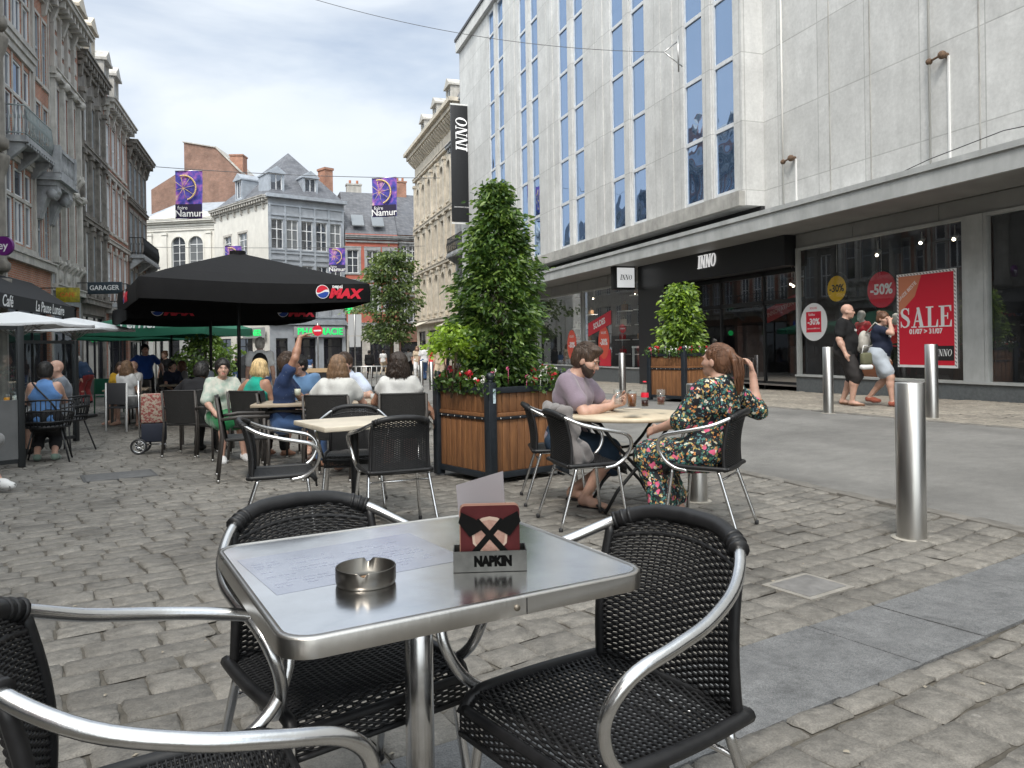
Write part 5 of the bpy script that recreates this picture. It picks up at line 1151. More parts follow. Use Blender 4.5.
def skin_mat(tone):
    if tone not in SKINS:
        c = {'light': (.47, .285, .215), 'tan': (.34, .18, .12), 'brown': (.20, .095, .055), 'pale': (.60, .38, .29)}[tone]
        SKINS[tone] = mat('skin_'+tone, c, .5, var=.12, vs=18, bump=.1, bs=120); SKINS[tone].node_tree.nodes['Principled BSDF'].inputs['Subsurface Weight'].default_value = .08
    return SKINS[tone]
M_EYE = mat('eye_white', (.42, .40, .38), .35); M_IRIS = mat('dark_iris', (.03, .02, .015), .15); M_LIP = mat('lips', (.42, .16, .13), .45)
def cloth(name, col, **k): 
    k.setdefault('var', .12); k.setdefault('vs', 9); k.setdefault('bump', .25); k.setdefault('bs', 70)
    key = 'cloth_'+name
    if key not in M_: M_[key] = mat(key, col, .85, sheen=(.25 if max(col) > .15 else 0), spec=.25, **k)
    return M_[key]
def hairm(name, col):
    key = 'hair_'+name
    if key not in M_: M_[key] = mat(key, col, .45, var=.45, vs=60, stretch=(1, 1, .12), bump=.6, bs=160)
    return M_[key]
def person(label, loc, rz, pose='stand', res=.012, H=1.72, fem=False, girth=1.0, skin='light', top=None, bottom=None, shoes=None, hair=None, cat='person', group=None,
           lean=0, side=0, head=(0, 0), wr=None, wl=None, er=(.6, -.5, -.5), elb=(-.6, -.5, -.5), ar=None, al=None, kr=(0, 1, .2), kl=(0, 1, .2), seat=.46, fingers=None, beard=None, twist=0, dress=None, extra=None, neckline=.0, gripr=None, gripl=None, name='person', mann=False):
    """local frame: faces +Y, x to its left-to-right, origin on the floor below the pelvis.  head=(yaw,pitch) in degrees, yaw positive to the person's left (+x is right)"""
    S = H/1.72; fin = (res <= .009) if fingers is None else fingers
    sw = (.148 if fem else .178)*S; hw = .092*S
    pel = np.array([0, 0, (.90*S if pose != 'sit' else seat+.085)])
    La, Lb = .285*S, .25*S; Lt, Lc = .425*S, .415*S
    ca, sa = math.cos(rad(lean)), math.sin(rad(lean)); cs, ss = math.cos(rad(side)), math.sin(rad(side)); ct, st = math.cos(rad(twist)), math.sin(rad(twist))
    def T(x, y, z):       # point in torso frame (z up the spine, from pelvis); bends progressively
        x, y = x*ct-y*st, x*st+y*ct
        yy = y*ca+z*sa; zz = z*ca-y*sa
        return pel+np.array([x*cs+zz*ss, yy, zz*cs-x*ss])*1.0
    S_ = lambda v: v*S
    chest = T(0, 0, .36*S); neck0 = T(0, -.01*S, .49*S); 
    shR = T(sw, -.01*S, .455*S); shL = T(-sw, -.01*S, .455*S)
    hipR = pel+np.array([hw, 0, -.02*S]); hipL = pel+np.array([-hw, 0, -.02*S])
    if pose == 'sit':
        dR = np.array([.13, .40*S, .09]); dL = np.array([-.13, .40*S, .09])
    if ar is None: ar = (hw+.05, (.42*S if pose == 'sit' else .02), .09)
    if al is None: al = (-hw-.05, (.42*S if pose == 'sit' else .02), .09)
    knR, anR = ik(hipR, ar, Lt, Lc, kr); knL, anL = ik(hipL, al, Lt, Lc, kl)
    if wr is None: wr = tuple(T(sw+.07, .06, -.08*S)) if pose != 'sit' else tuple(knR*.6+hipR*.4+np.array([0, .02, .10]))
    if wl is None: wl = tuple(T(-sw-.07, .06, -.08*S)) if pose != 'sit' else tuple(knL*.6+hipL*.4+np.array([0, .02, .10]))
    elR, wrR = ik(shR, wr, La, Lb, er); elL, wrL = ik(shL, wl, La, Lb, elb)
    hy, hp = rad(head[0]), rad(head[1])
    neck1 = T(0, .015*S, .555*S)+np.array([0, math.sin(-hp)*.02, 0])
    fwd = np.array([-math.sin(hy)*math.cos(hp), math.cos(hy)*math.cos(hp), math.sin(hp)]); rt = np.array([math.cos(hy), math.sin(hy), 0]); upv = np.cross(rt, fwd)
    HS = S*(.97 if fem else 1.0)
    hc = neck1+upv*.085*HS+fwd*.018*HS
    Hd = lambda x, y, z: hc+(rt*x+fwd*y+upv*z)*HS
    HM = np.stack([rt, fwd, upv], 1)
    allp = np.array([pel, chest, Hd(0, 0, .14), shR, shL, elR, elL, wrR, wrL, knR, knL, anR, anL, hipR, hipL])
    lo = allp.min(0)-.24; hi = allp.max(0)+.24; lo[2] = max(lo[2], -.03)
    root = thing(name, label, cat, loc, rz, group)
    # ---- body
    def torso(f, e=0, low=True):
        g = girth; k = .06
        w = .0 if fem else .01
        f.cone(T(-.062, .0, .03*S), T(.062, .0, .03*S), (.112+w)*g*S+e, (.112+w)*g*S+e, k)
        f.cone(T(-.045, .01*g, .17*S), T(.045, .01*g, .17*S), (.098 if fem else .112)*g*S+e, (.098 if fem else .112)*g*S+e, k)
        if g > 1.1: f.ell(T(0, .07*g, .15*S), (.13*g*S+e, .10*g*S+e, .14*S+e), None, .06)
        f.cone(T(-.075*S, .0, .33*S), T(.075*S, .0, .33*S), .112*S*(.93 if fem else 1.04)*min(g, 1.15)+e, .112*S*(.93 if fem else 1.04)*min(g, 1.15)+e, k)
        f.cone(T(-sw*.82, -.015, .43*S), T(sw*.82, -.015, .43*S), .062*S+e, .062*S+e, k)
        if fem:
            for sx in (-1, 1): f.ell(T(sx*.075*S, .085*S, .325*S), (.062*S+e, .058*S+e, .062*S+e), None, .04)
        f.cone(T(0, -.02, .44*S), neck0, .08*S+e, .062*S+e, .05)
    def arm(f, sh, el, wrst, e=0, t=1.0):
        g = min(girth, 1.2)*(.86 if fem else 1)
        f.cone(sh, lerp(sh, el, .35), .055*S*g+e, .050*S*g+e, .03); f.cone(lerp(sh, el, .25), el, .049*S*g+e, .040*S*g+e, .03)
        f.cone(el, lerp(el, wrst, .35), .041*S*g+e, .043*S*g+e, .02); f.cone(lerp(el, wrst, .3), wrst, .042*S*g+e, .027*S+e, .02)
    def leg(f, hp_, kn, an, e=0):
        g = min(girth, 1.25)
        f.cone(hp_, lerp(hp_, kn, .3), .088*S*g+e, .083*S*g+e, .045); f.cone(lerp(hp_, kn, .2), kn, .083*S*g+e, .058*S*g+e, .04)
        d = (an-kn)/np.linalg.norm(an-kn); bk = np.cross(d, np.array([1., 0, 0])); bk = bk/np.linalg.norm(bk)
        if bk[1] > 0: bk = -bk
        f.cone(kn, lerp(kn, an, .3)+bk*.012, .055*S*g+e, .056*S*g+e, .03); f.cone(lerp(kn, an, .28)+bk*.010, an, .054*S*g+e, .035*S+e, .03)
    def foot(f, an, kn, e=0, flat=True):
        d = np.array([an[0]-pel[0], 0, 0])*0+np.array([.12*np.sign(an[0]), 1, 0]); 
        d = d/np.linalg.norm(d); b = an+np.array([0, 0, -.045*S])
        zf = max(.022, an[2]-.065)
        f.cone(an+np.array([0, -.02, -.035]), an+d*.08+np.array([0, 0, -.045]), .038*S+e, .032*S+e, .03)
        f.cone(an+d*.07+np.array([0, 0, -.05]), an+d*.17*S+np.array([0, 0, -.062]), .033*S+e, .022*S+e, .03)
        f.cone(an+d*.07+np.array([.015, 0, -.055]), an+d*.155*S+np.array([.022, 0, -.064]), .028*S+e, .018*S+e, .02)
    def hand(f, wrst, el, grip, sx):
        d = wrst-el; d /= np.linalg.norm(d)
        if grip is not None and grip.get('dir') is not None: d = np.array(grip['dir'], float); d /= np.linalg.norm(d)
        n = np.array(grip['palm'] if grip and 'palm' in grip else (-sx*.8, .1, -.55), float); n = n-d*(n@d); n /= np.linalg.norm(n)+1e-9
        s_ = np.cross(d, n); s_ /= np.linalg.norm(s_); 
        if grip and 'thumb' in grip:
            if s_@np.array(grip['thumb']) < 0: s_ = -s_
        elif s_@np.array([-sx*.3, .9, .3]) < 0: s_ = -s_
        curl = grip.get('curl', .5) if grip else .5
        if not fin:
            f.cone(wrst, wrst+d*.06*S, .027*S, .032*S, .02); f.cone(wrst+d*.05*S, wrst+d*.13*S+n*.02, .028*S, .016*S, .02); f.cone(wrst+d*.03+s_*.02, wrst+d*.07+s_*.05, .014, .011, .015); return
        for o_ in (-.024, -.008, .008, .024): f.cone(wrst+s_*o_*.5*S, wrst+(d*.085+s_*o_)*S, .016*S, .0125*S, .012)
        for i, (o_, l) in enumerate(((.027, .068), (.009, .076), (-.009, .070), (-.026, .055))):
            p = wrst+(d*.086+s_*o_)*S; dd = d.copy(); a = curl*(1+.12*i)
            for j, q in enumerate((.45, .32, .23)):
                ang = a*(.6, .8, .6)[j]; dd = dd*math.cos(ang)+n*math.sin(ang); dd /= np.linalg.norm(dd); p2 = p+dd*l*q*S
                nn = n-dd*(n@dd); n_ = nn/(np.linalg.norm(nn)+1e-9)
                f.cone(p, p2, (.0092-.0008*j)*S, (.0088-.001*j)*S, .004); p = p2
        p = wrst+(d*.022+s_*.022)*S; t1 = p+(d*.035+s_*.030+n*.012)*S; t2 = t1+(d*.030+s_*.010+n*.014)*S; t3 = t2+(d*.022-s_*.002+n*.010)*S
        f.cone(p, t1, .014*S, .011*S, .008); f.cone(t1, t2, .0105*S, .0095*S, .004); f.cone(t2, t3, .0095*S, .008*S, .004)
    f = Field(lo, hi, res)
    torso(f); f.cone(neck0, neck1+upv*.02, .058*S if not fem else .05*S, .052*S if not fem else .046*S, .03)
    # head
    f.ell(Hd(0, -.012, .03), (.076*HS, .096*HS, .092*HS), HM, .02); f.ell(Hd(0, .028, -.045), (.058*HS, .066*HS, .072*HS), HM, .03); f.ell(Hd(0, .062, -.088), (.028*HS, .026*HS, .024*HS), HM, .03)
    if not mann:
        f.cone(Hd(0, .088, .012), Hd(0, .106, -.026), .008*HS, .013*HS, .012); 
        for sx in (-1, 1):
            f.cone(Hd(sx*.012, .090, -.032), Hd(sx*.014, .088, -.033), .009*HS, .008*HS, .008)
            f.ell(Hd(sx*.031, .094, .008), (.017*HS, .013*HS, .012*HS), HM, .008, True)
            f.ell(Hd(sx*.079, -.008, -.012), (.010*HS, .020*HS, .031*HS), HM, .008)
            f.cone(Hd(sx*.015, .088, .027), Hd(sx*.045, .078, .026), .008*HS, .007*HS, .012)
            f.cone(Hd(sx*.045, .06, -.02), Hd(sx*.05, .03, -.02), .018*HS, .018*HS, .03)
        f.cone(Hd(-.018, .088, -.060), Hd(.018, .088, -.060), .0075*HS, .0075*HS, .006); f.cone(Hd(-.014, .086, -.070), Hd(.014, .086, -.070), .008*HS, .008*HS, .006)
    arm(f, shR, elR, wrR); arm(f, shL, elL, wrL); hand(f, wrR, elR, gripr, 1); hand(f, wrL, elL, gripl, -1)
    if not (dress and dress.get('nolegs')): leg(f, hipR, knR, anR); leg(f, hipL, knL, anL)
    foot(f, anR, knR); foot(f, anL, knL)
    P, Q = f.mesh(); fc = P[Q].mean(1); mi = np.zeros(len(Q), int)
    def near(c, r): return ((fc-c)**2).sum(1) < r*r
    mi[near(Hd(-.011, .092, -.065), .014*HS) | near(Hd(.011, .092, -.065), .014*HS)] = 1
    body = meshobj('body', P, Q, [skin_mat(skin) if not mann else mat('mannequin_grey', (.45, .45, .46), .5), M_LIP if not mann else WHITE], root, mi=mi)
    if not mann and res <= .012:
        for sx in (-1, 1):
            mb = MB(); c = Hd(sx*.030, .0735, .006); mb.sph(c, .0105*HS, 12, 0); c2 = Hd(sx*.030, .0800, .005); mb.sph(c2, .0058*HS, 8, 1); mb.build('eye', [M_EYE, M_IRIS], root)
        mb = MB()
        for sx in (-1, 1): mb.tube([Hd(sx*.014, .097, .026), Hd(sx*.03, .0965, .032), Hd(sx*.048, .085, .027)], .0035, 6)
        mb.build('eyebrow', hairm((hair or {}).get('mat', 'brown'), (hair or {}).get('col', (.05, .03, .02))), root)
    # ---- clothes
    fc_ = max(res*1.0, .009)
    if top:
        f = Field(lo, hi, fc_); e = top.get('e', .013); torso(f, e)
        sl = top.get('sleeve', .55)
        if pose != 'sit' or True: f.cone(T(-.05, .01, -.03*S), T(.05, .01, -.03*S), .125*girth*S+e, .125*girth*S+e, .05)
        for sh, el, wq in ((shR, elR, wrR), (shL, elL, wrL)):
            if sl <= 0: continue
            f.cone(sh, lerp(sh, el, min(1, sl)), (.050 if fem else .057)*S+e, (.047 if fem else .052)*S+e+.006, .03)
            if sl > 1: f.cone(el, lerp(el, wq, sl-1), .048*S+e, .038*S+e, .02)
        f.cut(T(0, 0, top.get('hem', -.07)*S), -(T(0, 0, 1)-T(0, 0, 0)))
        # neck hole
        nh = Field(lo, hi, fc_); f.ell(T(0, .03, .565*S), (.085*S, .085*S, .075*S), None, .01, True)
        if sl <= 0:
            for sx in (-1, 1): f.ell(T(sx*(sw+.03), 0, .45*S), (.10, .12, .12), None, .01, True)
        elif sl < 2:
            for sh, el, wq in ((shR, elR, wrR), (shL, elL, wrL)):
                pass
        f.wrinkle(top.get('wr', .0045), 22, loc[0]); P, Q = f.mesh(); meshobj(top.get('name', 'shirt'), P, Q, top['m'], root)
        if top.get('print'):
            mb = MB(); rs_ = random.Random(3)
            c = T(0, .128*S*min(girth, 1.1)+.02*(girth > 1.1), .33*S)
            for i in range(9): mb.box(c[0]-.075+i*.017, c[0]-.064+i*.017, c[1], c[1]+.004, c[2]+rs_.uniform(-.02, 0), c[2]+rs_.uniform(.01, .03))
            mb.build('print', WHITE, root)
    if bottom:
        f = Field(lo, hi, fc_); e = bottom.get('e', .014); ln = bottom.get('len', 1.0)
        f.cone(T(-.06, 0, .05*S), T(.06, 0, .05*S), .114*girth*S+e, .114*girth*S+e, .05); f.cone(T(-.06, 0, -.02*S), T(.06, 0, -.02*S), .114*girth*S+e, .114*girth*S+e, .05)
        for hp_, kn, an in ((hipR, knR, anR), (hipL, knL, anL)):
            t1 = min(1, ln*2); g = min(girth, 1.25)
            f.cone(hp_, lerp(hp_, kn, t1), .092*S*g+e, (.060+.025*(1-t1)+.012)*S*g+e, .04)
            if ln > .5: f.cone(kn, lerp(kn, an, (ln-.5)*2), .062*S*g+e, (.05 if ln > .9 else .058)*S+e, .03)
        if bottom.get('skirt'):
            for t_ in (.3, .6, .9):
                a, b = lerp(hipR, knR, t_*ln*2), lerp(hipL, knL, t_*ln*2); f.cone(a, b, .095*S+e, .095*S+e, .06)
        f.cut(T(0, 0, .13*S), (T(0, 0, 1)-T(0, 0, 0))); f.wrinkle(.005, 22, loc[1]); P, Q = f.mesh(); meshobj(bottom.get('name', 'trousers'), P, Q, bottom['m'], root)
    if dress:
        f = Field(lo-.12, hi+.12, fc_); e = .016; torso(f, e)
        sl = dress.get('sleeve', 1.0)
        for sh, el, wq in ((shR, elR, wrR), (shL, elL, wrL)):
            f.cone(sh, lerp(sh, el, min(1, sl)), .050*S+e, .048*S+e+.008, .04)
            if sl > 1: f.cone(el, lerp(el, wq, sl-1), .05*S+e, .045*S+e, .03)
        f.cone(T(-.05, 0, .0), T(.05, 0, .0), .118*S+e, .118*S+e, .06)
        for hp_, kn, an in ((hipR, knR, anR), (hipL, knL, anL)): f.cone(hp_, kn, .09*S+e, .072*S+e, .06)
        n = 5
        for i in range(n): t_ = (i+.5)/n; f.cone(lerp(hipR, knR, t_), lerp(hipL, knL, t_), .09+e, .09+e, .06)
        dr = dress.get('drop', .6); down = np.array([0, -.02, -1.])
        a, b = (knR+hipR)*.5*0+knR, knL
        aR = lerp(knR, anR, dr); aL = lerp(knL, anL, dr)
        for i in range(6): t_ = i/5; f.cone(lerp(a, b, t_), lerp(aR+np.array([.05, 0, 0]), aL-np.array([.05, 0, 0]), t_), .075+e, .055+e, .05)
        f.ell(T(0, .03, .575*S), (.085*S, .085*S, .075*S), None, .01, True); f.wrinkle(.009, 20, .3); f.wrinkle(.004, 45, 1.3); P, Q = f.mesh(); meshobj('dress', P, Q, dress['m'], root)
    if shoes:
        f = Field(lo, hi, min(fc_, .010)); foot(f, anR, knR, .010); foot(f, anL, knL, .010)
        if shoes.get('high'): f.cone(anR, anR+np.array([0, 0, .03]), .045, .045, .02); f.cone(anL, anL+np.array([0, 0, .03]), .045, .045, .02)
        if shoes.get('sandal'):
            f.cut(anR*0+np.array([0, 0, max(.045, .0)]), (0, 0, 1)) if abs(anR[2]-anL[2]) < .03 else None
        P, Q = f.mesh(); cen = P[Q].mean(1); left = ((cen-anL)**2).sum(1) < ((cen-anR)**2).sum(1)
        for sel in (left, ~left):
            if sel.any(): u_, inv_ = np.unique(Q[sel], return_inverse=True); meshobj('shoe', P[u_], inv_.reshape(-1, 4), shoes['m'], root)
    # ---- hair
    if hair:
        st_ = hair.get('style', 'short'); hm = hairm(hair.get('mat', 'brown'), hair.get('col', (.05, .03, .02))); hr = min(res, .010)
        f = Field(hc-np.array([.26, .26, .5]), hc+np.array([.26, .26, .22]), hr); vol = hair.get('vol', .012)
        f.ell(Hd(0, -.020, .036), ((.078+vol)*HS, (.094+vol)*HS, (.092+vol)*HS), HM, .02)
        f.ell(Hd(0, -.045, -.01), ((.074+vol)*HS, (.068+vol)*HS, (.085+vol)*HS), HM, .02)
        if st_ == 'short' and hair.get('quiff'): f.ell(Hd(0, .045, .105), (.062*HS, .05*HS, .032*HS), HM, .03)
        # open the face
        f.ell(Hd(0, .135, -.03), (.078*HS, .10*HS, (.105 if st_ != 'fringe' else .085)*HS), HM, .015, True); f.ell(Hd(0, .06, -.10), (.085*HS, .06*HS, .07*HS), HM, .015, True)
        if st_ == 'short':
            f.ell(Hd(0, -.05, -.125), (.12*HS, .12*HS, .05*HS), HM, .012, True)
        if st_ in ('long', 'bob', 'fringe', 'curly'):
            ln = hair.get('len', .22); gdir = np.array([0, -.06, -1.])
            for ang in np.linspace(-2.2, 2.2, 12):
                a = Hd(.070*math.sin(ang), -.035-.055*math.cos(ang), .0); bdir = rt*math.sin(ang)*.25-fwd*.15*math.cos(ang)
                mid = a+(gdir*ln*.5+bdir*ln*.35)*HS; end = a+(gdir*ln*(1+.12*math.sin(ang*5))+bdir*ln*.42)*HS
                f.cone(a, mid, .034*HS, .032*HS, .02); f.cone(mid, end, .031*HS, .014*HS, .02)
            if st_ == 'curly': f.wrinkle(.010, 55, 1)
        if st_ == 'pony':
            a = Hd(0, -.105, .07); f.cone(Hd(0, -.08, .08), a, .035, .028, .02); m1 = a-fwd*.045+np.array([0, 0, -.06]); m2 = m1+np.array([0, 0, -.10])-fwd*.01+rt*.01; m3 = m2+np.array([0, 0, -.10])+fwd*.01+rt*.02
            f.cone(a, m1, .024, .028, .02); f.cone(m1, m2, .028, .024, .02); f.cone(m2, m3, .024, .008, .02)
            for q in (-.03, .02, .035): f.cone(m1+rt*q, m3+rt*q*1.6+np.array([0, 0, .03]), .014, .005, .01)
        if st_ == 'bun': f.ell(Hd(0, -.10, .09), (.045, .045, .045), HM, .015)
        f.ridges(.0035, 46, hc); P, Q = f.mesh(); ho = meshobj('hair', P, Q, hm, root)
        if res < .0165 and st_ != 'none': strands(Hd, rt, fwd, HS, st_, hair, vol, hm, ho, loc)
    if beard:
        f = Field(hc-.2, hc+.2, min(res, .008)); e = .006
        f.ell(Hd(0, .030, -.055), (.062*HS, .070*HS, .066*HS), HM, .02); f.ell(Hd(0, .066, -.092), (.034*HS, .030*HS, .034*HS), HM, .02)
        for sx in (-1, 1): f.cone(Hd(sx*.066, .0, -.005), Hd(sx*.060, .02, -.05), .013, .017, .015); f.cone(Hd(sx*.060, .02, -.05), Hd(sx*.03, .07, -.085), .018, .02, .02)
        f.ell(Hd(0, .11, -.012), (.050*HS, .06*HS, .040*HS), HM, .008, True); f.ell(Hd(0, .105, -.064), (.022*HS, .03*HS, .008*HS), HM, .004, True); f.ell(Hd(0, -.07, -.02), (.09*HS, .06*HS, .12*HS), HM, .01, True)
        P, Q = f.mesh(); meshobj('beard', P, Q, hairm('beard', (.035, .022, .016)), root)
    info = dict(root=root, hc=hc, wrR=wrR, wrL=wrL, elR=elR, elL=elL, T=T, Hd=Hd, shR=shR, shL=shL, anR=anR, anL=anL, knR=knR, knL=knL)
    return info
def world_pt(root, p):
    return Matrix.Translation(root.location) @ Matrix.Rotation(root.rotation_euler.z, 4, 'Z') @ Vector(p)
def cw(lat, dep, dz=0.0):
    x, y = cam2w(lat, dep); return (x, y, gz(x, y)+dz)
def face(dl, dd):      # heading (camera lateral, depth) -> rotation that turns local +Y that way
    x = dl*math.cos(YAW)+dd*math.sin(YAW); y = dd*math.cos(YAW)-dl*math.sin(YAW); return math.atan2(y, x)-PI/2
# ================================================================== TERRACE FURNITURE
def crom(P, n=6):
    P = [Vector(p) for p in P]; Q = [P[0]*2-P[1]]+P+[P[-1]*2-P[-2]]; out = []
    for i in range(1, len(Q)-2):
        for k in range(n):
            t = k/n; out.append(.5*((2*Q[i])+(Q[i+1]-Q[i-1])*t+(2*Q[i-1]-5*Q[i]+4*Q[i+1]-Q[i+2])*t*t+(3*Q[i]-3*Q[i-1]+Q[i+1]*1-Q[i]*0-Q[i-1]*-2-Q[i+1]*0)*0) + .5*(-Q[i-1]+3*Q[i]-3*Q[i+1]+Q[i+2])*t**3)
    out.append(P[-1]); return out
M_WICK = mat('black_woven_resin', (.012, .012, .013), .45, var=.3, vs=40, spec=.4)
M_CHROME = mat('worn_aluminium_tube', (.66, .66, .66), .24, 1, var=.10, vs=12, bump=.03, bs=200)
CS = 1.03
def back_pt(u, v):     # u -1..1 across, v 0 top .. 1 bottom
    w_ = .190+.012*v; y = (-.262+.050*u*u)*(1-v)+(-.205+.025*u*u)*v+.018*math.sin(v*PI); z = (.785-.030*u*u)*(1-v)+.425*v
    return Vector((u*w_, y, z))*CS
def seat_pt(u, v):     # v 0 back .. 1 front
    w_ = .212+.012*math.sin(v*PI); y = -.205+v*.43; z = .432-.016*(1-u*u)*math.sin(v*PI)+.008*v
    if v > .88: q = (v-.88)/.12; z -= .040*q*q; y -= .004*q
    return Vector((u*w_, y, z))*CS
def weave(mb, fn, nrows, nst, r, sr, amp, seg=5, run='u'):
    eps = 1e-3
    def nrm(u, v): 
        a = fn(u+eps, v)-fn(u-eps, v); b = fn(u, v+eps)-fn(u, v-eps); return a.cross(b).normalized()
    for i in range(nrows):
        v = (i+.5)/nrows; pts = []; m = nst*3
        for k in range(m+1):
            u = -1+2*k/m; ph = PI*k/3+PI*i; pts.append(fn(u, min(1, max(0, v)))+nrm(u, min(.999, max(.001, v)))*amp*math.sin(ph))
        mb.tube(pts, r, seg, cap=False)
    for k in range(nst+1):
        u = -1+2*(k+.0)/nst; mb.tube([fn(u, j/12) for j in range(13)], sr, 4, cap=False)
def make_cafe_chair():
    t = thing('cafe_chair', 'aluminium and black woven cafe chair', 'chair', (0, 0, 0), 0)
    side = [(.0, -.268, .795), (.10, -.260, .788), (.182, -.218, .762), (.245, -.12, .718), (.281, 0, .688), (.287, .10, .668), (.280, .19, .645), (.266, .236, .600), (.250, .240, .545), (.236, .205, .475), (.226, .14, .428), (.222, .06, .412)]
    R = crom(side, 5); pts = [Vector((-p.x, p.y, p.z)) for p in R[::-1]][:-1]+R
    mb = MB(); mb.tube([p*CS for p in pts], .0128*CS, 14); mb.build('arm_frame', M_CHROME, t)
    for sx, sy in ((1, 1), (-1, 1), (1, -1), (-1, -1)):
        mb = MB()
        a = Vector((sx*.205, .165*sy if sy > 0 else -.14, .425)); b = Vector((sx*.245, .215 if sy > 0 else -.275, .012))
        mb.tube([p*CS for p in crom([a, a*.75+b*.25+Vector((0, 0, .0)), a*.4+b*.6, b], 3)], .0115*CS, 10); l_ = mb.build('leg', M_CHROME, t)
        mb = MB(); c = b*CS; mb.cyl(c.x, c.y, 0, .03, .0145, 10); mb.build('rubber_foot', BLACKP, l_)
    mb = MB(); Bq = lambda *p: Vector(p)*CS
    mb.tube([Bq(-.212, -.16, .36), Bq(.212, -.16, .36)], .008, 8); mb.build('stretcher', M_CHROME, t)
    mb = MB(); mb.tube([Bq(-.205, .15, .418), Bq(.205, .15, .418)], .010, 8); mb.tube([Bq(-.205, -.14, .418), Bq(.205, -.14, .418)], .010, 8)
    mb.tube([Bq(-.205, .15, .418), Bq(-.205, -.14, .418)], .010, 8); mb.tube([Bq(.205, .15, .418), Bq(.205, -.14, .418)], .010, 8); mb.build('seat_frame', M_CHROME, t)
    mb = MB(); weave(mb, back_pt, 50, 24, .0034, .0028, .0028)
    for u in (-1, 1):
        e = [back_pt(u, j/14) for j in range(15)]; mb.tube(e, .0125, 8)
    mb.tube([back_pt(u/10, 1)+Vector((0, 0, -.004)) for u in range(-10, 11)], .011, 8)
    R2 = [p*CS for p in pts if abs(p.x) < .192 and p.z > .7]; mb.tube(R2, .0205, 12)
    for k in (0, 1, 2, len(R2)-3, len(R2)-2, len(R2)-1):
        p = R2[k]; q = R2[min(len(R2)-1, k+1)] if k < len(R2)-1 else R2[k]*2-R2[k-1]; d = (q-p).normalized()*.004; mb.tube([p-d, p+d], .0228, 12)
    mb.tube([back_pt(u/10, .10) for u in range(-10, 11)], .006, 6)
    mb.build('backrest', M_WICK, t)
    mb = MB(); weave(mb, seat_pt, 58, 24, .0034, .0028, .0030)
    for u in (-1, 1): mb.tube([seat_pt(u, j/16) for j in range(17)], .0155, 8)
    mb.tube([seat_pt(u/10, .0) for u in range(-10, 11)], .013, 8); mb.tube([seat_pt(u/10, .975)+Vector((0, .004, -.004)) for u in range(-10, 11)], .013, 8)
    # side and front aprons
    def apr(u, v): p = seat_pt(u, .985); return Vector((p.x, p.y+.010, p.z-.002-.045*v))
    weave(mb, apr, 7, 24, .0030, .0028, .0028); mb.tube([apr(u/10, 1) for u in range(-10, 11)], .008, 6)
    mb.build('seat', M_WICK, t)
    return t
CH = make_cafe_chair(); _first = [True]
def place_chair(lat, dep, dl, dd, label, group):
    o = CH if _first[0] else copy_tree(CH); _first[0] = False
    return put(o, cw(lat, dep, .002), face(dl, dd), label, group)
GF = 'woven chairs around the foreground steel table'
place_chair(-.438, 1.93, .62, -.78, 'woven armchair on the far side of the steel table, facing the camera', GF)
place_chair(.19, 1.67, -.80, -.60, 'woven armchair at the right of the steel table, its back nearest the bollard', GF)
place_chair(-.57, 1.27, .87, .49, 'woven armchair cut by the bottom left corner of the picture', GF)
GM = 'woven chairs around the small cream table'
place_chair(-1.62, 5.35, .96, .28, 'empty woven armchair seen from its side at the left of the small cream table', GM)
place_chair(-.86, 5.5, -.38, .92, 'empty woven armchair with its back to the camera at the small cream table', GM)
place_chair(-1.32, 6.35, .15, -.98, 'empty woven armchair half hidden behind the small cream table', GM)
GR_ = 'woven chairs around the round folding table'
place_chair(.52, 5.62, .96, .28, 'woven armchair with a grey jacket hung over it at the round table', GR_)
place_chair(.36, 6.50, .98, .05, 'woven armchair the bearded man sits in beside the big planter', GR_)
place_chair(1.34, 5.36, -.86, .51, 'woven armchair the woman in the floral dress sits in', GR_)
# ---- foreground steel table
def rrect(hx, hy, r, n=7):
    out = []
    for cx, cy, a0 in ((hx-r, hy-r, 0), (-hx+r, hy-r, PI/2), (-hx+r, -hy+r, PI), (hx-r, -hy+r, 1.5*PI)):
        for i in range(n+1): a = a0+PI/2*i/n; out.append((cx+r*math.cos(a), cy+r*math.sin(a)))
    return out
TZ = .752
x, y, z = cw(-.219, 1.721); TR = rad(10.8)
M_TOP = mat('scratched_steel_top', (.78, .78, .78), .20, 1, var=.16, vs=6, bump=.03, bs=14, detail=8)
_b = M_TOP.node_tree.nodes['Principled BSDF']
ft = thing('steel_table', 'square steel cafe table with rounded corners and a single column in the foreground', 'table', (x, y, z), TR)
hx, hy = .378, .356
mb = MB(); mb.prism(rrect(hx-.012, hy-.012, .055), TZ-z-.02, TZ-z+.0, 0, 'z'); mb.build('tabletop', M_TOP, ft)
mb = MB(); o_ = rrect(hx, hy, .062); i_ = rrect(hx-.0125, hy-.0125, .052); n = len(o_)
P_ = [[(*o_[k], TZ-z-.034), (*o_[k], TZ-z-.003), (o_[k][0]*.996, o_[k][1]*.996, TZ-z+.001), (i_[k][0], i_[k][1], TZ-z+.0022), (i_[k][0], i_[k][1], TZ-z-.034)] for k in range(n)]
mb.grid(P_, True, True); mb.build('table_edge', mat('steel_edge_band', (.50, .48, .45), .30, 1, var=.1, vs=5, bump=.05, bs=100, stretch=(1, 1, .2)), ft)
mb = MB(); mb.box(.073, .0745, -hy-.0012, -hy+.01, TZ-z-.0335, TZ-z-.003); mb.build('edge_seam', BLACKM, ft)
mb = MB(); mb.lathe([(.0001, 0), (.0065, 0), (.006, .003), (.0001, .0035)], 0, 0, 0, 12); mb.v = [(.052+p[0], -hy-p[2], TZ-z-.018+p[1]) for p in mb.v]; mb.build('edge_rivet', mat('dull_rivet', (.25, .22, .18), .5, .8), ft)
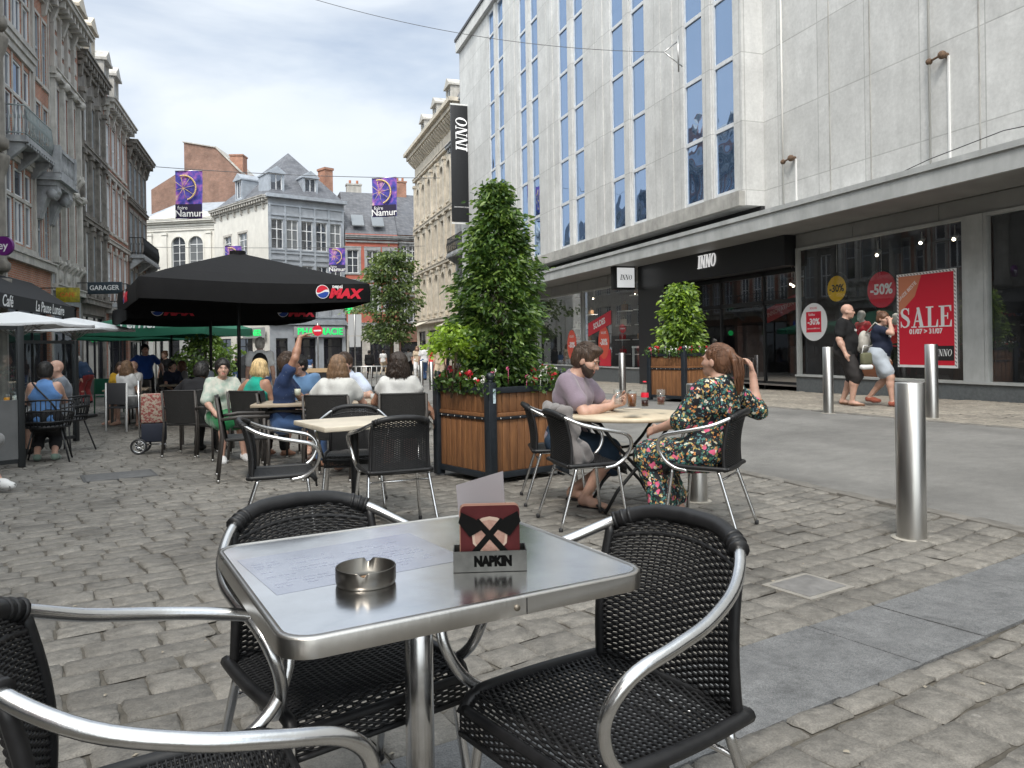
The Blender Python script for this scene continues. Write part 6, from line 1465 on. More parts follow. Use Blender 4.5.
mb = MB(); mb.cyl(0, 0, .03, TZ-z-.03, .032, 28); mb.build('column', ALU, ft)
mb = MB(); mb.box(-.2, .2, -.2, .2, TZ-z-.032, TZ-z-.021); mb.build('under_plate', BLACKM, ft)
mb = MB(); mb.cbox(-.21, .21, -.21, .21, .0, .02, .008); mb.lathe([(.10, .02), (.06, .03), (.04, .05)], 0, 0, 0, 20); mb.build('base', mat('cast_base', (.2, .2, .2), .4, .9), ft)
def on_table(px, py, h=TZ):      # point of the table plane under a picture position
    d = ray(px, py); t_ = (h-EYE)/d.z; return Vector((d.x*t_, d.y*t_, h))
# faded print sheet
M_SHEET = mat('faded_print_sheet', (.44, .46, .53), .2, .75, col2=(.52, .54, .61), vs=11, thr=(.4, .6))
sh = thing('printed_sheet', 'faded bluish printed sheet stuck flat on the steel tabletop', 'menu sheet', tuple(on_table(365, 560, TZ+.0002)), TR+rad(4))
mb = MB(); mb.box(-.235, .19, -.13, .17, .0, .0003); mb.build('sheet', M_SHEET, sh)
mb = MB(); rs = random.Random(2)
for r_ in range(13):
    xx = -.22
    while xx < .13:
        l = rs.uniform(.006, .03)
        if rs.random() < .62 and r_ % 4: mb.box(xx, min(.14, xx+l), -.105+r_*.019, -.1035+r_*.019+.003, .00035, .0006)
        xx += l+.006
mb.build('print', mat('faded_ink', (.36, .38, .46), .35, .5), sh)
# ashtray
p = on_table(366, 583); at_ = thing('ashtray', 'round brushed steel ashtray with a notch in its rim', 'ashtray', tuple(p), rad(-35))
mb = MB(); R_ = .060; Hh = .036; pr = []
n = 60; rings = [(R_*.93, 0), (R_*.985, .004), (R_, .010), (R_, Hh-.002), (R_-.001, Hh), (R_-.003, Hh-.001), (R_-.0035, .008), (R_*.5, .005), (.0005, .005)]
vs = []; 
for k in range(n):
    a = 2*PI*k/n; da = min(abs(a-PI*.62), abs(a-PI*1.62), 2*PI-abs(a-PI*.62)); dip = max(0, 1-da/.11)*.015
    vs.append([(r*math.cos(a), r*math.sin(a), min(h, Hh-dip) if h > .02 else h) for r, h in rings])
mb.grid(vs, True, True); mb.prism([(R_*.93*math.cos(2*PI*k/30), R_*.93*math.sin(2*PI*k/30)) for k in range(30)], .0002, .0012); mb.build('bowl', mat('smoky_steel', (.15, .14, .125), .30, 1, var=.15, vs=20, stretch=(1, 1, .2)), at_)
mb = MB(); mb.tube([(-.03, -.02, .009), (.012, .025, .010)], .0038, 8); mb.build('cigarette_end', mat('tan_filter', (.22, .13, .07), .8), at_)
# napkin holder
p = on_table(490, 568); nh = thing('napkin_holder', 'steel napkin holder stamped NAPKIN holding dark red coasters', 'napkin holder', tuple(p+Vector((0, 0, .001))), -YAW+rad(3))
mb = MB(); w2, d2, hb = .077, .030, .043
mb.box(-w2, w2, -d2, -d2+.002, 0, hb); mb.box(-w2, w2, d2-.002, d2, 0, hb); mb.box(-w2, -w2+.002, -d2+.002, d2-.002, 0, hb); mb.box(w2-.002, w2, -d2+.002, d2-.002, 0, hb); mb.box(-w2+.002, w2-.002, -d2+.002, d2-.002, 0, .003)
mb.build('tray', mat('dark_brushed_steel', (.10, .10, .095), .42, 1, var=.2, vs=30), nh)
text('NAPKIN', .027, frame((.006, -d2-.0006, .021), (1, 0, 0), (0, 0, 1)), mat('matt_black_ink', (.003, .003, .003), .95, spec=.05), nh, 'stamped_lettering', .0004, .0022, 0, 'CENTER', .80)
cs_ = thing('coaster_stack', 'stack of dark red coasters printed with crossed axes, standing in the napkin holder', 'coasters', tuple(p+Vector((0, 0, .006))), -YAW+rad(3))
mb = MB()
for k in range(9):
    q = rrect(.062, .060, .010, 4); j = rs.uniform(-.0015, .0015); mb.prism([(a+j, b+.070+j) for a, b in q], -.022+k*.0042, -.022+k*.0042+.0034, 1 if k else 0, 'y')
mb.build('coaster', [mat('maroon_print', (.058, .014, .015), .9, var=.2, vs=20, spec=.1), mat('board_edge', (.26, .14, .10), .8)], cs_)
mb = MB()
shd = [(0, .012), (.020, .030), (.033, .045), (.035, .070), (.030, .088), (.015, .098), (0, .101), (-.015, .098), (-.030, .088), (-.035, .070), (-.033, .045), (-.020, .030)]
shd = [(a*1.08, b+.008) for a, b in shd]; mb.prism(shd, -.0235, -.0222, 0, 'y'); mb.prism([(a*.85, .062+(b-.062)*.85) for a, b in shd], -.0241, -.0236, 1, 'y')
mb.build('crest', [mat('cream_print', (.34, .25, .20), .6), mat('rust_print', (.20, .10, .075), .6, col2=(.30, .19, .15), vs=60)], cs_)
mb = MB()
for sg in (-1, 1):
    a = Vector((sg*.036, .030)); b = Vector((-sg*.028, .102)); d = (b-a).normalized(); nn = Vector((-d.y, d.x))*.0062
    mb.prism([tuple(a-nn), tuple(b-nn), tuple(b+nn), tuple(a+nn)][::1 if sg < 0 else -1], -.0248-.0004*sg, -.0243-.0004*sg, 0, 'y')
    c = b-d*.010; e = Vector((-sg, 0)); pts = [c+d*.014, c-d*.014, c-d*.020+Vector((-sg*.034, -.012)), c+Vector((-sg*.044, .003)), c+d*.012+Vector((-sg*.030, .016))]
    mb.prism([tuple(q) for q in pts], -.0256-.0003*sg, -.0250-.0003*sg, 0, 'y')
mb.build('crossed_axes', mat('matt_black_print', (.004, .004, .004), .9, spec=.1), cs_)
cd = thing('card', 'grey card leaning behind the coasters in the napkin holder', 'card', tuple(p+Vector((-.008, .012, .004))), -YAW-rad(18))
mb = MB(); q = [(-.060, 0), (.045, 0), (.052, .195), (-.060, .160)]; mb.prism(q, .010, .0125, 0, 'y')
mb.v = [(v[0]-.012*(v[2]/.15), v[1]+.012, v[2]*1.0+.004) for v in mb.v]; mb.build('card_sheet', mat('grey_card', (.24, .225, .24), .75), cd)
# ---- small cream table
def cream_table(lat, dep, rz, hx, hy, label, legm=BLACKM):
    x, y, z = cw(lat, dep); t = thing('cafe_table', label, 'table', (x, y, z), rz)
    mb = MB(); mb.cbox(-hx, hx, -hy, hy, .715, .752, .006); mb.build('tabletop', mat('cream_laminate', (.56, .50, .40), .45, var=.12, vs=6, bump=.05), t)
    mb = MB(); mb.cyl(0, 0, .04, .715, .03, 16); mb.build('column', legm, t)
    for a in range(4):
        mb = MB(); c, s_ = math.cos(a*PI/2+PI/4), math.sin(a*PI/2+PI/4); mb.tube([(0, 0, .09), (c*.15, s_*.15, .07), (c*.30, s_*.30, .02)], [.02, .016, .012], 8); mb.build('leg', legm, t)
    return t
cream_table(-1.22, 5.9, rad(14), .36, .36, 'small square cream table between three empty woven chairs')
# ---- round folding table
x, y, z = cw(.915, 6.1); rt_ = thing('folding_table', 'round wooden topped folding table with crossed black legs and drinks on it', 'table', (x, y, z), rad(-10))
mb = MB(); mb.lathe([(.0005, .722), (.49, .722), (.50, .728), (.50, .745), (.494, .751), (.0005, .751)], 0, 0, 0, 48, caps=False); mb.build('tabletop', mat('pale_wood_top', (.52, .44, .32), .5, var=.18, vs=7, stretch=(1, .2, 1)), rt_)
for sy in (-1, 1):
    for sx in (-1, 1):
        mb = MB(); mb.tube([(sx*.30, sy*.2, .715), (sx*.18, sy*.2, .55), (-sx*.16, sy*.21, .18), (-sx*.26, sy*.21, .012)], .0135, 8); mb.build('leg', BLACKM, rt_)
mb = MB()
for sx in (-1, 1):
    for p0_, p1_ in (((sx*.30, -.2, .7), (sx*.30, .2, .7)), ((sx*.26, -.21, .03), (sx*.26, .21, .03))): m2 = MB(); m2.tube([p0_, p1_], .012, 8); m2.build('crossbar', BLACKM, rt_)
mb.tube([(-.06, -.2, .45), (.10, -.2, .47), (.10, .2, .47), (-.06, .2, .45)], .011, 8, True); mb.build('crossbar', BLACKM, rt_)
M_TUMB = mat_glass('clear_glass', (.93, .95, .95), .02, .22)
def glass(px, py, r, h, drink, label, kind='glass', hh=.75, tall=1.0):
    d = ray(px, py); t_ = (hh-EYE)/d.z; p = Vector((d.x*t_, d.y*t_, hh+.003)); t = thing('drinking_glass', label, 'glass', tuple(p))
    mb = MB(); mb.lathe([(.0005, 0), (r*.82, 0), (r*.86, .004), (r, h), (r-.002, h), (r*.86-.002, .008), (.0005, .008)], 0, 0, 0, 20, caps=False); mb.build('tumbler', M_TUMB, t)
    if drink:
        mb = MB(); f = drink[1]; mb.lathe([(.0005, .009), (r*.84-.003, .009), (r*(.86+.14*f)-.003, h*f), (.0005, h*f)], 0, 0, 0, 20, caps=False); mb.build('drink', mat('drink_'+kind, drink[0], .1), t)
    return t
glass(632, 408, .040, .125, ((.22, .06, .012), .85), 'tall glass of amber iced tea on the round table', 'tea')
glass(661, 406, .036, .125, ((.10, .012, .008), .55), 'half full glass of dark cola nearest the woman', 'cola')
glass(618, 405, .036, .12, None, 'empty clear glass beside the man\'s phone')
d = ray(645, 407); t_ = (.75-EYE)/d.z; t = thing('cola_bottle', 'small glass cola bottle with red label between the two filled glasses', 'bottle', (d.x*t_, d.y*t_, .753))
mb = MB(); mb.lathe([(.0005, 0), (.029, 0), (.031, .01), (.028, .05), (.030, .085), (.024, .12), (.013, .155), (.012, .185), (.0135, .19), (.0005, .19)], 0, 0, 0, 20, caps=False); mb.build('bottle_glass', M_TUMB, t)
mb = MB(); mb.lathe([(.0005, .004), (.027, .004), (.025, .05), (.0005, .05)], 0, 0, 0, 20, caps=False); mb.build('drink', mat('cola', (.03, .008, .005), .1), t)
mb = MB(); mb.lathe([(.0302, .072), (.0308, .085), (.0275, .108)], 0, 0, 0, 20, caps=False); mb.build('label', REDP, t); mb = MB(); mb.cyl(0, 0, .186, .197, .0145, 12); mb.build('cap', REDP, t)
mb = MB(); mb.lathe([(.0005, 0), (.07, 0), (.075, .006), (.0005, .004)], 0, 0, 0, 24, caps=False)
d = ray(632, 409); t_ = (.75-EYE)/d.z; t = mb.build('coaster', mat('paper_coaster', (.5, .45, .38), .8)); t.location = (d.x*t_, d.y*t_, .7505); tag(t, 'thin round coaster under the tall amber drink', 'coaster')
# ---- bollards
def bollard(px, py, dep, r, h, label):
    p = AT(px, py, 1); lat = (px-512)/768*dep; x, y = cam2w(lat, dep); z = gz(x, y)
    t = thing('bollard', label, 'bollard', (x, y, z), 0, 'steel bollards along the road')
    mb = MB(); mb.lathe([(r, -.02), (r, h-.006), (r-.006, h), (.0005, h)], 0, 0, 0, 40, caps=False); mb.build('post', STEEL, t)
    mb = MB(); mb.lathe([(r+.035, .0), (r+.035, .003), (r+.002, .005)], 0, 0, 0, 30, caps=False); mb.build('mortar_ring', mat('mortar', (.34, .32, .28), .9, var=.25, vs=20, bump=.5), t)
BOL = [(909, 537, 4.93, .088, 1.0, 'thick steel bollard alone in the right foreground'), (695.5, 497, 6.35, .080, .97, 'steel bollard half hidden behind the woman in the floral dress'),
 (827.5, 415, 11.6, .075, 1.0, 'steel bollard beside the walking man in black'), (931, 419, 10.4, .081, 1.0, 'steel bollard in front of the SALE poster'), (622, 400, 18.0, .08, 1.0, 'slim steel bollard behind the bearded man\'s phone')]
for b_ in BOL: bollard(*b_)
for i, (px, dep) in enumerate(((421, 30), (404, 34), (431, 27))): bollard(px, 0, dep, .08, 1.0, ['far steel bollard behind the curly haired woman', 'farthest steel bollard, near the street tree', 'far steel bollard beside the big planter'][i])
# ---- planters
M_WOOD = mat('varnished_teak', (.27, .125, .05), .5, col2=(.13, .058, .027), vs=3.5, stretch=(9, 9, .8), bump=.15, bs=40, detail=8)
M_IRON = mat('blue_black_iron', (.022, .028, .036), .42, .3, var=.2, vs=12)
def planter(x, y, z, rz, hx, hy, H, label, nails=True):
    t = thing('planter_box', label, 'planter', (x, y, z), rz)
    pw = .045
    for sx in (-1, 1):
        for sy in (-1, 1):
            mb = MB(); mb.cbox(sx*hx-pw, sx*hx+pw, sy*hy-pw, sy*hy+pw, .0, H+.05, .006); mb.cyl(sx*hx, sy*hy, H+.05, H+.075, .03, 16); mb.sph((sx*hx, sy*hy, H+.105), .044, 16); mb.build('corner_post', M_IRON, t)
    for ax in (0, 1):
        for sg in (-1, 1):
            a, d = (hx, hy) if ax == 0 else (hy, hx)
            n = int(round((2*a-2*pw)/.095)); 
            mb = MB(); ir = MB(); nl = MB(); ir2 = MB(); ir3 = MB(); mr_ = MB()
            def bx(m_, u0, u1, v0, v1, z0, z1, b=.003):
                if ax == 0: m_.cbox(u0, u1, min(sg*v0, sg*v1), max(sg*v0, sg*v1), z0, z1, b)
                else: m_.cbox(min(sg*v0, sg*v1), max(sg*v0, sg*v1), u0, u1, z0, z1, b)
            for i in range(n):
                u0 = -a+pw+i*(2*a-2*pw)/n; u1 = u0+(2*a-2*pw)/n
                bx(mb, u0+.003, u1-.003, d-.020, d+.004, .11, H*.66); bx(mb, u0+.003, u1-.003, d-.020, d+.004, H*.735, H-.06)
            bx(ir, -a+pw+.001, a-pw-.001, d-.02, d+.02, .05, .109); bx(ir2, -a+pw+.001, a-pw-.001, d-.02, d+.03, H-.058, H); bx(ir3, -a+pw+.001, a-pw-.001, d-.018, d+.022, H*.66+.002, H*.69)
            bx(mr_, -a+pw+.001, a-pw-.001, d-.018, d+.018, H*.692, H*.733)
            for i in range(int(a*2/.12)):
                u = -a+pw+.06+i*.12
                if u < a-pw: c = (u, sg*(d+.024), H*.675) if ax == 0 else (sg*(d+.024), u, H*.675); nl.sph(c, .008, 8)
            s_ = mb.build('side_panel', M_WOOD, t); ir.build('bottom_rail', M_IRON, t); ir2.build('top_rail', M_IRON, t); ir3.build('middle_rail', M_IRON, t); mr_.build('wood_rail', M_WOOD, t); nl.build('rivet_row', STEEL, t)
    mb = MB(); mb.box(-hx+.03, hx-.03, -hy+.03, hy-.03, .06, H-.06); mb.build('soil', mat('potting_soil', (.03, .022, .016), .95, bump=.8, bs=40), t)
    return t
def leaves(mb, rs, pts, L_, Wd, droop=.5, mi=(0,)):
    for p, nrm_ in pts:
        a = Vector(nrm_)+Vector((rs.gauss(0, .45), rs.gauss(0, .45), rs.gauss(0, .35)-droop)); a.normalize()
        b = a.cross(Vector((rs.gauss(0, 1), rs.gauss(0, 1), rs.gauss(0, 1)))).normalized(); c = a.cross(b)
        l = L_*rs.uniform(.6, 1.25); w_ = Wd*rs.uniform(.7, 1.2); p = Vector(p)
        v = [p, p+a*l*.33+b*w_*.5-c*.0+c*w_*.12, p+a*l*.75+b*w_*.38-Vector((0, 0, l*.08)), p+a*l-Vector((0, 0, l*.22)), p+a*l*.75-b*w_*.38-Vector((0, 0, l*.08)), p+a*l*.33-b*w_*.5+c*w_*.12, p+a*l*.5-Vector((0, 0, l*.05))]
        mb.add(v, [(0, 1, 6), (1, 2, 6), (2, 3, 6), (3, 4, 6), (4, 5, 6), (5, 0, 6)], False, rs.choice(mi))
def leafmat(name, col, rough=.4):
    m = mat(name, col, rough, var=.3, vs=3); b = m.node_tree.nodes['Principled BSDF']
    out_ = m.node_tree.nodes['Material Output']; tl = m.node_tree.nodes.new('ShaderNodeBsdfTranslucent'); tl.inputs[0].default_value = (col[0]*2.2, col[1]*2.2, col[2]*1.2, 1); mxs = m.node_tree.nodes.new('ShaderNodeMixShader'); mxs.inputs[0].default_value = .28
    m.node_tree.links.new(b.outputs[0], mxs.inputs[1]); m.node_tree.links.new(tl.outputs[0], mxs.inputs[2]); m.node_tree.links.new(mxs.outputs[0], out_.inputs[0]); return m
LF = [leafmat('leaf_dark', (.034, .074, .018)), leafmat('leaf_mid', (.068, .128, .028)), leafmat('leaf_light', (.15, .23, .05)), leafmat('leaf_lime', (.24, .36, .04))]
M_BARK = mat('brown_bark', (.10, .07, .045), .9, var=.3, vs=15, bump=.6, bs=40)
def crown_pts(rs, n, prof, z0, z1, sprig=.05, lump=.15, hollow=.55, tiers=9, flat=.14, seed=0):
    """leaf anchor points gathered in twig clumps spread through an uneven crown"""
    out_ = []; clumps = []
    nc = n//22
    ph = [rs.uniform(0, 6.28) for _ in range(8)]
    for i in range(nc):
        t = rs.random(); z = z0+(z1-z0)*t; a = rs.uniform(0, 2*PI)
        R = prof(t)*(1+lump*math.sin(3*a+ph[0]+t*9)+lump*.7*math.sin(5*a+ph[1]-t*14)+lump*.6*math.sin(t*26+ph[2]+a))
        r = R*(hollow+(1-hollow)*math.sqrt(rs.random()))*rs.uniform(.9, 1.08)*(rs.uniform(1.12, 1.38) if rs.random() < sprig else 1)
        clumps.append((Vector((r*math.cos(a), r*math.sin(a), z)), Vector((math.cos(a), math.sin(a), .25)), r/max(R, .01)))
    for c, d, q in clumps:
        cr = flat*rs.uniform(.6, 1.2)
        for k in range(22): out_.append((c+Vector((rs.gauss(0, cr), rs.gauss(0, cr), rs.gauss(0, cr*.6))), d, q))
    return out_
def bushy_tree(t, rs, n, prof, z0, z1, Ll, Wl, mats_, name='crown', base=(0, 0), **k):
    pts = crown_pts(rs, n, prof, z0, z1, **k); mb = MB()
    for p, d, q in pts:
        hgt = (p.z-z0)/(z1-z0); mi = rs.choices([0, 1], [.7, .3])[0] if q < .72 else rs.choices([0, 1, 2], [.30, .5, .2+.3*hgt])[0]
        leaves(mb, rs, [(p+Vector((base[0], base[1], 0)), d)], Ll, Wl, .45, (mi,))
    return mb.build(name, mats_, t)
# the big planter: near corner post at picture (490, 482)
rs = random.Random(11)
cr = cw(-.215, 7.35); prz = rad(-18.8)+rad(38)
hxp, hyp = .46, .46; 
ex = Vector((math.cos(prz), math.sin(prz))); ey = Vector((-ex.y, ex.x)); cpx = Vector(cr[:2])+ex*hxp*1.0+ey*hyp
bp = planter(cpx.x, cpx.y, gz(cpx.x, cpx.y)+.01, prz, hxp, hyp, .93, 'large teak and iron planter box in the middle of the terrace')
mb = MB(); c = (-hxp, -hyp); mb.box(c[0]+.046-.0455, c[0]+.03, c[1]-.0475, c[1]-.0458, .78, .92); mb.build('sticker', mat('pale_sticker', (.5, .62, .68), .5, var=.3, vs=40), bp)
bz = gz(cpx.x, cpx.y)+.01
tr = thing('potted_laurel', 'tall conical laurel bush growing in the large planter', 'tree', (cpx.x, cpx.y, bz+.86))
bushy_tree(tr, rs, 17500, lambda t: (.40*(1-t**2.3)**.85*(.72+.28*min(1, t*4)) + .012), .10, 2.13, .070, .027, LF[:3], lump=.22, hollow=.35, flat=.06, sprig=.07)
mb = MB(); mb.tube([(0, 0, -.05), (.02, 0, .6), (-.02, .01, 1.3), (.0, .0, 2.05)], [.035, .028, .018, .005], 8)
for k in range(26): a = rs.uniform(0, 6.28); z0_ = .2+k*.07; l = .42*(1-k/30); mb.tube([(0, 0, z0_), (l*.6*math.cos(a), l*.6*math.sin(a), z0_+.12), (l*math.cos(a), l*math.sin(a), z0_+.2)], [.010, .006, .003], 5)
mb.build('trunk', M_BARK, tr)
# lime shrub leaning out of the left side
lx = cw(-.62, 7.75); lim = thing('lime_shrub', 'bright lime green shrub beside the laurel in the large planter', 'shrub', (lx[0]*1.0, lx[1], bz+.86))
bushy_tree(lim, rs, 1300, lambda t: .19*math.sin(PI*min(1, .15+t*.85))**.6+.02, .36, .68, .05, .028, [LF[3], LF[3], LF[2]], lump=.2, hollow=.3, flat=.05)
mb = MB()
for k in range(6): a = rs.uniform(0, 6.28); mb.tube([(0, 0, -.05), (.08*math.cos(a), .08*math.sin(a), .25), (.18*math.cos(a), .18*math.sin(a), .5)], [.008, .006, .003], 5)
mb.build('stem', M_BARK, lim)
M_FL = [mat('geranium_red', (.55, .02, .03), .6), mat('petal_white', (.75, .74, .70), .6), mat('petal_pink', (.65, .12, .25), .6)]
def flowers(x, y, z, rz, hx, hy, n, label_g, seed, h=.16):
    rs = random.Random(seed); Mx = Matrix.Rotation(rz, 4, 'Z'); spots = []
    for i in range(n):
        s_ = rs.choice([0, 1, 2, 3]); u = rs.uniform(-.92, .92); e = rs.uniform(-.02, .10)
        q = [(u*hx, -hy-e+.06), (u*hx, hy+e-.06), (-hx-e+.06, u*hy), (hx+e-.06, u*hy)][s_]; spots.append((q[0]*1.02, q[1]*1.02, rs.uniform(.03, h)))
    t = thing('flower_border', label_g, 'flowers', (x, y, z), rz)
    mb = MB()
    for k in range(n*14):
        q = rs.choice(spots); p = Vector((q[0]+rs.gauss(0, .06), q[1]+rs.gauss(0, .06), max(-.06, q[2]*.8+rs.gauss(-.03, .05)))); leaves(mb, rs, [(p, (rs.gauss(0, 1), rs.gauss(0, 1), .9))], .055, .045, .0, (rs.choice([0, 1, 1]),))
    mb.build('foliage', LF[:2], t)
    for k, q in enumerate(spots[:95]):
        mb = MB(); kind = rs.choice([0, 0, 1, 1, 2]); r = .040 if kind == 0 else .030
        for j in range(9 if kind == 0 else 6):
            d = Vector((rs.gauss(0, 1), rs.gauss(0, 1), rs.gauss(.5, .8))).normalized(); c = Vector((q[0], q[1], q[2]+.03))+d*r*.55; a = d.cross(Vector((0, 0, 1))).normalized()*r*.5; b = d.cross(a).normalized()*r*.5
            mb.add([c+a, c+b, c-a, c-b, c+d*r*.25], [(0, 1, 4), (1, 2, 4), (2, 3, 4), (3, 0, 4)])
        mb.tube([(q[0]*.97, q[1]*.97, q[2]-.12), (q[0], q[1], q[2]+.02)], .0025, 4)
        mb.build('blossom', M_FL[kind], t)
flowers(cpx.x, cpx.y, bz+.92, prz, hxp, hyp, 90, 'red, white and pink geraniums round the rim of the large planter', 5)
# second planter in front of the store entrance
q = cw(3.42, 15.4); prz2 = rad(-18.8)+rad(36); ex = Vector((math.cos(prz2), math.sin(prz2))); ey = Vector((-ex.y, ex.x)); c2 = Vector(q[:2])+ex*.2+ey*.2
planter(c2.x, c2.y, gz(c2.x, c2.y)+.01, prz2, .46, .46, .95, 'teak planter box on the pavement in front of the store entrance')
tr = thing('potted_shrub', 'column shaped leafy shrub in the planter by the store entrance', 'shrub', (c2.x, c2.y, gz(c2.x, c2.y)+.88)); rs = random.Random(6)
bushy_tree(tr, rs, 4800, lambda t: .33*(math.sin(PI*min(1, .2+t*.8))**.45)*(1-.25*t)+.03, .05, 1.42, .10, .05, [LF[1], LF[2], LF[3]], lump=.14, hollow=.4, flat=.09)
mb = MB(); mb.tube([(0, 0, -.05), (0, 0, 1.2)], [.03, .012], 7); mb.build('trunk', M_BARK, tr)
flowers(c2.x, c2.y, gz(c2.x, c2.y)+.94, prz2, .46, .46, 60, 'white and red flowers round the rim of the planter by the entrance', 8, .12)
# ================================================================== PARASOLS
def square_parasol(x, y, rz, half, zb, zt, val, m, label, cat='parasol', group=None, polem=BLACKM, base=True, rib=True):
    z = gz(x, y); t = thing('parasol', label, cat, (x, y, z), rz, group); n = 10
    P = [(-half, -half), (half, -half), (half, half), (-half, half)]
    mb = MB(); ring = []
    for k in range(5):
        s_ = 1-k/4.0*.97; row = []
        for i in range(4):
            a, b = P[i], P[(i+1) % 4]
            for j in range(n):
                u = j/n; q = (a[0]*(1-u)+b[0]*u, a[1]*(1-u)+b[1]*u); sag = -.05*math.sin(PI*u)*s_*half/2
                row.append((q[0]*s_, q[1]*s_, zb+(zt-zb)*(1-s_)**.93+sag))
        ring.append(row)
    N = len(ring[0]); cols_ = [[ring[k][i] for k in range(5)] for i in range(N)]; mb.grid(cols_, True, False)
    mb.grid([[(p[0], p[1], p[2]-.012) for p in c][::-1] for c in cols_], True, False)
    c_ = mb.build('canopy', m, t)
    mb = MB(); out_ = [[(p[0]*1.004, p[1]*1.004, p[2]-.0), (p[0]*1.012, p[1]*1.012, p[2]-val*.5), (p[0]*1.008, p[1]*1.008, p[2]-val+.012*math.sin(i*.9))] for i, p in enumerate(ring[0])]
    mb.grid(out_, True, True); mb.grid([[(a[0]*.992, a[1]*.992, a[2]) for a in c][::-1] for c in out_], True, True); mb.build('valance', m, t)
    if zt-zb > .5: mb = MB(); mb.prism([(math.cos(a*PI/4)*.16, math.sin(a*PI/4)*.16) for a in range(8)], zt-.06, zt+.03, 0, 'z'); mb.build('top_cap', m, t)
    mb = MB(); mb.cyl(0, 0, .05, zt-.03, .035, 16); mb.build('pole', polem, t)
    if rib:
        for i in range(8):
            a = [P[0], (0, -half), P[1], (half, 0), P[2], (0, half), P[3], (-half, 0)][i]
            mb = MB(); mb.tube([(0, 0, zt-.06), (a[0]*.97, a[1]*.97, zb-.03-(0 if i % 2 == 0 else .04))], .013, 6); mb.tube([(0, 0, zb-.25), (a[0]*.45, a[1]*.45, zb+(zt-zb)*.5-.02)], .010, 6); mb.build('rib', polem, t)
    if base: mb = MB(); mb.cbox(-.35, .35, -.35, .35, .0, .07, .01); mb.cyl(0, 0, .07, .3, .05, 16); mb.build('base', BLACKM, t)
    return t
M_PEPSI = mat('black_canvas', (.011, .011, .012), .85, var=.2, vs=3, bump=.25, bs=9, spec=.2)
def logo(t, side, u, v, s, half, zb, val):
    """cola roundel and word mark on the valance; side 0 front, 1 right, 3 left"""
    O = [((u*half, -half*1.013-.006, zb-val*.5+v), (1, 0, 0)), ((half*1.013+.006, u*half, zb-val*.5+v), (0, 1, 0)), ((u*half, half*1.013+.006, zb-val*.5+v), (-1, 0, 0)), ((-half*1.013-.006, -u*half, zb-val*.5+v), (0, -1, 0))][side]
    Fm = frame(O[0], O[1], (0, 0, 1)); r = .145*s
    def poly(fn0, fn1, m, e):
        mb = MB(); n = 22; xs_ = [-r+2*r*i/n for i in range(n+1)]; up_ = [(x, fn1(x)) for x in xs_]; lo_ = [(x, fn0(x)) for x in xs_]
        for i in range(n):
            if up_[i][1]-lo_[i][1] > 1e-5 or up_[i+1][1]-lo_[i+1][1] > 1e-5: mb.add([Fm @ Vector((*lo_[i], e)), Fm @ Vector((*lo_[i+1], e)), Fm @ Vector((*up_[i+1], e)), Fm @ Vector((*up_[i], e))], [(0, 1, 2, 3)])
        mb.build('roundel', m, t)
    circ = lambda x, q=r: math.sqrt(max(0, q*q-x*x)); w1 = lambda x: .10*r+.28*r*math.sin(x/r*2.2); w0 = lambda x: -.22*r+.22*r*math.sin(x/r*2.0+.4)
    cl = lambda x, y: max(-circ(x), min(circ(x), y))
    mb = MB(); mb.add([Fm @ Vector((r*1.1*math.cos(2*PI*i/30), r*1.1*math.sin(2*PI*i/30), .001)) for i in range(30)], [tuple(range(30))]); mb.build('roundel', WHITEP, t)
    poly(lambda x: cl(x, w1(x)), lambda x: circ(x), REDP, .003); poly(lambda x: -circ(x), lambda x: cl(x, w0(x)), mat('blue_print', (.01, .06, .35), .5), .003)
    D = Fm @ Matrix.Translation((r*1.35+.33*s, -.04*s, .002)); text('MAX', .30*s, D, REDP, t, 'word_mark', .002, .018*s, .25, 'CENTER', 1.15)
    text('pepsi', .12*s, Fm @ Matrix.Translation((r*1.3+.17*s, .13*s, .002)), WHITEP, t, 'small_word_mark', .001, .003)
A = cam2w(-6.15, 12.7); B = cam2w(-2.73, 14.8); rzp = math.atan2(B[1]-A[1], B[0]-A[0]); c = cam2w(-5.49, 15.45)
zg = gz(*c); p1 = square_parasol(c[0], c[1], rzp, 2.0, 2.50-zg, 3.22-zg, .36, M_PEPSI, 'nearer black square parasol with a round cola logo on its valance', group='black parasols')
logo(p1, 0, .54, -.0, .80, 2.0, 2.50-zg, .36); logo(p1, 3, -.2, -.02, .75, 2.0, 2.50-zg, .36)
c = cam2w(-7.45, 19.0); zg = gz(*c); p2 = square_parasol(c[0], c[1], rzp, 2.0, 2.33-zg, 3.0-zg, .36, M_PEPSI, 'black square parasol standing behind the nearer one', group='black parasols')
logo(p2, 0, -.72, -.0, .8, 2.0, 2.33-zg, .36); logo(p2, 0, .62, -.0, .8, 2.0, 2.33-zg, .36)
M_PGR = mat('green_canvas', (.015, .13, .075), .8, bump=.1, bs=200)
c = cam2w(-11.3, 25.5); zg = gz(*c); p3 = square_parasol(c[0], c[1], rad(-22), 1.95, 2.05-zg, 2.75-zg, .25, M_PGR, 'green square parasol with white lettering beyond the black ones')
text('Perrier', .42, frame((0, -1.99, 2.05-zg+.08), (1, 0, 0), (0, .3, 1)), WHITEP, p3, 'lettering', .002, .01)
c = cam2w(-14.9, 31); zg = gz(*c); square_parasol(c[0], c[1], rad(-20), 1.8, 2.0-zg, 2.6-zg, .22, M_PGR, 'farther green parasol at the left of the lettered one')
M_PWH = mat('white_canvas', (.85, .86, .87), .8, bump=.1, bs=200)
c = cam2w(-8.75, 13.6); zg = gz(*c); square_parasol(c[0], c[1], rad(-8), .95, 1.78-zg, 2.0-zg, .05, M_PWH, 'white parasol nearest the left picture edge', group='white parasols', polem=STEEL)
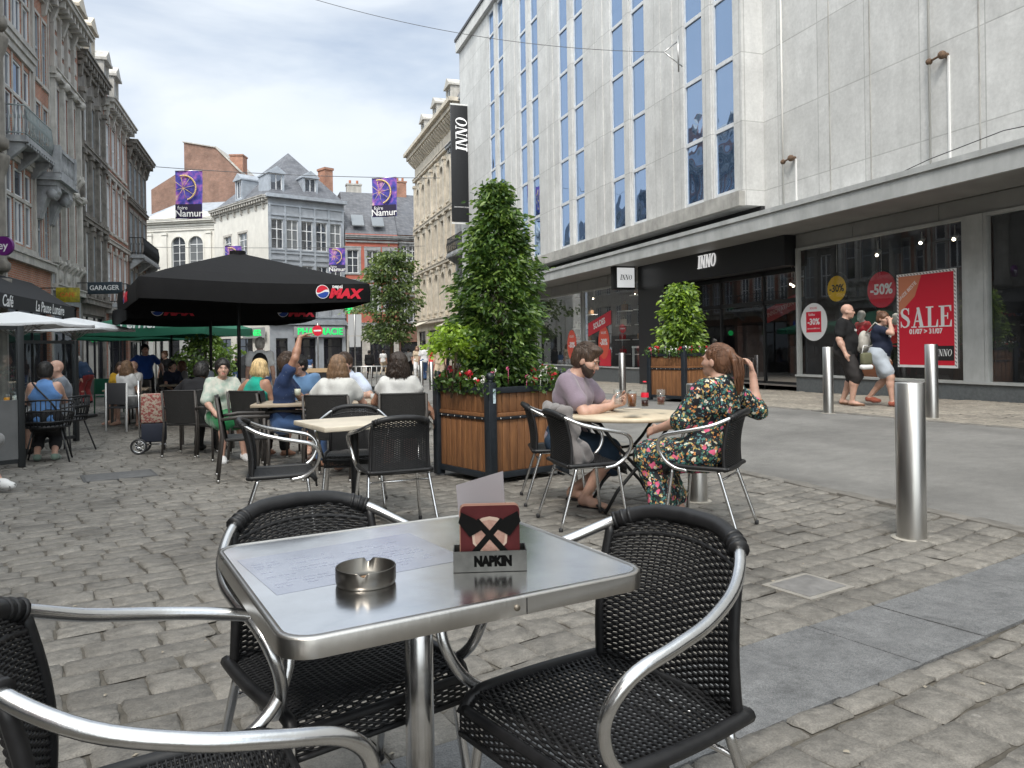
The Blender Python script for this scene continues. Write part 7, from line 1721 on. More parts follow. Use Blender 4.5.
c = cam2w(-10.35, 18.2); zg = gz(*c); square_parasol(c[0], c[1], rad(-12), 1.0, 1.83-zg, 2.1-zg, .05, M_PWH, 'white parasol behind the first one, nearer the terrace screen', group='white parasols', polem=STEEL)
# ================================================================== DARK DINING CHAIRS, TABLES
M_DW = mat('dark_woven_panel', (.016, .0155, .015), .6, var=.25, vs=30, bump=.6, bs=140); M_DF = mat('brown_grey_frame', (.050, .044, .040), .5, var=.2, vs=8)
def make_dining():
    t = thing('dining_chair', 'dark high backed woven dining chair with armrests', 'chair')
    mb = MB()
    V = [(-.225, -.255, .86), (.225, -.255, .86), (.215, -.19, .44), (-.215, -.19, .44)]; 
    g = []
    for i in range(9):
        u = -1+2*i/8; g.append([(u*(.228-.012*j/6), -.262+.072*j/6+.02*u*u, .87-.43*j/6) for j in range(7)])
    mb.grid(g, False, True); mb.grid([[(p[0], p[1]-.018, p[2]) for p in c][::-1] for c in g], False, True)
    mb.tube([(p[0], p[1]-.009, p[2]) for p in [c[0] for c in g]], .012, 8); mb.build('backrest', M_DW, t)
    mb = MB(); mb.cbox(-.225, .225, -.20, .225, .41, .445, .012); mb.build('seat', M_DW, t)
    for sx in (-1, 1):
        mb = MB(); mb.tube([(sx*.236, -.275, .87), (sx*.240, -.22, .45), (sx*.245, -.27, .02)], .015, 8); a = mb.build('leg', M_DF, t); mb = MB(); mb.cyl(sx*.245, -.27, 0, .03, .018, 10); mb.build('foot_cap', STEEL, a)
        mb = MB(); mb.tube([(sx*.262, .225, .02), (sx*.262, .225, .62)], .015, 8); a = mb.build('leg', M_DF, t); mb = MB(); mb.cyl(sx*.262, .225, 0, .03, .018, 10); mb.build('foot_cap', STEEL, a)
        mb = MB(); mb.tube([(sx*.240, -.235, .64), (sx*.272, -.05, .665), (sx*.272, .235, .655)], .018, 8); mb.build('armrest', M_DF, t)
    mb = MB(); mb.box(-.23, .23, .205, .225, .37, .409); mb.build('seat_rail', M_DF, t)
    return t
DC = make_dining(); _fd = [True]
def dining(px, dep, dl, dd, label, off=(0, 0)):
    o = DC if _fd[0] else copy_tree(DC); _fd[0] = False
    return put(o, cw((px-512)/768*dep+off[0], dep+off[1], .002), face(dl, dd), label, 'dark dining chairs under the parasol')
dining(243, 8.15, .92, .38, 'empty dark woven dining chair tilted towards the curly end of the long table, side view' if False else 'empty dark dining chair seen from its side in front of the woman in green')
dining(334, 8.0, .12, .99, 'dark dining chair holding the brown haired woman in white')
dining(402, 8.05, -.15, .98, 'dark dining chair holding the curly haired woman in white')
dining(257, 9.6, .3, .95, 'dark dining chair holding the blonde woman in green')
dining(189, 10.3, .1, 1, 'dark dining chair holding the person in black at the left parasol table')
dining(222, 9.9, .75, -.66, 'dark dining chair holding the woman in the mint blouse')
dining(283, 9.0, .98, .2, 'dark dining chair holding the man with the raised arm')
dining(352, 9.75, -.6, -.8, 'dark dining chair holding the man in the pale shirt')
dining(322, 10.4, 0, -1, 'dark dining chair holding the man in the faded blue shirt')
def dtable(px, dep, rz, hx, hy, label):
    x, y = cam2w((px-512)/768*dep, dep); t = thing('dining_table', label, 'table', (x, y, gz(x, y)), rz, 'tables under the black parasol')
    mb = MB(); mb.cbox(-hx, hx, -hy, hy, .715, .75, .006); mb.build('tabletop', mat('weathered_oak_top', (.32, .26, .19), .6, var=.25, vs=4, stretch=(1, 6, 1)), t)
    for sx in (-1, 1):
        for sy in (-1, 1): mb = MB(); mb.box(sx*(hx-.06)-.025, sx*(hx-.06)+.025, sy*(hy-.06)-.025, sy*(hy-.06)+.025, .0, .714); mb.build('leg', M_DF, t)
    return t
dtable(289, 8.95+.0, -YAW, .36, .34, 'oak topped table in front of the man with the raised arm') if False else None
dtable(303, 9.0, -YAW+rad(10), .55, .36, 'oak topped table in front of the man with the raised arm')
dtable(374, 8.95, -YAW, .42, .36, 'oak topped table between the curly haired woman and the man in the pale shirt')
dtable(205, 11.3, -YAW, .55, .36, 'dark oak table of the person in black')
def at_t(px, py, dep): lat = (px-512)/768*dep; x, y = cam2w(lat, dep); return x, y
def tumbler(px, dep, label, r=.04, h=.12, drink=None, stem=False, group=None):
    x, y = at_t(px, 0, dep); t = thing('drinking_glass', label, 'glass', (x, y, gz(x, y)+.752), 0, group)
    mb = MB()
    if stem: mb.lathe([(.035, 0), (.035, .003), (.005, .008), (.005, .06), (.03, .08), (.045, .11), (.045, .17)], 0, 0, 0, 18, caps=False)
    else: mb.lathe([(r*.8, 0), (r, h)], 0, 0, 0, 18, caps=True)
    mb.build('tumbler', M_TUMB, t)
    if drink: mb = MB(); z0 = .085 if stem else .004; mb.lathe([(.0005, z0), (r*.78, z0), (r*.9, z0+h*.6), (.0005, z0+h*.6)], 0, 0, 0, 16, caps=False); mb.build('drink', mat('pale_drink', drink, .15), t)
tumbler(297, 8.75, 'stemmed balloon glass with pale drink before the man with the raised arm', stem=True, drink=(.6, .6, .5)); tumbler(310, 8.9, 'glass of yellow drink left of the brown haired woman', drink=(.6, .42, .04)); 
tumbler(364, 8.8, 'clear tumbler on the oak table beside the curly haired woman', .032, .13); tumbler(372, 9.0, 'second clear tumbler behind the first on the same oak table', .03, .12, (.6, .6, .6))
# blackboard
x, y = at_t(319, 0, 11.2); t = thing('menu_board', 'wooden framed blackboard standing behind the parasol tables', 'menu board', (x, y, gz(x, y)), -YAW)
mb = MB(); 
for q in ((-.2, -.16, .2, 1.12), (.16, .2, .2, 1.12), (-.16, .16, 1.06, 1.12), (-.16, .16, .2, .26)): mb.box(q[0], q[1], 0, .03, q[2], q[3])
mb.build('board_frame', mat('pale_pine', (.5, .35, .2), .6), t); mb = MB(); mb.box(-.16, .16, .01, .02, .26, 1.06); mb.build('blackboard', BLACKP, t)
mb = MB(); mb.tube([(-.18, .02, .2), (-.18, -.05, .0)], .015, 6); mb.tube([(.18, .02, .2), (.18, -.05, .0)], .015, 6); mb.tube([(0, .03, 1.0), (0, .35, .0)], .015, 6); mb.build('stand', M_DF, t)
# shopping trolley
x, y = at_t(152, 0, 10.6); t = thing('shopping_trolley', 'two wheeled shopping trolley with patterned fabric bag beside the person in black', 'trolley', (x, y, gz(x, y)), -YAW+rad(15))
M_PATT = mat('patterned_fabric', (.22, .05, .045), .8, col2=(.34, .29, .23), vs=34, thr=(.45, .55)); M_NAVY = mat('navy_fabric', (.012, .016, .03), .8)
mb = MB(); mb.cbox(-.14, .16, -.10, .12, .42, .82, .02); mb.build('bag', M_PATT, t); mb = MB(); mb.cbox(-.138, .158, -.098, .118, .16, .418, .02); mb.build('lower_bag', M_NAVY, t)
mb = MB(); mb.tube([(-.16, -.06, .10), (-.17, -.06, 1.0), (-.17, .10, 1.0), (-.16, .10, .10)], .011, 8); mb.tube([(-.16, .0, .12), (.16, .0, .12), (.16, 0, .02)], .010, 8); mb.build('trolley_frame', ALU, t)
for sy in (-1, 1):
    mb = MB(); yy = .02+sy*.15; mb.tube([(-.16+.095*math.cos(a*PI/12), yy, .11+.095*math.sin(a*PI/12)) for a in range(24)], .014, 8, True); w_ = mb.build('wheel', BLACKP, t)
    mb = MB(); mb.tube([(-.16+.078*math.cos(a*PI/12), yy, .11+.078*math.sin(a*PI/12)) for a in range(24)], .007, 6, True)
    for a in range(8): mb.tube([(-.16, yy, .11), (-.16+.08*math.cos(a*PI/4), yy, .11+.08*math.sin(a*PI/4))], .005, 5)
    mb.build('rim', ALU, w_)
mb = MB(); mb.tube([(-.16, -.13, .11), (-.16, .17, .11)], .008, 6); mb.build('axle', ALU, t)
# ================================================================== PEOPLE ON THE TERRACE
def floral():
    m, t, b = newmat('floral_print'); b.inputs['Roughness'].default_value = .75
    tcn = t.nodes.new('ShaderNodeTexCoord'); prev = None
    cols_ = [((.03, .12, .08), 34, .40), ((.05, .16, .14), 26, .36), ((.50, .36, .12), 30, .33), ((.62, .10, .20), 15, .30), ((.72, .66, .52), 24, .28), ((.12, .26, .30), 44, .30), ((.60, .24, .07), 36, .28)]
    base = (.006, .007, .012, 1)
    for i, (c, s_, th) in enumerate(cols_):
        n = t.nodes.new('ShaderNodeTexNoise'); n.inputs['Scale'].default_value = s_*1.5; n.inputs['Detail'].default_value = 1
        v = t.nodes.new('ShaderNodeTexVoronoi'); v.inputs['Scale'].default_value = s_; v.inputs['Randomness'].default_value = .9
        mp_ = t.nodes.new('ShaderNodeMapping'); mp_.inputs['Location'].default_value = (i*3.1, i*1.7, i*.9); t.links.new(tcn.outputs['Object'], mp_.inputs[0])
        ad = t.nodes.new('ShaderNodeMix'); ad.data_type = 'RGBA'; ad.inputs[0].default_value = .045; t.links.new(mp_.outputs[0], ad.inputs[6]); t.links.new(mp_.outputs[0], n.inputs[0]); t.links.new(n.outputs['Color'], ad.inputs[7]); t.links.new(ad.outputs[2], v.inputs[0])
        lt = t.nodes.new('ShaderNodeMath'); lt.operation = 'LESS_THAN'; lt.inputs[1].default_value = th; t.links.new(v.outputs['Distance'], lt.inputs[0])
        sel = t.nodes.new('ShaderNodeSeparateColor'); t.links.new(v.outputs['Color'], sel.inputs[0]); g = t.nodes.new('ShaderNodeMath'); g.operation = 'GREATER_THAN'; g.inputs[1].default_value = .45; t.links.new(sel.outputs[i % 3], g.inputs[0])
        mu = t.nodes.new('ShaderNodeMath'); mu.operation = 'MULTIPLY'; t.links.new(lt.outputs[0], mu.inputs[0]); t.links.new(g.outputs[0], mu.inputs[1])
        mx_ = t.nodes.new('ShaderNodeMix'); mx_.data_type = 'RGBA'; t.links.new(mu.outputs[0], mx_.inputs[0]); mx_.inputs[7].default_value = (*c, 1)
        if prev is None: mx_.inputs[6].default_value = base
        else: t.links.new(prev, mx_.inputs[6])
        prev = mx_.outputs[2]
    t.links.new(prev, b.inputs['Base Color']); return m
BR = dict(mat='brown', col=(.055, .032, .02)); DK = dict(mat='dark', col=(.012, .010, .009)); BL = dict(mat='blonde', col=(.55, .40, .20)); GYH = dict(mat='grey', col=(.35, .33, .30)); CB = dict(mat='chestnut', col=(.12, .055, .028)); LB = dict(mat='light_brown', col=(.17, .10, .055))
def H_(d, **k): q = dict(d); q.update(k); return q
GP = 'guests on the terrace'
# bearded man with the phone
man = person('bearded man in a mauve T-shirt and denim shorts looking down at his phone', cw(.44, 6.42), face(.91, -.42), 'sit', .0068, 1.82, False, 1.04, 'light',
    top=dict(m=cloth('mauve', (.22, .175, .215)), sleeve=.62, hem=-.04, e=.016, name='shirt'), bottom=dict(m=cloth('denim_shorts', (.035, .06, .10)), len=.46, e=.022, name='shorts'),
    hair=H_(BR, style='short', quiff=True, vol=.010), beard=True, lean=11, head=(4, -24), wr=(.03, .40, .81), wl=(-.06, .42, .82), er=(.9, -.3, -.5), elb=(-.9, -.3, -.5), ar=(.17, .22, .09), al=(-.10, .02, .09), seat=.45,
    gripr=dict(dir=(-.35, .75, .35), palm=(-.9, .1, .2), thumb=(0, .2, 1), curl=.55), gripl=dict(dir=(.3, .8, .3), palm=(.6, .2, .5), thumb=(-.3, .3, 1), curl=.75))
r_ = man['root']; p = world_pt(r_, (-.03, .505, .875)); ph = thing('mobile_phone', 'dark mobile phone held in the bearded man\'s hands', 'phone', tuple(p), r_.rotation_euler.z)
mb = MB(); mb.cbox(-.038, .038, -.005, .005, -.075, .075, .004); mb.v = [(v[0], v[1]*math.cos(.6)-v[2]*math.sin(-.6)*-1*-1, v[1]*math.sin(.6)*-1*-1+v[2]*math.cos(.6)) for v in mb.v]; mb.build('phone_body', BLACKP, ph)
mb = MB(); M_FF = cloth('flipflop', (.02, .018, .018))
for an, lab in ((man['anR'], 'a'), (man['anL'], 'b')):
    pass
def flipflops(info):
    for an in (info['anR'], info['anL']):
        sx = np.sign(an[0]) if abs(an[0]) > .01 else 1; mb = MB(); pts = [(.030, -.06), (.042, .05), (.048, .13), (.02, .19), (-.02, .19), (-.042, .13), (-.036, .05), (-.030, -.06)]
        a = math.atan2(.12*sx, 1); q = [(an[0]+x*math.cos(a)+y*math.sin(a), an[1]+y*math.cos(a)-x*math.sin(a)) for x, y in pts][::-1]
        mb.prism(q, .002, .018); c = [(an[0]+.12*math.sin(a)+.03*math.cos(a), an[1]+.06, .03), (an[0]+.125*math.sin(a), an[1]+.125, .052), (an[0]+.12*math.sin(a)-.035*math.cos(a), an[1]+.06, .03)]; mb.tube(c, .006, 6); mb.build('flip_flop', M_FF, info['root'])
flipflops(man)
# jacket on the chair back
jx = cw(.52-.20, 5.62+.02); jt = thing('jacket', 'crumpled grey jacket hanging over the back of the empty woven armchair', 'jacket', (jx[0], jx[1], 0), face(.96, .28))
f = Field((-.34, -.30, .2), (.34, .42, 1.0), .010)
f.cone((-.18, .0, .83), (.19, .0, .82), .045, .045, .05); f.cone((-.17, .07, .72), (.17, .06, .70), .055, .055, .06); f.cone((-.16, .13, .58), (.16, .12, .56), .05, .055, .06); f.cone((-.12, .20, .50), (.14, .17, .48), .045, .05, .06); f.cone((-.18, .03, .8), (-.20, .17, .46), .05, .045, .05); f.cone((.19, -.02, .81), (.21, .08, .45), .045, .04, .05)
f.wrinkle(.012, 24, .7); P, Q = f.mesh(); meshobj('fabric', P, Q, cloth('grey_jacket', (.19, .175, .17)), jt); jt.location.z = gz(jx[0], jx[1])
# woman in the floral dress
lady = person('woman in a floral dress with a chestnut ponytail holding a cigarette up', cw(1.37, 5.36), face(-.86, .51), 'sit', .0075, 1.70, True, 1.02, 'light',
    dress=dict(m=floral(), sleeve=1.05, drop=.78), hair=H_(CB, style='pony', vol=.005), shoes=dict(m=cloth('black_shoe', (.02, .02, .02))), lean=-8, twist=-26, head=(-12, 2), wr=(.35, -.22, 1.05), er=(.1, -.2, -1), wl=(-.06, .36, .68), ar=(.12, .26, .09), al=(-.10, .30, .09), seat=.45,
    gripr=dict(dir=(.25, .25, .95), palm=(-.3, .9, .1), thumb=(-.8, .3, .3), curl=.9))
p = world_pt(lady['root'], tuple(lady['wrR']+np.array([.035, .07, .10]))); cg = MB(); cg.tube([(0, 0, 0), (.012, .05, .035)], .0045, 8); o = cg.build('cigarette', WHITE); o.location = p; o.rotation_euler = (0, 0, lady['root'].rotation_euler.z); tag(o, 'white cigarette between the fingers of the woman in the floral dress', 'cigarette')
# couple walking on the pavement
def wpt(px, dep): return cw((px-512)/768*dep, dep)
walk = person('bald man in a black T-shirt and dark shorts walking past the store windows', wpt(845, 13.2), face(.80, -.60), 'stand', .011, 1.80, False, 1.24, 'light',
    top=dict(m=cloth('black_tee', (.012, .012, .013)), sleeve=.7, hem=-.10, e=.02, print=True), bottom=dict(m=cloth('charcoal_shorts', (.035, .032, .032)), len=.60, e=.024, name='shorts'), shoes=dict(m=cloth('tan_sandal', (.16, .085, .05)), sandal=True),
    lean=1, head=(6, -3), ar=(.12, .13, .09), al=(-.12, -.08, .09), wr=(.32, .08, .90), wl=(-.33, -.10, .90), er=(.3, -1, 0), elb=(-.3, -1, 0))
walk2 = person('woman in navy T-shirt and grey shorts with her hand to her face', wpt(879, 12.9), face(.75, -.66), 'stand', .011, 1.64, True, 1.12, 'light',
    top=dict(m=cloth('navy_tee', (.015, .02, .04)), sleeve=.5, hem=-.02, e=.016, print=True), bottom=dict(m=cloth('pale_shorts', (.38, .42, .47)), len=.36, e=.026, name='shorts'), shoes=dict(m=cloth('rust_sandal', (.28, .08, .05)), sandal=True),
    hair=H_(CB, style='bun', vol=.012), lean=3, head=(-20, -12), ar=(.10, .22, .09), al=(-.10, -.20, .14), wr=(.08, .20, 1.40), er=(.7, .3, -1), wl=(-.30, .05, .80), elb=(-.4, -1, 0))
bk = thing('backpack', 'pale grey backpack on the back of the woman in the navy T-shirt', 'backpack', tuple(walk2['root'].location), walk2['root'].rotation_euler.z)
f = Field((-.2, -.45, .85), (.2, -.05, 1.4), .012); f.ell((0, -.24, 1.08), (.14, .09, .19), None, .02); f.ell((0, -.30, .98), (.10, .06, .09), None, .02); f.wrinkle(.004, 25); P, Q = f.mesh(); meshobj('bag_body', P, Q, cloth('pale_bag', (.40, .38, .34)), bk)
mb = MB()
for sx in (-1, 1): mb.tube([(sx*.10, -.18, 1.22), (sx*.12, -.02, 1.40), (sx*.13, .14, 1.28), (sx*.14, .08, 1.08), (sx*.12, -.16, .98)], .012, 6)
mb.build('strap', cloth('pale_bag', (.40, .38, .34)), bk)
hbp = thing('handbag', 'small white and olive bag carried between the walking couple', 'bag', wpt(866, 12.8), 0); mb = MB(); mb.cbox(-.10, .10, -.05, .05, .70, .90, .03, 0); mb.cbox(-.11, .11, -.055, .055, .62, .70, .03, 1); mb.build('bag_body', [cloth('olive_bag', (.13, .13, .08)), WHITE], hbp); mb = MB(); mb.tube([(-.09, 0, .88), (-.05, 0, 1.02), (.05, 0, 1.02), (.09, 0, .88)], .008, 6); mb.build('strap', WHITE, hbp)
# mannequins in the window
for i, (X, Y, lab, hh) in enumerate(((13.1, 13.88, 'grey mannequin in a red T-shirt standing left inside the right shop window', 1.82), (13.3, 13.1, 'grey mannequin in a red top half hidden behind the walking woman', 1.72))):
    person(lab, (X, Y, .2), PI/2, 'stand', .014, hh, True, .95, 'pale', top=dict(m=cloth('red_tee', (.50, .012, .035)), sleeve=.45, hem=.02, e=.012), bottom=dict(m=cloth('dark_trousers', (.02, .02, .025)), len=1.0), cat='mannequin', name='mannequin', mann=True, group='mannequins')
person('grey mannequin in a pale blue shirt at the right picture edge', (13.15, 9.72, .2), PI/2, 'stand', .014, 1.84, False, .95, 'pale', top=dict(m=cloth('pale_blue_shirt', (.48, .54, .66)), sleeve=1.9, hem=-.04, e=.014), bottom=dict(m=cloth('blue_jeans', (.05, .10, .22)), len=1.0), cat='mannequin', name='mannequin', mann=True)
# people round the parasol tables
def seated(px, dep, dl, dd, label, res=.012, **k):
    k.setdefault('seat', .45); return person(label, wpt(px, dep), face(dl, dd), 'sit', res, group=None, **k)
seated(335, 8.0, .12, .99, 'woman with long light brown hair in a white blouse seen from behind', H=1.68, fem=True, skin='light', top=dict(m=cloth('white_blouse', (.52, .52, .50)), sleeve=.55, hem=-.03), bottom=dict(m=cloth('black_trousers', (.02, .02, .022)), len=.95), hair=H_(LB, style='long', len=.17, vol=.012), lean=6, head=(8, -8), wl=(-.25, .32, .80), wr=(.12, .38, .80))
seated(398, 8.05, -.15, .98, 'tanned woman with dark wavy hair in a white top', H=1.70, fem=True, skin='tan', top=dict(m=cloth('white_top', (.55, .55, .54)), sleeve=.35, hem=-.03), bottom=dict(m=cloth('dusty_pink', (.35, .20, .18)), len=.9), hair=dict(mat='darkbrown', col=(.028, .017, .012), style='curly', len=.17, vol=.016), lean=2, head=(35, 0), wr=(.42, -.02, .52), er=(.5, -.3, -1), wl=(-.14, .36, .80), gripr=dict(curl=.4))
seated(281, 8.9, .97, .22, 'man in a dark blue patterned polo raising his arm high to call the waiter', H=1.78, res=.009, skin='tan', top=dict(m=mat('navy_dotted_polo', (.016, .035, .10), .85, col2=(.25, .3, .38), vs=55, thr=(.66, .70)), sleeve=.5, hem=-.04), bottom=dict(m=cloth('blue_jeans', (.05, .10, .22)), len=.95), hair=H_(BR, style='short', vol=.014), lean=6, head=(12, 2), wr=(.16, .22, 1.50), er=(.8, .5, .3), wl=(-.06, .42, .82), gripr=dict(dir=(0, .8, .35), palm=(0, .3, -1), curl=.25))
seated(221, 9.85, .62, -.78, 'dark haired woman in a mint blouse and green skirt looking towards the camera', H=1.66, fem=True, girth=1.05, skin='light', top=dict(m=mat('mint_print_blouse', (.34, .42, .36), .85, col2=(.50, .50, .44), vs=14, thr=(.4, .6)), sleeve=.9, hem=-.04, e=.022), bottom=dict(m=cloth('green_skirt', (.01, .16, .05)), len=.5, skirt=True), shoes=dict(m=cloth('white_shoe', (.6, .6, .6))), hair=H_(DK, style='short', vol=.02), lean=4, head=(-12, 0), wr=(.20, .34, .62), wl=(-.16, .36, .66))
seated(254, 9.55, .35, .94, 'blonde woman in a turquoise top with a dark bag strap seen from behind', H=1.64, fem=True, skin='tan', top=dict(m=cloth('turquoise', (.01, .30, .22)), sleeve=0, hem=-.03), bottom=dict(m=cloth('black_trousers', (.02, .02, .022)), len=.95), hair=H_(BL, style='bob', len=.11, vol=.018), lean=8, head=(-5, -6), wl=(-.30, .20, .66))
seated(192, 10.35, .1, 1, 'person with black hair dressed in black leaning over the table', H=1.66, skin='tan', top=dict(m=cloth('black_top', (.012, .012, .014)), sleeve=1.8, hem=-.03, e=.02), bottom=dict(m=cloth('black_trousers', (.02, .02, .022)), len=1.0), shoes=dict(m=cloth('dark_shoe', (.03, .03, .03))), hair=H_(DK, style='short', vol=.026), lean=24, head=(25, -15), wl=(-.3, .40, .80))
seated(352, 9.7, -.62, -.78, 'dark haired man in a pale blue shirt leaning on the oak table', H=1.78, skin='light', top=dict(m=cloth('pale_blue_shirt', (.48, .54, .66)), sleeve=.6, hem=-.03, e=.018), bottom=dict(m=cloth('grey_shorts', (.2, .2, .2)), len=.5), hair=H_(BR, style='short', vol=.014), lean=10, head=(30, -5), wr=(-.05, .42, .80), wl=(-.30, .28, .80))
seated(302, 10.6, .1, -1, 'man in a faded blue shirt sitting behind the raised arm', H=1.76, skin='light', top=dict(m=cloth('faded_blue', (.10, .19, .33)), sleeve=.7, hem=-.03, e=.018), bottom=dict(m=cloth('grey_shorts', (.2, .2, .2)), len=.5), hair=H_(DK, style='short', vol=.014), lean=12, head=(-40, -8))
# left screen and the table behind it
M_FRM = mat('anthracite_frame', (.025, .028, .03), .45, .3)
x, y = cam2w((10-512)/768*9.2, 9.2)
a0 = cw((-40-512)/768*8.9, 8.9); a1 = cw((20-512)/768*9.35, 9.35)
def screen(P0, P1, z1, zp, label, panel=True, posts=True):
    L_ = math.hypot(P1[0]-P0[0], P1[1]-P0[1]); rz = math.atan2(P1[1]-P0[1], P1[0]-P0[0]); t = thing('terrace_screen', label, 'screen', (P0[0], P0[1], gz(P0[0], P0[1])), rz)
    for x_ in (0, L_): mb = MB(); mb.cbox(x_-.035, x_+.035, -.035, .035, 0, z1, .004); mb.build('post', M_FRM, t)
    mb = MB(); mb.box(.036, L_-.036, -.02, .02, z1-.05, z1-.002); mb.build('top_rail', M_FRM, t)
    mb = MB(); mb.box(.036, L_-.036, -.02, .02, .05, .10); mb.build('bottom_rail', M_FRM, t)
    if panel: mb = MB(); mb.box(.036, L_-.036, -.012, .012, .102, zp); mb.build('lower_panel', mat('grey_lower_panel', (.20, .205, .21), .35, .5, var=.2, vs=2), t)
    mb = MB(); z0 = zp+.002 if panel else .102; mb.box(.036, L_-.036, -.004, .004, z0, z1-.052); mb.build('glass_panel', M_SHOPGL, t); return t
screen(a0, a1, 1.72, .82, 'near terrace wind screen with grey lower panel at the left picture edge')
b0 = cw((19-512)/768*11.3, 11.3); b1 = cw((75-512)/768*12.4, 12.4); screen(b0, b1, 1.62, .5, 'far terrace wind screen with a black frame behind the woman in blue', panel=False)
def make_wire():
    t = thing('tub_chair', 'black woven round tub chair', 'chair'); W_ = .27
    mb = MB()
    for zz, r0 in ((.80, .30), (.66, .295), (.52, .27), (.45, .25)):
        mb.tube([(r0*math.sin(a), -r0*math.cos(a)*.95, zz-(.10 if zz > .6 else 0)*(abs(a)/2.3)**2) for a in [(-2.2+4.4*i/20) for i in range(21)]], .012, 7)
    for i in range(-11, 12):
        a = i*.19; mb.tube([(.30*math.sin(a), -.285*math.cos(a), .80-.10*(abs(a)/2.3)**2), (.295*math.sin(a), -.28*math.cos(a), .66-.1*(abs(a)/2.3)**2), (.25*math.sin(a), -.24*math.cos(a), .45)], .007, 5)
    mb.build('backrest', BLACKM, t)
    mb = MB(); mb.lathe([(.0005, .44), (.24, .44), (.255, .455), (.24, .47), (.0005, .465)], 0, 0, 0, 24, caps=False); mb.build('seat', M_WICK, t)
    for sx, sy in ((1, 1), (-1, 1), (1, -1), (-1, -1)): mb = MB(); mb.tube([(sx*.15, sy*.15, .44), (sx*.25, sy*.26, .0)], .011, 7); mb.build('leg', BLACKM, t)
    return t
w1 = make_wire(); put(w1, wpt(47, 9.9), face(-.45, .9), 'black woven tub chair holding the woman in the blue tank top', 'tub chairs behind the left screen')
w2 = copy_tree(w1); put(w2, wpt(66, 11.0), face(-.6, .1), 'black woven tub chair holding the bald man', 'tub chairs behind the left screen')
seated(44, 9.9, -.45, .9, 'woman with short black hair in a light blue tank top and a black shoulder strap', H=1.66, fem=True, girth=1.1, skin='light', res=.011, top=dict(m=cloth('sky_blue', (.10, .22, .46)), sleeve=0, hem=-.04), bottom=dict(m=cloth('black_trousers', (.02, .02, .022)), len=.8), shoes=dict(m=cloth('green_grey_shoe', (.16, .22, .18))), hair=H_(DK, style='short', vol=.022), lean=6, head=(0, -8), ar=(.10, .02, .09), al=(-.10, .06, .09), wl=(-.10, .40, .74), wr=(.12, .42, .74))
bm_ = MB(); lw = thing('shoulder_strap', 'black shoulder strap across the back of the woman in the blue tank top', 'bag strap', tuple(wpt(44, 9.9)), face(-.45, .9)); bm_.tube([(-.13, -.04, 1.0+.02), (-.05, -.125, .92), (.08, -.125, .76), (.16, -.06, .62)], .012, 6); bm_.build('strap', BLACKP, lw)
seated(61, 11.1, -.75, -.6, 'bald man in a grey and blue T-shirt facing the woman in blue', H=1.76, girth=1.15, skin='light', top=dict(m=cloth('grey_blue', (.16, .18, .21)), sleeve=.6, hem=-.04), bottom=dict(m=cloth('grey_shorts', (.2, .2, .2)), len=.5), shoes=dict(m=cloth('dark_shoe', (.03, .03, .03))), lean=4, head=(20, 0))
x, y = at_t(6, 0, 10.2); t = thing('cafe_table', 'small table with an orange juice behind the left screen', 'table', (x, y, gz(x, y)), 0); mb = MB(); mb.cyl(0, 0, .72, .75, .38, 30); mb.build('tabletop', WHITE, t); mb = MB(); mb.cyl(0, 0, .02, .72, .03, 12); mb.build('column', BLACKM, t); mb = MB(); mb.cyl(0, 0, 0, .02, .22, 20); mb.build('base', BLACKM, t)
tumbler(6, 10.05, 'glass of orange juice behind the left screen', .04, .12, (.85, .35, .02)); tumbler(14, 10.15, 'pale glass beside the orange juice', .035, .15, (.6, .6, .55))
# seated passer-by whose white trainer shows at the left edge
person('seated guest almost outside the left edge, only a white and black trainer in view', cw(-5.62, 7.6), face(.98, -.1), 'sit', .011, 1.78, False, 1, 'light', top=dict(m=cloth('grey_tee', (.2, .2, .2)), sleeve=.6), bottom=dict(m=cloth('grey_shorts', (.2, .2, .2)), len=.5), shoes=dict(m=mat('white_trainer', (.65, .65, .64), .5, col2=(.03, .03, .03), vs=16, thr=(.58, .62))), hair=H_(BR, style='short'), ar=(.06, .60, .14), al=(-.12, .30, .09), seat=.45)
c_ = copy_tree(w1); put(c_, cw(-5.62, 7.6), face(.98, -.1), 'black woven tub chair mostly outside the left edge under the guest in trainers', 'tub chairs behind the left screen')
# farther seated and standing people
def far_person(px, dep, dl, dd, label, pose='stand', **k): k.setdefault('res', .018); return person(label, wpt(px, dep), face(dl, dd), pose, **k)
wt = cloth('white_tee', (.65, .65, .65)); bt = cloth('black_tee', (.012, .012, .013)); jn = cloth('blue_jeans', (.05, .10, .22)); rd = cloth('red_dress', (.55, .03, .04)); bg_ = cloth('beige', (.45, .36, .26)); yl = cloth('yellow', (.6, .35, .03)); rb = cloth('royal_blue', (.012, .05, .22)); gs = cloth('grey_shorts', (.2, .2, .2))
far_person(145, 19.5, .5, -.87, 'dark haired man in a royal blue shirt standing among the tables', res=.013, H=1.80, skin='light', top=dict(m=rb, sleeve=.6), bottom=dict(m=bt, len=1.0), hair=H_(DK, style='short'), shoes=dict(m=bt), wr=(.42, .10, 1.05), wl=(-.40, .12, 1.05))
far_person(87, 25.5, -.9, .3, 'grey haired man in a navy jumper and red trousers bending forward', res=.015, H=1.76, skin='light', girth=1.1, top=dict(m=cloth('navy_jumper', (.02, .04, .08)), sleeve=1.9), bottom=dict(m=cloth('brick_red_trousers', (.28, .04, .04)), len=1.0), hair=H_(GYH, style='short'), shoes=dict(m=bt), lean=38, head=(0, -20))
far_person(126, 14.6, .3, .95, 'woman in a white top on the white framed chair', 'sit', fem=True, skin='light', top=dict(m=wt, sleeve=.4), bottom=dict(m=gs, len=.5), hair=H_(LB, style='long', len=.2), res=.014)
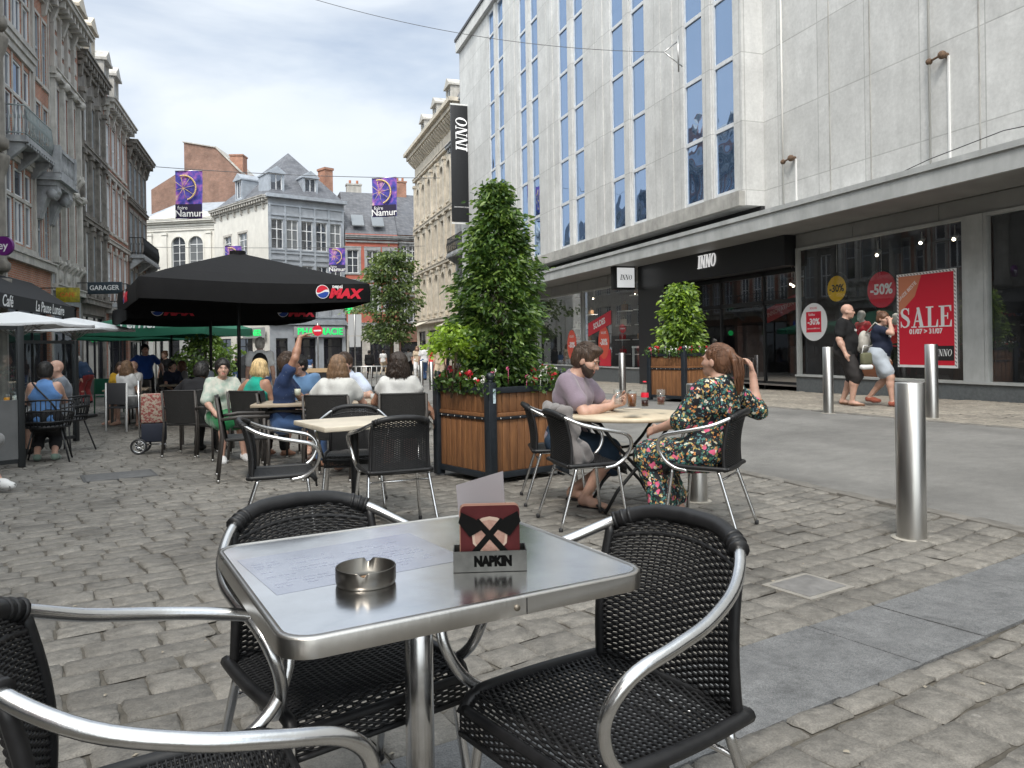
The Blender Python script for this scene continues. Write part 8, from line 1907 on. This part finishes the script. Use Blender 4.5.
far_person(134, 16.2, -.6, -.8, 'bald man in a white T-shirt facing the camera at the far table', 'sit', skin='light', top=dict(m=wt, sleeve=.5), bottom=dict(m=gs, len=.5), res=.014)
far_person(120, 17.5, .4, -.8, 'guest in a yellow top at the far left table', 'sit', fem=True, skin='light', top=dict(m=yl, sleeve=.5), bottom=dict(m=gs, len=.5), hair=H_(BR, style='bob'))
far_person(205, 17.5, -.5, -.86, 'older man in a pale blue shirt at a table beyond the person in black', 'sit', skin='light', girth=1.1, top=dict(m=cloth('pale_blue_shirt', (.48, .54, .66)), sleeve=.6), bottom=dict(m=gs, len=.5), hair=H_(GYH, style='short', vol=.004), res=.014)
far_person(172, 18.6, .6, -.5, 'woman in navy with hair tied up at the middle parasol table', 'sit', fem=True, skin='light', top=dict(m=cloth('navy_tee', (.015, .02, .04)), sleeve=.5), bottom=dict(m=bt, len=1), hair=H_(DK, style='bun'), res=.015)
far_person(182, 19.6, -.6, -.5, 'red haired woman in grey at the middle parasol table', 'sit', fem=True, skin='light', top=dict(m=gs, sleeve=.5), bottom=dict(m=bt, len=1), hair=H_(CB, style='long', len=.2), res=.015)
far_person(165, 24, -.3, -1, 'waitress in black standing behind the blue shirted man', fem=True, skin='light', top=dict(m=bt, sleeve=.5), bottom=dict(m=bt, len=1), hair=H_(CB, style='bun'), shoes=dict(m=bt))
capm = far_person(260, 15.0, -.3, 1, 'man in a white shirt and cap with a dark backpack walking away', res=.013, H=1.76, skin='light', top=dict(m=wt, sleeve=.6), bottom=dict(m=jn, len=1), hair=H_(GYH, style='short'), shoes=dict(m=bt))
bk = thing('backpack', 'dark backpack on the man in the white shirt and cap', 'backpack', tuple(capm['root'].location), capm['root'].rotation_euler.z); f = Field((-.2, -.4, .85), (.2, -.02, 1.5), .015); f.ell((0, -.20, 1.2), (.15, .10, .22), None, .02); P, Q = f.mesh(); meshobj('bag_body', P, Q, bt, bk)
hc_ = capm['hc']; cp = thing('cap', 'white cap worn by the man with the dark backpack', 'cap', tuple(capm['root'].location), capm['root'].rotation_euler.z); mb = MB(); mb.sph((hc_[0], hc_[1]-.01, hc_[2]+.055), .105, 16, sc=(.9, 1.08, .75)); mb.cbox(-.07, .07, .06, .17, hc_[2]+.05, hc_[2]+.062, .004); mb.build('cap_shell', wt, cp)
WK = dict(res=.022)
peds = [(433, 33, 'woman in a bright red dress walking down the far pavement', dict(fem=True, dress=dict(m=rd, sleeve=.4, drop=.4), hair=H_(DK, style='long'))),
 (424, 36, 'pedestrian in a white T-shirt and jeans on the far pavement', dict(top=dict(m=wt, sleeve=.6), bottom=dict(m=jn, len=1), hair=H_(BR, style='short'))),
 (417, 40, 'pedestrian in beige on the far pavement', dict(fem=True, top=dict(m=bg_, sleeve=.6), bottom=dict(m=wt, len=1), hair=H_(LB, style='bob'))),
 (408, 46, 'pedestrian in grey near the street tree', dict(top=dict(m=gs, sleeve=.6), bottom=dict(m=bt, len=1), hair=H_(DK, style='short'))),
 (440, 29, 'pedestrian in beige trousers half hidden by the big planter', dict(top=dict(m=bg_, sleeve=.7), bottom=dict(m=bg_, len=1), hair=H_(GYH, style='short'))),
 (369, 45, 'man in a black jacket and white shirt walking under the street tree', dict(top=dict(m=bt, sleeve=1.9), bottom=dict(m=bt, len=1), hair=H_(DK, style='short'))),
 (302, 48, 'pedestrian in white in front of the pharmacy', dict(top=dict(m=wt, sleeve=.6), bottom=dict(m=jn, len=1), hair=H_(GYH, style='short'))),
 (309, 50, 'pedestrian in blue in front of the pharmacy', dict(fem=True, top=dict(m=jn, sleeve=.6), bottom=dict(m=wt, len=1), hair=H_(DK, style='bob'))),
 (236, 44, 'pedestrian in dark clothes left of the parasol pole', dict(top=dict(m=bt, sleeve=.6), bottom=dict(m=jn, len=1), hair=H_(DK, style='short'))),
 (383, 52, 'farthest pedestrian in white near the red fronted house', dict(top=dict(m=wt, sleeve=.6), bottom=dict(m=bg_, len=1), hair=H_(BR, style='short')))]
for i, (px, dep, lab, k) in enumerate(peds): k['shoes'] = dict(m=bt); far_person(px, dep, [.3, -.4, .1][i % 3], [-1, 1][i % 2], lab, ar=(.10, .18, .09), al=(-.10, -.18, .10), **WK, **k)
# far chairs and tables of the terrace
def frame_chair(px, dep, dl, dd, m, label, back):
    t = thing('terrace_chair', label, 'chair', wpt(px, dep), face(dl, dd))
    for sx in (-1, 1):
        mb = MB(); mb.tube([(sx*.24, -.26, .0), (sx*.24, -.24, .9)], .018, 6); mb.build('leg', m, t); mb = MB(); mb.tube([(sx*.24, .22, .0), (sx*.24, .22, .64), (sx*.24, -.24, .66)], .018, 6); mb.build('leg', m, t)
    mb = MB(); mb.cbox(-.23, .23, -.22, .23, .42, .45, .008); mb.build('seat', back, t); mb = MB(); mb.cbox(-.22, .22, -.255, -.235, .5, .9, .006); mb.build('backrest', back, t); return t
frame_chair(126, 14.5, .3, .95, WHITE, 'white framed chair with a grey back on the far terrace', mat('grey_mesh', (.05, .05, .055), .7)); frame_chair(109, 20, .2, 1, mat('green_metal', (.02, .12, .06), .5), 'green chair at the far end of the terrace', M_PGR)
frame_chair(133, 16.3, -.6, -.8, M_DF, 'dark chair under the bald man in the white T-shirt', M_DW); frame_chair(120, 17.6, .4, -.8, M_DF, 'dark chair under the guest in yellow', M_DW); frame_chair(205, 17.6, -.5, -.86, M_DF, 'dark chair under the older man in pale blue', M_DW); frame_chair(172, 18.7, .6, -.5, M_DF, 'dark chair under the woman in navy', M_DW); frame_chair(182, 19.7, -.6, -.5, M_DF, 'dark chair under the red haired woman', M_DW)
dtable(127, 15.6, 0, .4, .4, 'far terrace table between the two guests in white'); dtable(188, 18.4, 0, .6, .4, 'far terrace table under the second black parasol')
# potted tree behind the parasol
rs = random.Random(21); x, y, z = wpt(206, 24.5); tr = thing('potted_tree', 'light green bushy tree standing behind the parasol poles', 'tree', (x, y, z))
bushy_tree(tr, rs, 2600, lambda t: .72*math.sin(PI*min(1, .12+t*.84))**.6+.05, .75, 2.05, .13, .07, [LF[1], LF[2], LF[2]], lump=.2, hollow=.3, flat=.13)
mb = MB(); mb.tube([(0, 0, 0), (0, 0, 1.6)], [.05, .02], 7); mb.build('trunk', M_BARK, tr); mb = MB(); mb.lathe([(.22, 0), (.28, .45), (.25, .45), (.0005, .42)], 0, 0, 0, 20); mb.build('pot', BLACKM, tr)
# street tree at the end
x, y, z = wpt(391, 46); tr = thing('street_tree', 'airy young street tree in front of the red fronted house', 'tree', (x, y, z)); rs = random.Random(31)
SL = [leafmat('street_leaf_dark', (.06, .095, .035)), leafmat('street_leaf_mid', (.11, .16, .055)), leafmat('street_leaf_light', (.19, .24, .09))]
bushy_tree(tr, rs, 5200, lambda t: (1.75*math.sin(PI*min(1, .10+t*.80))**.7*(1-.35*t)+.1), 2.1, 7.4, .24, .13, SL, lump=.30, hollow=.15, flat=.26)
mb = MB(); mb.tube([(0, 0, 0), (.05, 0, 2.2), (0, .1, 4.5), (.1, 0, 6.8)], [.12, .09, .06, .02], 8)
for k in range(14): a = rs.uniform(0, 6.28); z0_ = 2.2+k*.3; l = 1.3*(1-k/20); mb.tube([(0, 0, z0_), (l*.6*math.cos(a), l*.6*math.sin(a), z0_+.5), (l*math.cos(a), l*math.sin(a), z0_+.8)], [.04, .025, .008], 5)
mb.build('trunk', M_BARK, tr)
# ================================================================== STREET BANNERS, CABLES, SIGNS
def banner_mat():
    m, t, b = newmat('fairground_night_print'); b.inputs['Roughness'].default_value = .6; tcn = t.nodes.new('ShaderNodeTexCoord')
    n = t.nodes.new('ShaderNodeTexNoise'); n.inputs['Scale'].default_value = 2.4; n.inputs['Detail'].default_value = 5; t.links.new(tcn.outputs['Object'], n.inputs[0]); r = t.nodes.new('ShaderNodeValToRGB'); cr = r.color_ramp
    cr.elements[0].position = .3; cr.elements[0].color = (.02, .02, .10, 1); cr.elements[1].position = .75; cr.elements[1].color = (.75, .55, .35, 1); e = cr.elements.new(.48); e.color = (.06, .06, .38, 1); e = cr.elements.new(.6); e.color = (.30, .10, .42, 1)
    t.links.new(n.outputs[0], r.inputs[0]); t.links.new(r.outputs[0], b.inputs['Base Color']); return m
M_BAN = banner_mat()
def banner(px, py, dep, w_, h_, tilt, label, words=True):
    p = AT(px, py, dep); t = thing('street_banner', label, 'banner', tuple(p), -YAW+tilt, 'fairground banners over the street')
    mb = MB(); g = [[(-w_/2+w_*i/8, .05*math.sin(i*.9+j*.4), -h_*j/10) for j in range(11)] for i in range(9)]; mb.grid(g, False, True); mb.grid([[(q[0], q[1]+.01, q[2]) for q in c][::-1] for c in g], False, True); mb.build('cloth', M_BAN, t)
    mb = MB(); mb.tube([(-w_/2, 0, .01), (w_/2, 0, .01)], .02, 6); mb.build('rod', STEEL, t)
    mb = MB(); c = (-w_*.18, -h_*.36); r = w_*.46
    for k in range(24):
        a = -1.2+k*.13; 
        if abs(c[0]+r*math.cos(a)) < w_*.48: mb.sph((c[0]+r*math.cos(a), -.07, c[1]+r*math.sin(a)), w_*.035, 6)
    for k in range(8): a = k*PI/4+.2; mb.tube([(c[0], -.07, c[1]), (max(-w_*.47, c[0]+r*.9*math.cos(a)), -.07, c[1]+r*.9*math.sin(a))], w_*.008, 4)
    mb.build('wheel_print', mat('gold_print', (.75, .55, .25), .5), t)
    mb = MB(); mb.box(-w_*.49, w_*.49, -.075, -.062, -h_*.985, -h_*.70); mb.build('dark_field', mat('navy_print', (.015, .01, .04), .5), t)
    if words: text('Namur', w_*.36, frame((0, -.078, -h_*.90), (1, 0, 0), (0, 0, 1)), WHITEP, t, 'lettering', .003, .006); text('foire', w_*.2, frame((-w_*.22, -.078, -h_*.78), (1, 0, 0), (0, 0, 1)), WHITEP, t, 'lettering', .003)
    return t
banner(188.5, 171, 40, 1.40, 2.48, 0, 'large fairground banner reading Namur hanging at the left over the street'); banner(384, 178, 40, 1.35, 2.02, rad(-12), 'large fairground banner reading Namur hanging near the cream corner building')
banner(233, 246, 56, 1.2, 1.9, 0, 'small far banner just above the black parasol\'s peak'); banner(337, 248, 56, 1.15, 1.75, rad(6), 'small far banner in front of the grey corner building')
def cable(p0, p1, sag, r, label):
    mb = MB(); p0, p1 = Vector(p0), Vector(p1); mb.tube([p0.lerp(p1, i/24)-Vector((0, 0, sag*4*(i/24)*(1-i/24))) for i in range(25)], r, 5); o = mb.build('overhead_cable', mat('cable_grey', (.08, .08, .085), .6), loc=p0); tag(o, label, 'cable'); return o
cable(AT(146, 166, 40.2), AT(440, 178, 40.2), .15, .018, 'overhead cable carrying the two large fairground banners'); cable(AT(140, 247, 56.2), AT(425, 246, 56.2), .1, .018, 'far overhead cable carrying the two small banners')
cable(AT(290, -8, 19), AT(664, 52, 19), .35, .007, 'thin overhead wire crossing the sky to the department store wall'); cable(AT(100, 155, 46), AT(150, 176, 46), .1, .02, 'short wire strung from the left row near the large banner')
p = AT(664, 52, 18.9); t = thing('wall_anchor', 'small Y shaped steel anchor for the overhead wire on the store wall', 'bracket', tuple(p)); mb = MB(); mb.tube([(0, 0, 0), (.45, .1, .35)], .015, 6); mb.tube([(0, 0, 0), (.45, -.1, -.35)], .015, 6); mb.tube([(.4, 0, .45), (.4, 0, -.45)], .02, 6); mb.build('arm', STEEL, t)
# signs on the left row
def proj_sign(px, py, dep, w_, h_, rz, m, label, txt=None, tm=WHITEP, ts=.2, roundd=False, bracket=1.0):
    p = AT(px, py, dep); t = thing('projecting_sign', label, 'sign', tuple(p), -YAW+rz, None)
    mb = MB()
    if roundd: mb.prism([(w_/2*math.cos(2*PI*i/36), h_/2*math.sin(2*PI*i/36)) for i in range(36)], -.05, .05, 0, 'y')
    else: mb.cbox(-w_/2, w_/2, -.05, .05, -h_/2, h_/2, .01)
    mb.build('sign_panel', m, t); mb = MB(); mb.tube([(-w_/2-bracket, .0, h_/2*.9), (w_/2*.5, 0, h_/2*.9+.02)], .018, 6); mb.build('bracket', BLACKM, t)
    if txt: text(txt, ts, frame((0, -.053, 0), (1, 0, 0), (0, 0, 1)), tm, t, 'lettering', .003, .004)
    return t
proj_sign(105, 288, 30, 1.35, .46, rad(-2), mat('slate_blue_sign', (.03, .045, .06), .5), 'dark horizontal sign with white lettering reaching out from the black stone house', 'GARAGER', WHITEP, .26)
proj_sign(68, 295, 26, .72, .50, rad(12), mat('olive_gold_sign', (.10, .10, .01), .5, col2=(.45, .36, .02), vs=6), 'olive and yellow sign below the carved stone balcony', 'CAFE', mat('red_gold', (.5, .12, .02), .5), .2)
proj_sign(4, 246, 21, .52, .52, 0, mat('purple_sign', (.13, .012, .16), .4), 'round purple sign with white letters at the left picture edge', 'ey', WHITEP, .3, True)
proj_sign(81, 268, 34, .5, .3, 0, M_GREEN, 'small green lit shop sign under the white parasols\' row') if False else None
x, y = cam2w((152-512)/768*40, 40); t = thing('round_sign', 'small round green lit sign at the far end of the left row', 'sign', (x, y, 2.0)); mb = MB(); mb.prism([(.17*math.cos(i*PI/10), .17*math.sin(i*PI/10)) for i in range(20)], -.04, .04, 0, 'y'); mb.build('disc', M_GREEN, t); mb = MB(); mb.tube([(-.3, 0, 0), (-1.2, 0, 0)], .02, 6); mb.build('bracket', BLACKM, t)
# dark shop awning
ya, yb = 20.6, 28.5; xa = LP(ya)[0]; t = thing('shop_awning', 'long black shop awning with white lettering on the left row', 'awning', (*LP(ya), 0), RL)
mb = MB(); L_ = yb-ya; mb.add([(0, -.05, 3.55), (L_, -.05, 3.55), (L_, -1.25, 2.75), (0, -1.25, 2.75), (0, -.05, 3.52), (L_, -.05, 3.52), (L_, -1.25, 2.72), (0, -1.25, 2.72)], [(0, 3, 2, 1), (4, 5, 6, 7), (0, 4, 7, 3), (1, 2, 6, 5)]); mb.box(0, L_, -1.27, -1.24, 2.40, 2.76); mb.build('canvas', mat('black_awning', (.018, .018, .02), .8), t)
text('La Pause Lunaire', .42, frame((L_*.66, -1.275, 2.57), (1, 0, 0), (0, 0, 1)), WHITEP, t, 'lettering', .002, .004, .25); text('Café', .42, frame((L_*.2, -1.275, 2.57), (1, 0, 0), (0, 0, 1)), WHITEP, t, 'lettering', .002, .004, .25)
# road signs at the far end
def pole_sign(px, dep, h, kind, label):
    x, y, z = wpt(px, dep); t = thing('road_sign', label, 'road sign', (x, y, z), -YAW); mb = MB(); mb.cyl(0, 0, 0, h, .035, 10); mb.build('pole', STEEL, t); mb = MB()
    if kind == 'no': 
        mb.prism([(.28*math.cos(i*PI/12), h-.4+.28*math.sin(i*PI/12)) for i in range(24)], -.06, -.04, 0, 'y'); mb.build('disc', REDP, t); mb = MB(); mb.box(-.20, .20, -.066, -.0605, h-.44, h-.36); mb.build('bar', WHITEP, t)
    elif kind == 'up':
        mb.box(-.33, .33, -.05, -.03, h-.75, h); mb.build('plate', mat('sign_blue', (.01, .06, .35), .4), t); mb = MB(); mb.box(-.06, .06, -.056, -.0505, h-.62, h-.3); mb.prism([(-.16, h-.32), (.16, h-.32), (0, h-.12)], -.057, -.0508, 0, 'y'); mb.build('arrow', WHITEP, t)
    else:
        mb.box(-.35, .35, .04, .06, h-1.1, h); mb.box(-.30, .30, .04, .06, h-1.7, h-1.15); mb.build('plate', mat('sign_back_grey', (.42, .43, .44), .5), t)
pole_sign(318, 41, 3.3, 'no', 'red no entry sign on a pole in front of the pharmacy'); pole_sign(355, 40, 3.6, 'back', 'grey backs of two road signs on a pole left of the street tree'); pole_sign(156, 33, 3.0, 'up', 'blue road sign with a white arrow beyond the green parasol')
# street barrier of vertical bars near the tree
x, y, z = wpt(361, 30); t = thing('barrier', 'row of grey vertical barrier bars behind the curly haired woman', 'barrier', (x, y, z), -YAW)
mb = MB(); mb.tube([(-1.0, 0, 1.0), (1.3, 0, 1.0)], .025, 6); mb.tube([(-1.0, 0, .15), (1.3, 0, .15)], .02, 6); mb.build('rail', STEEL, t)
for k in range(12):
    mb = MB(); mb.cyl(-1.0+k*.2, 0, 0, 1.0, .022, 8); mb.build('bar', STEEL, t)
# litter and cigarette ends on the paving
rs = random.Random(77)
for i in range(34):
    px, py = rs.uniform(20, 1000), rs.uniform(470, 760); p = G(px, py)
    if not (-3 < p.x < 4.5): continue
    mb = MB(); l = rs.uniform(.005, .012); mb.add([(-l, -l*.4, 0), (l, -l*.5, 0), (l*.8, l*.5, .003), (-l*.7, l*.6, .002), (0, 0, .006)], [(0, 1, 4), (1, 2, 4), (2, 3, 4), (3, 0, 4), (3, 2, 1, 0)]); o = mb.build('litter_scrap', mat('scrap_pale', (.28, .25, .20), .9) if i == 0 else bpy.data.materials['scrap_pale'])
    o.location = (p.x, p.y, p.z+.003); o.rotation_euler = (0, 0, rs.uniform(0, 6)); tag(o, 'tiny pale scrap of litter lying on the terrace setts', 'litter', 'litter scraps on the setts')
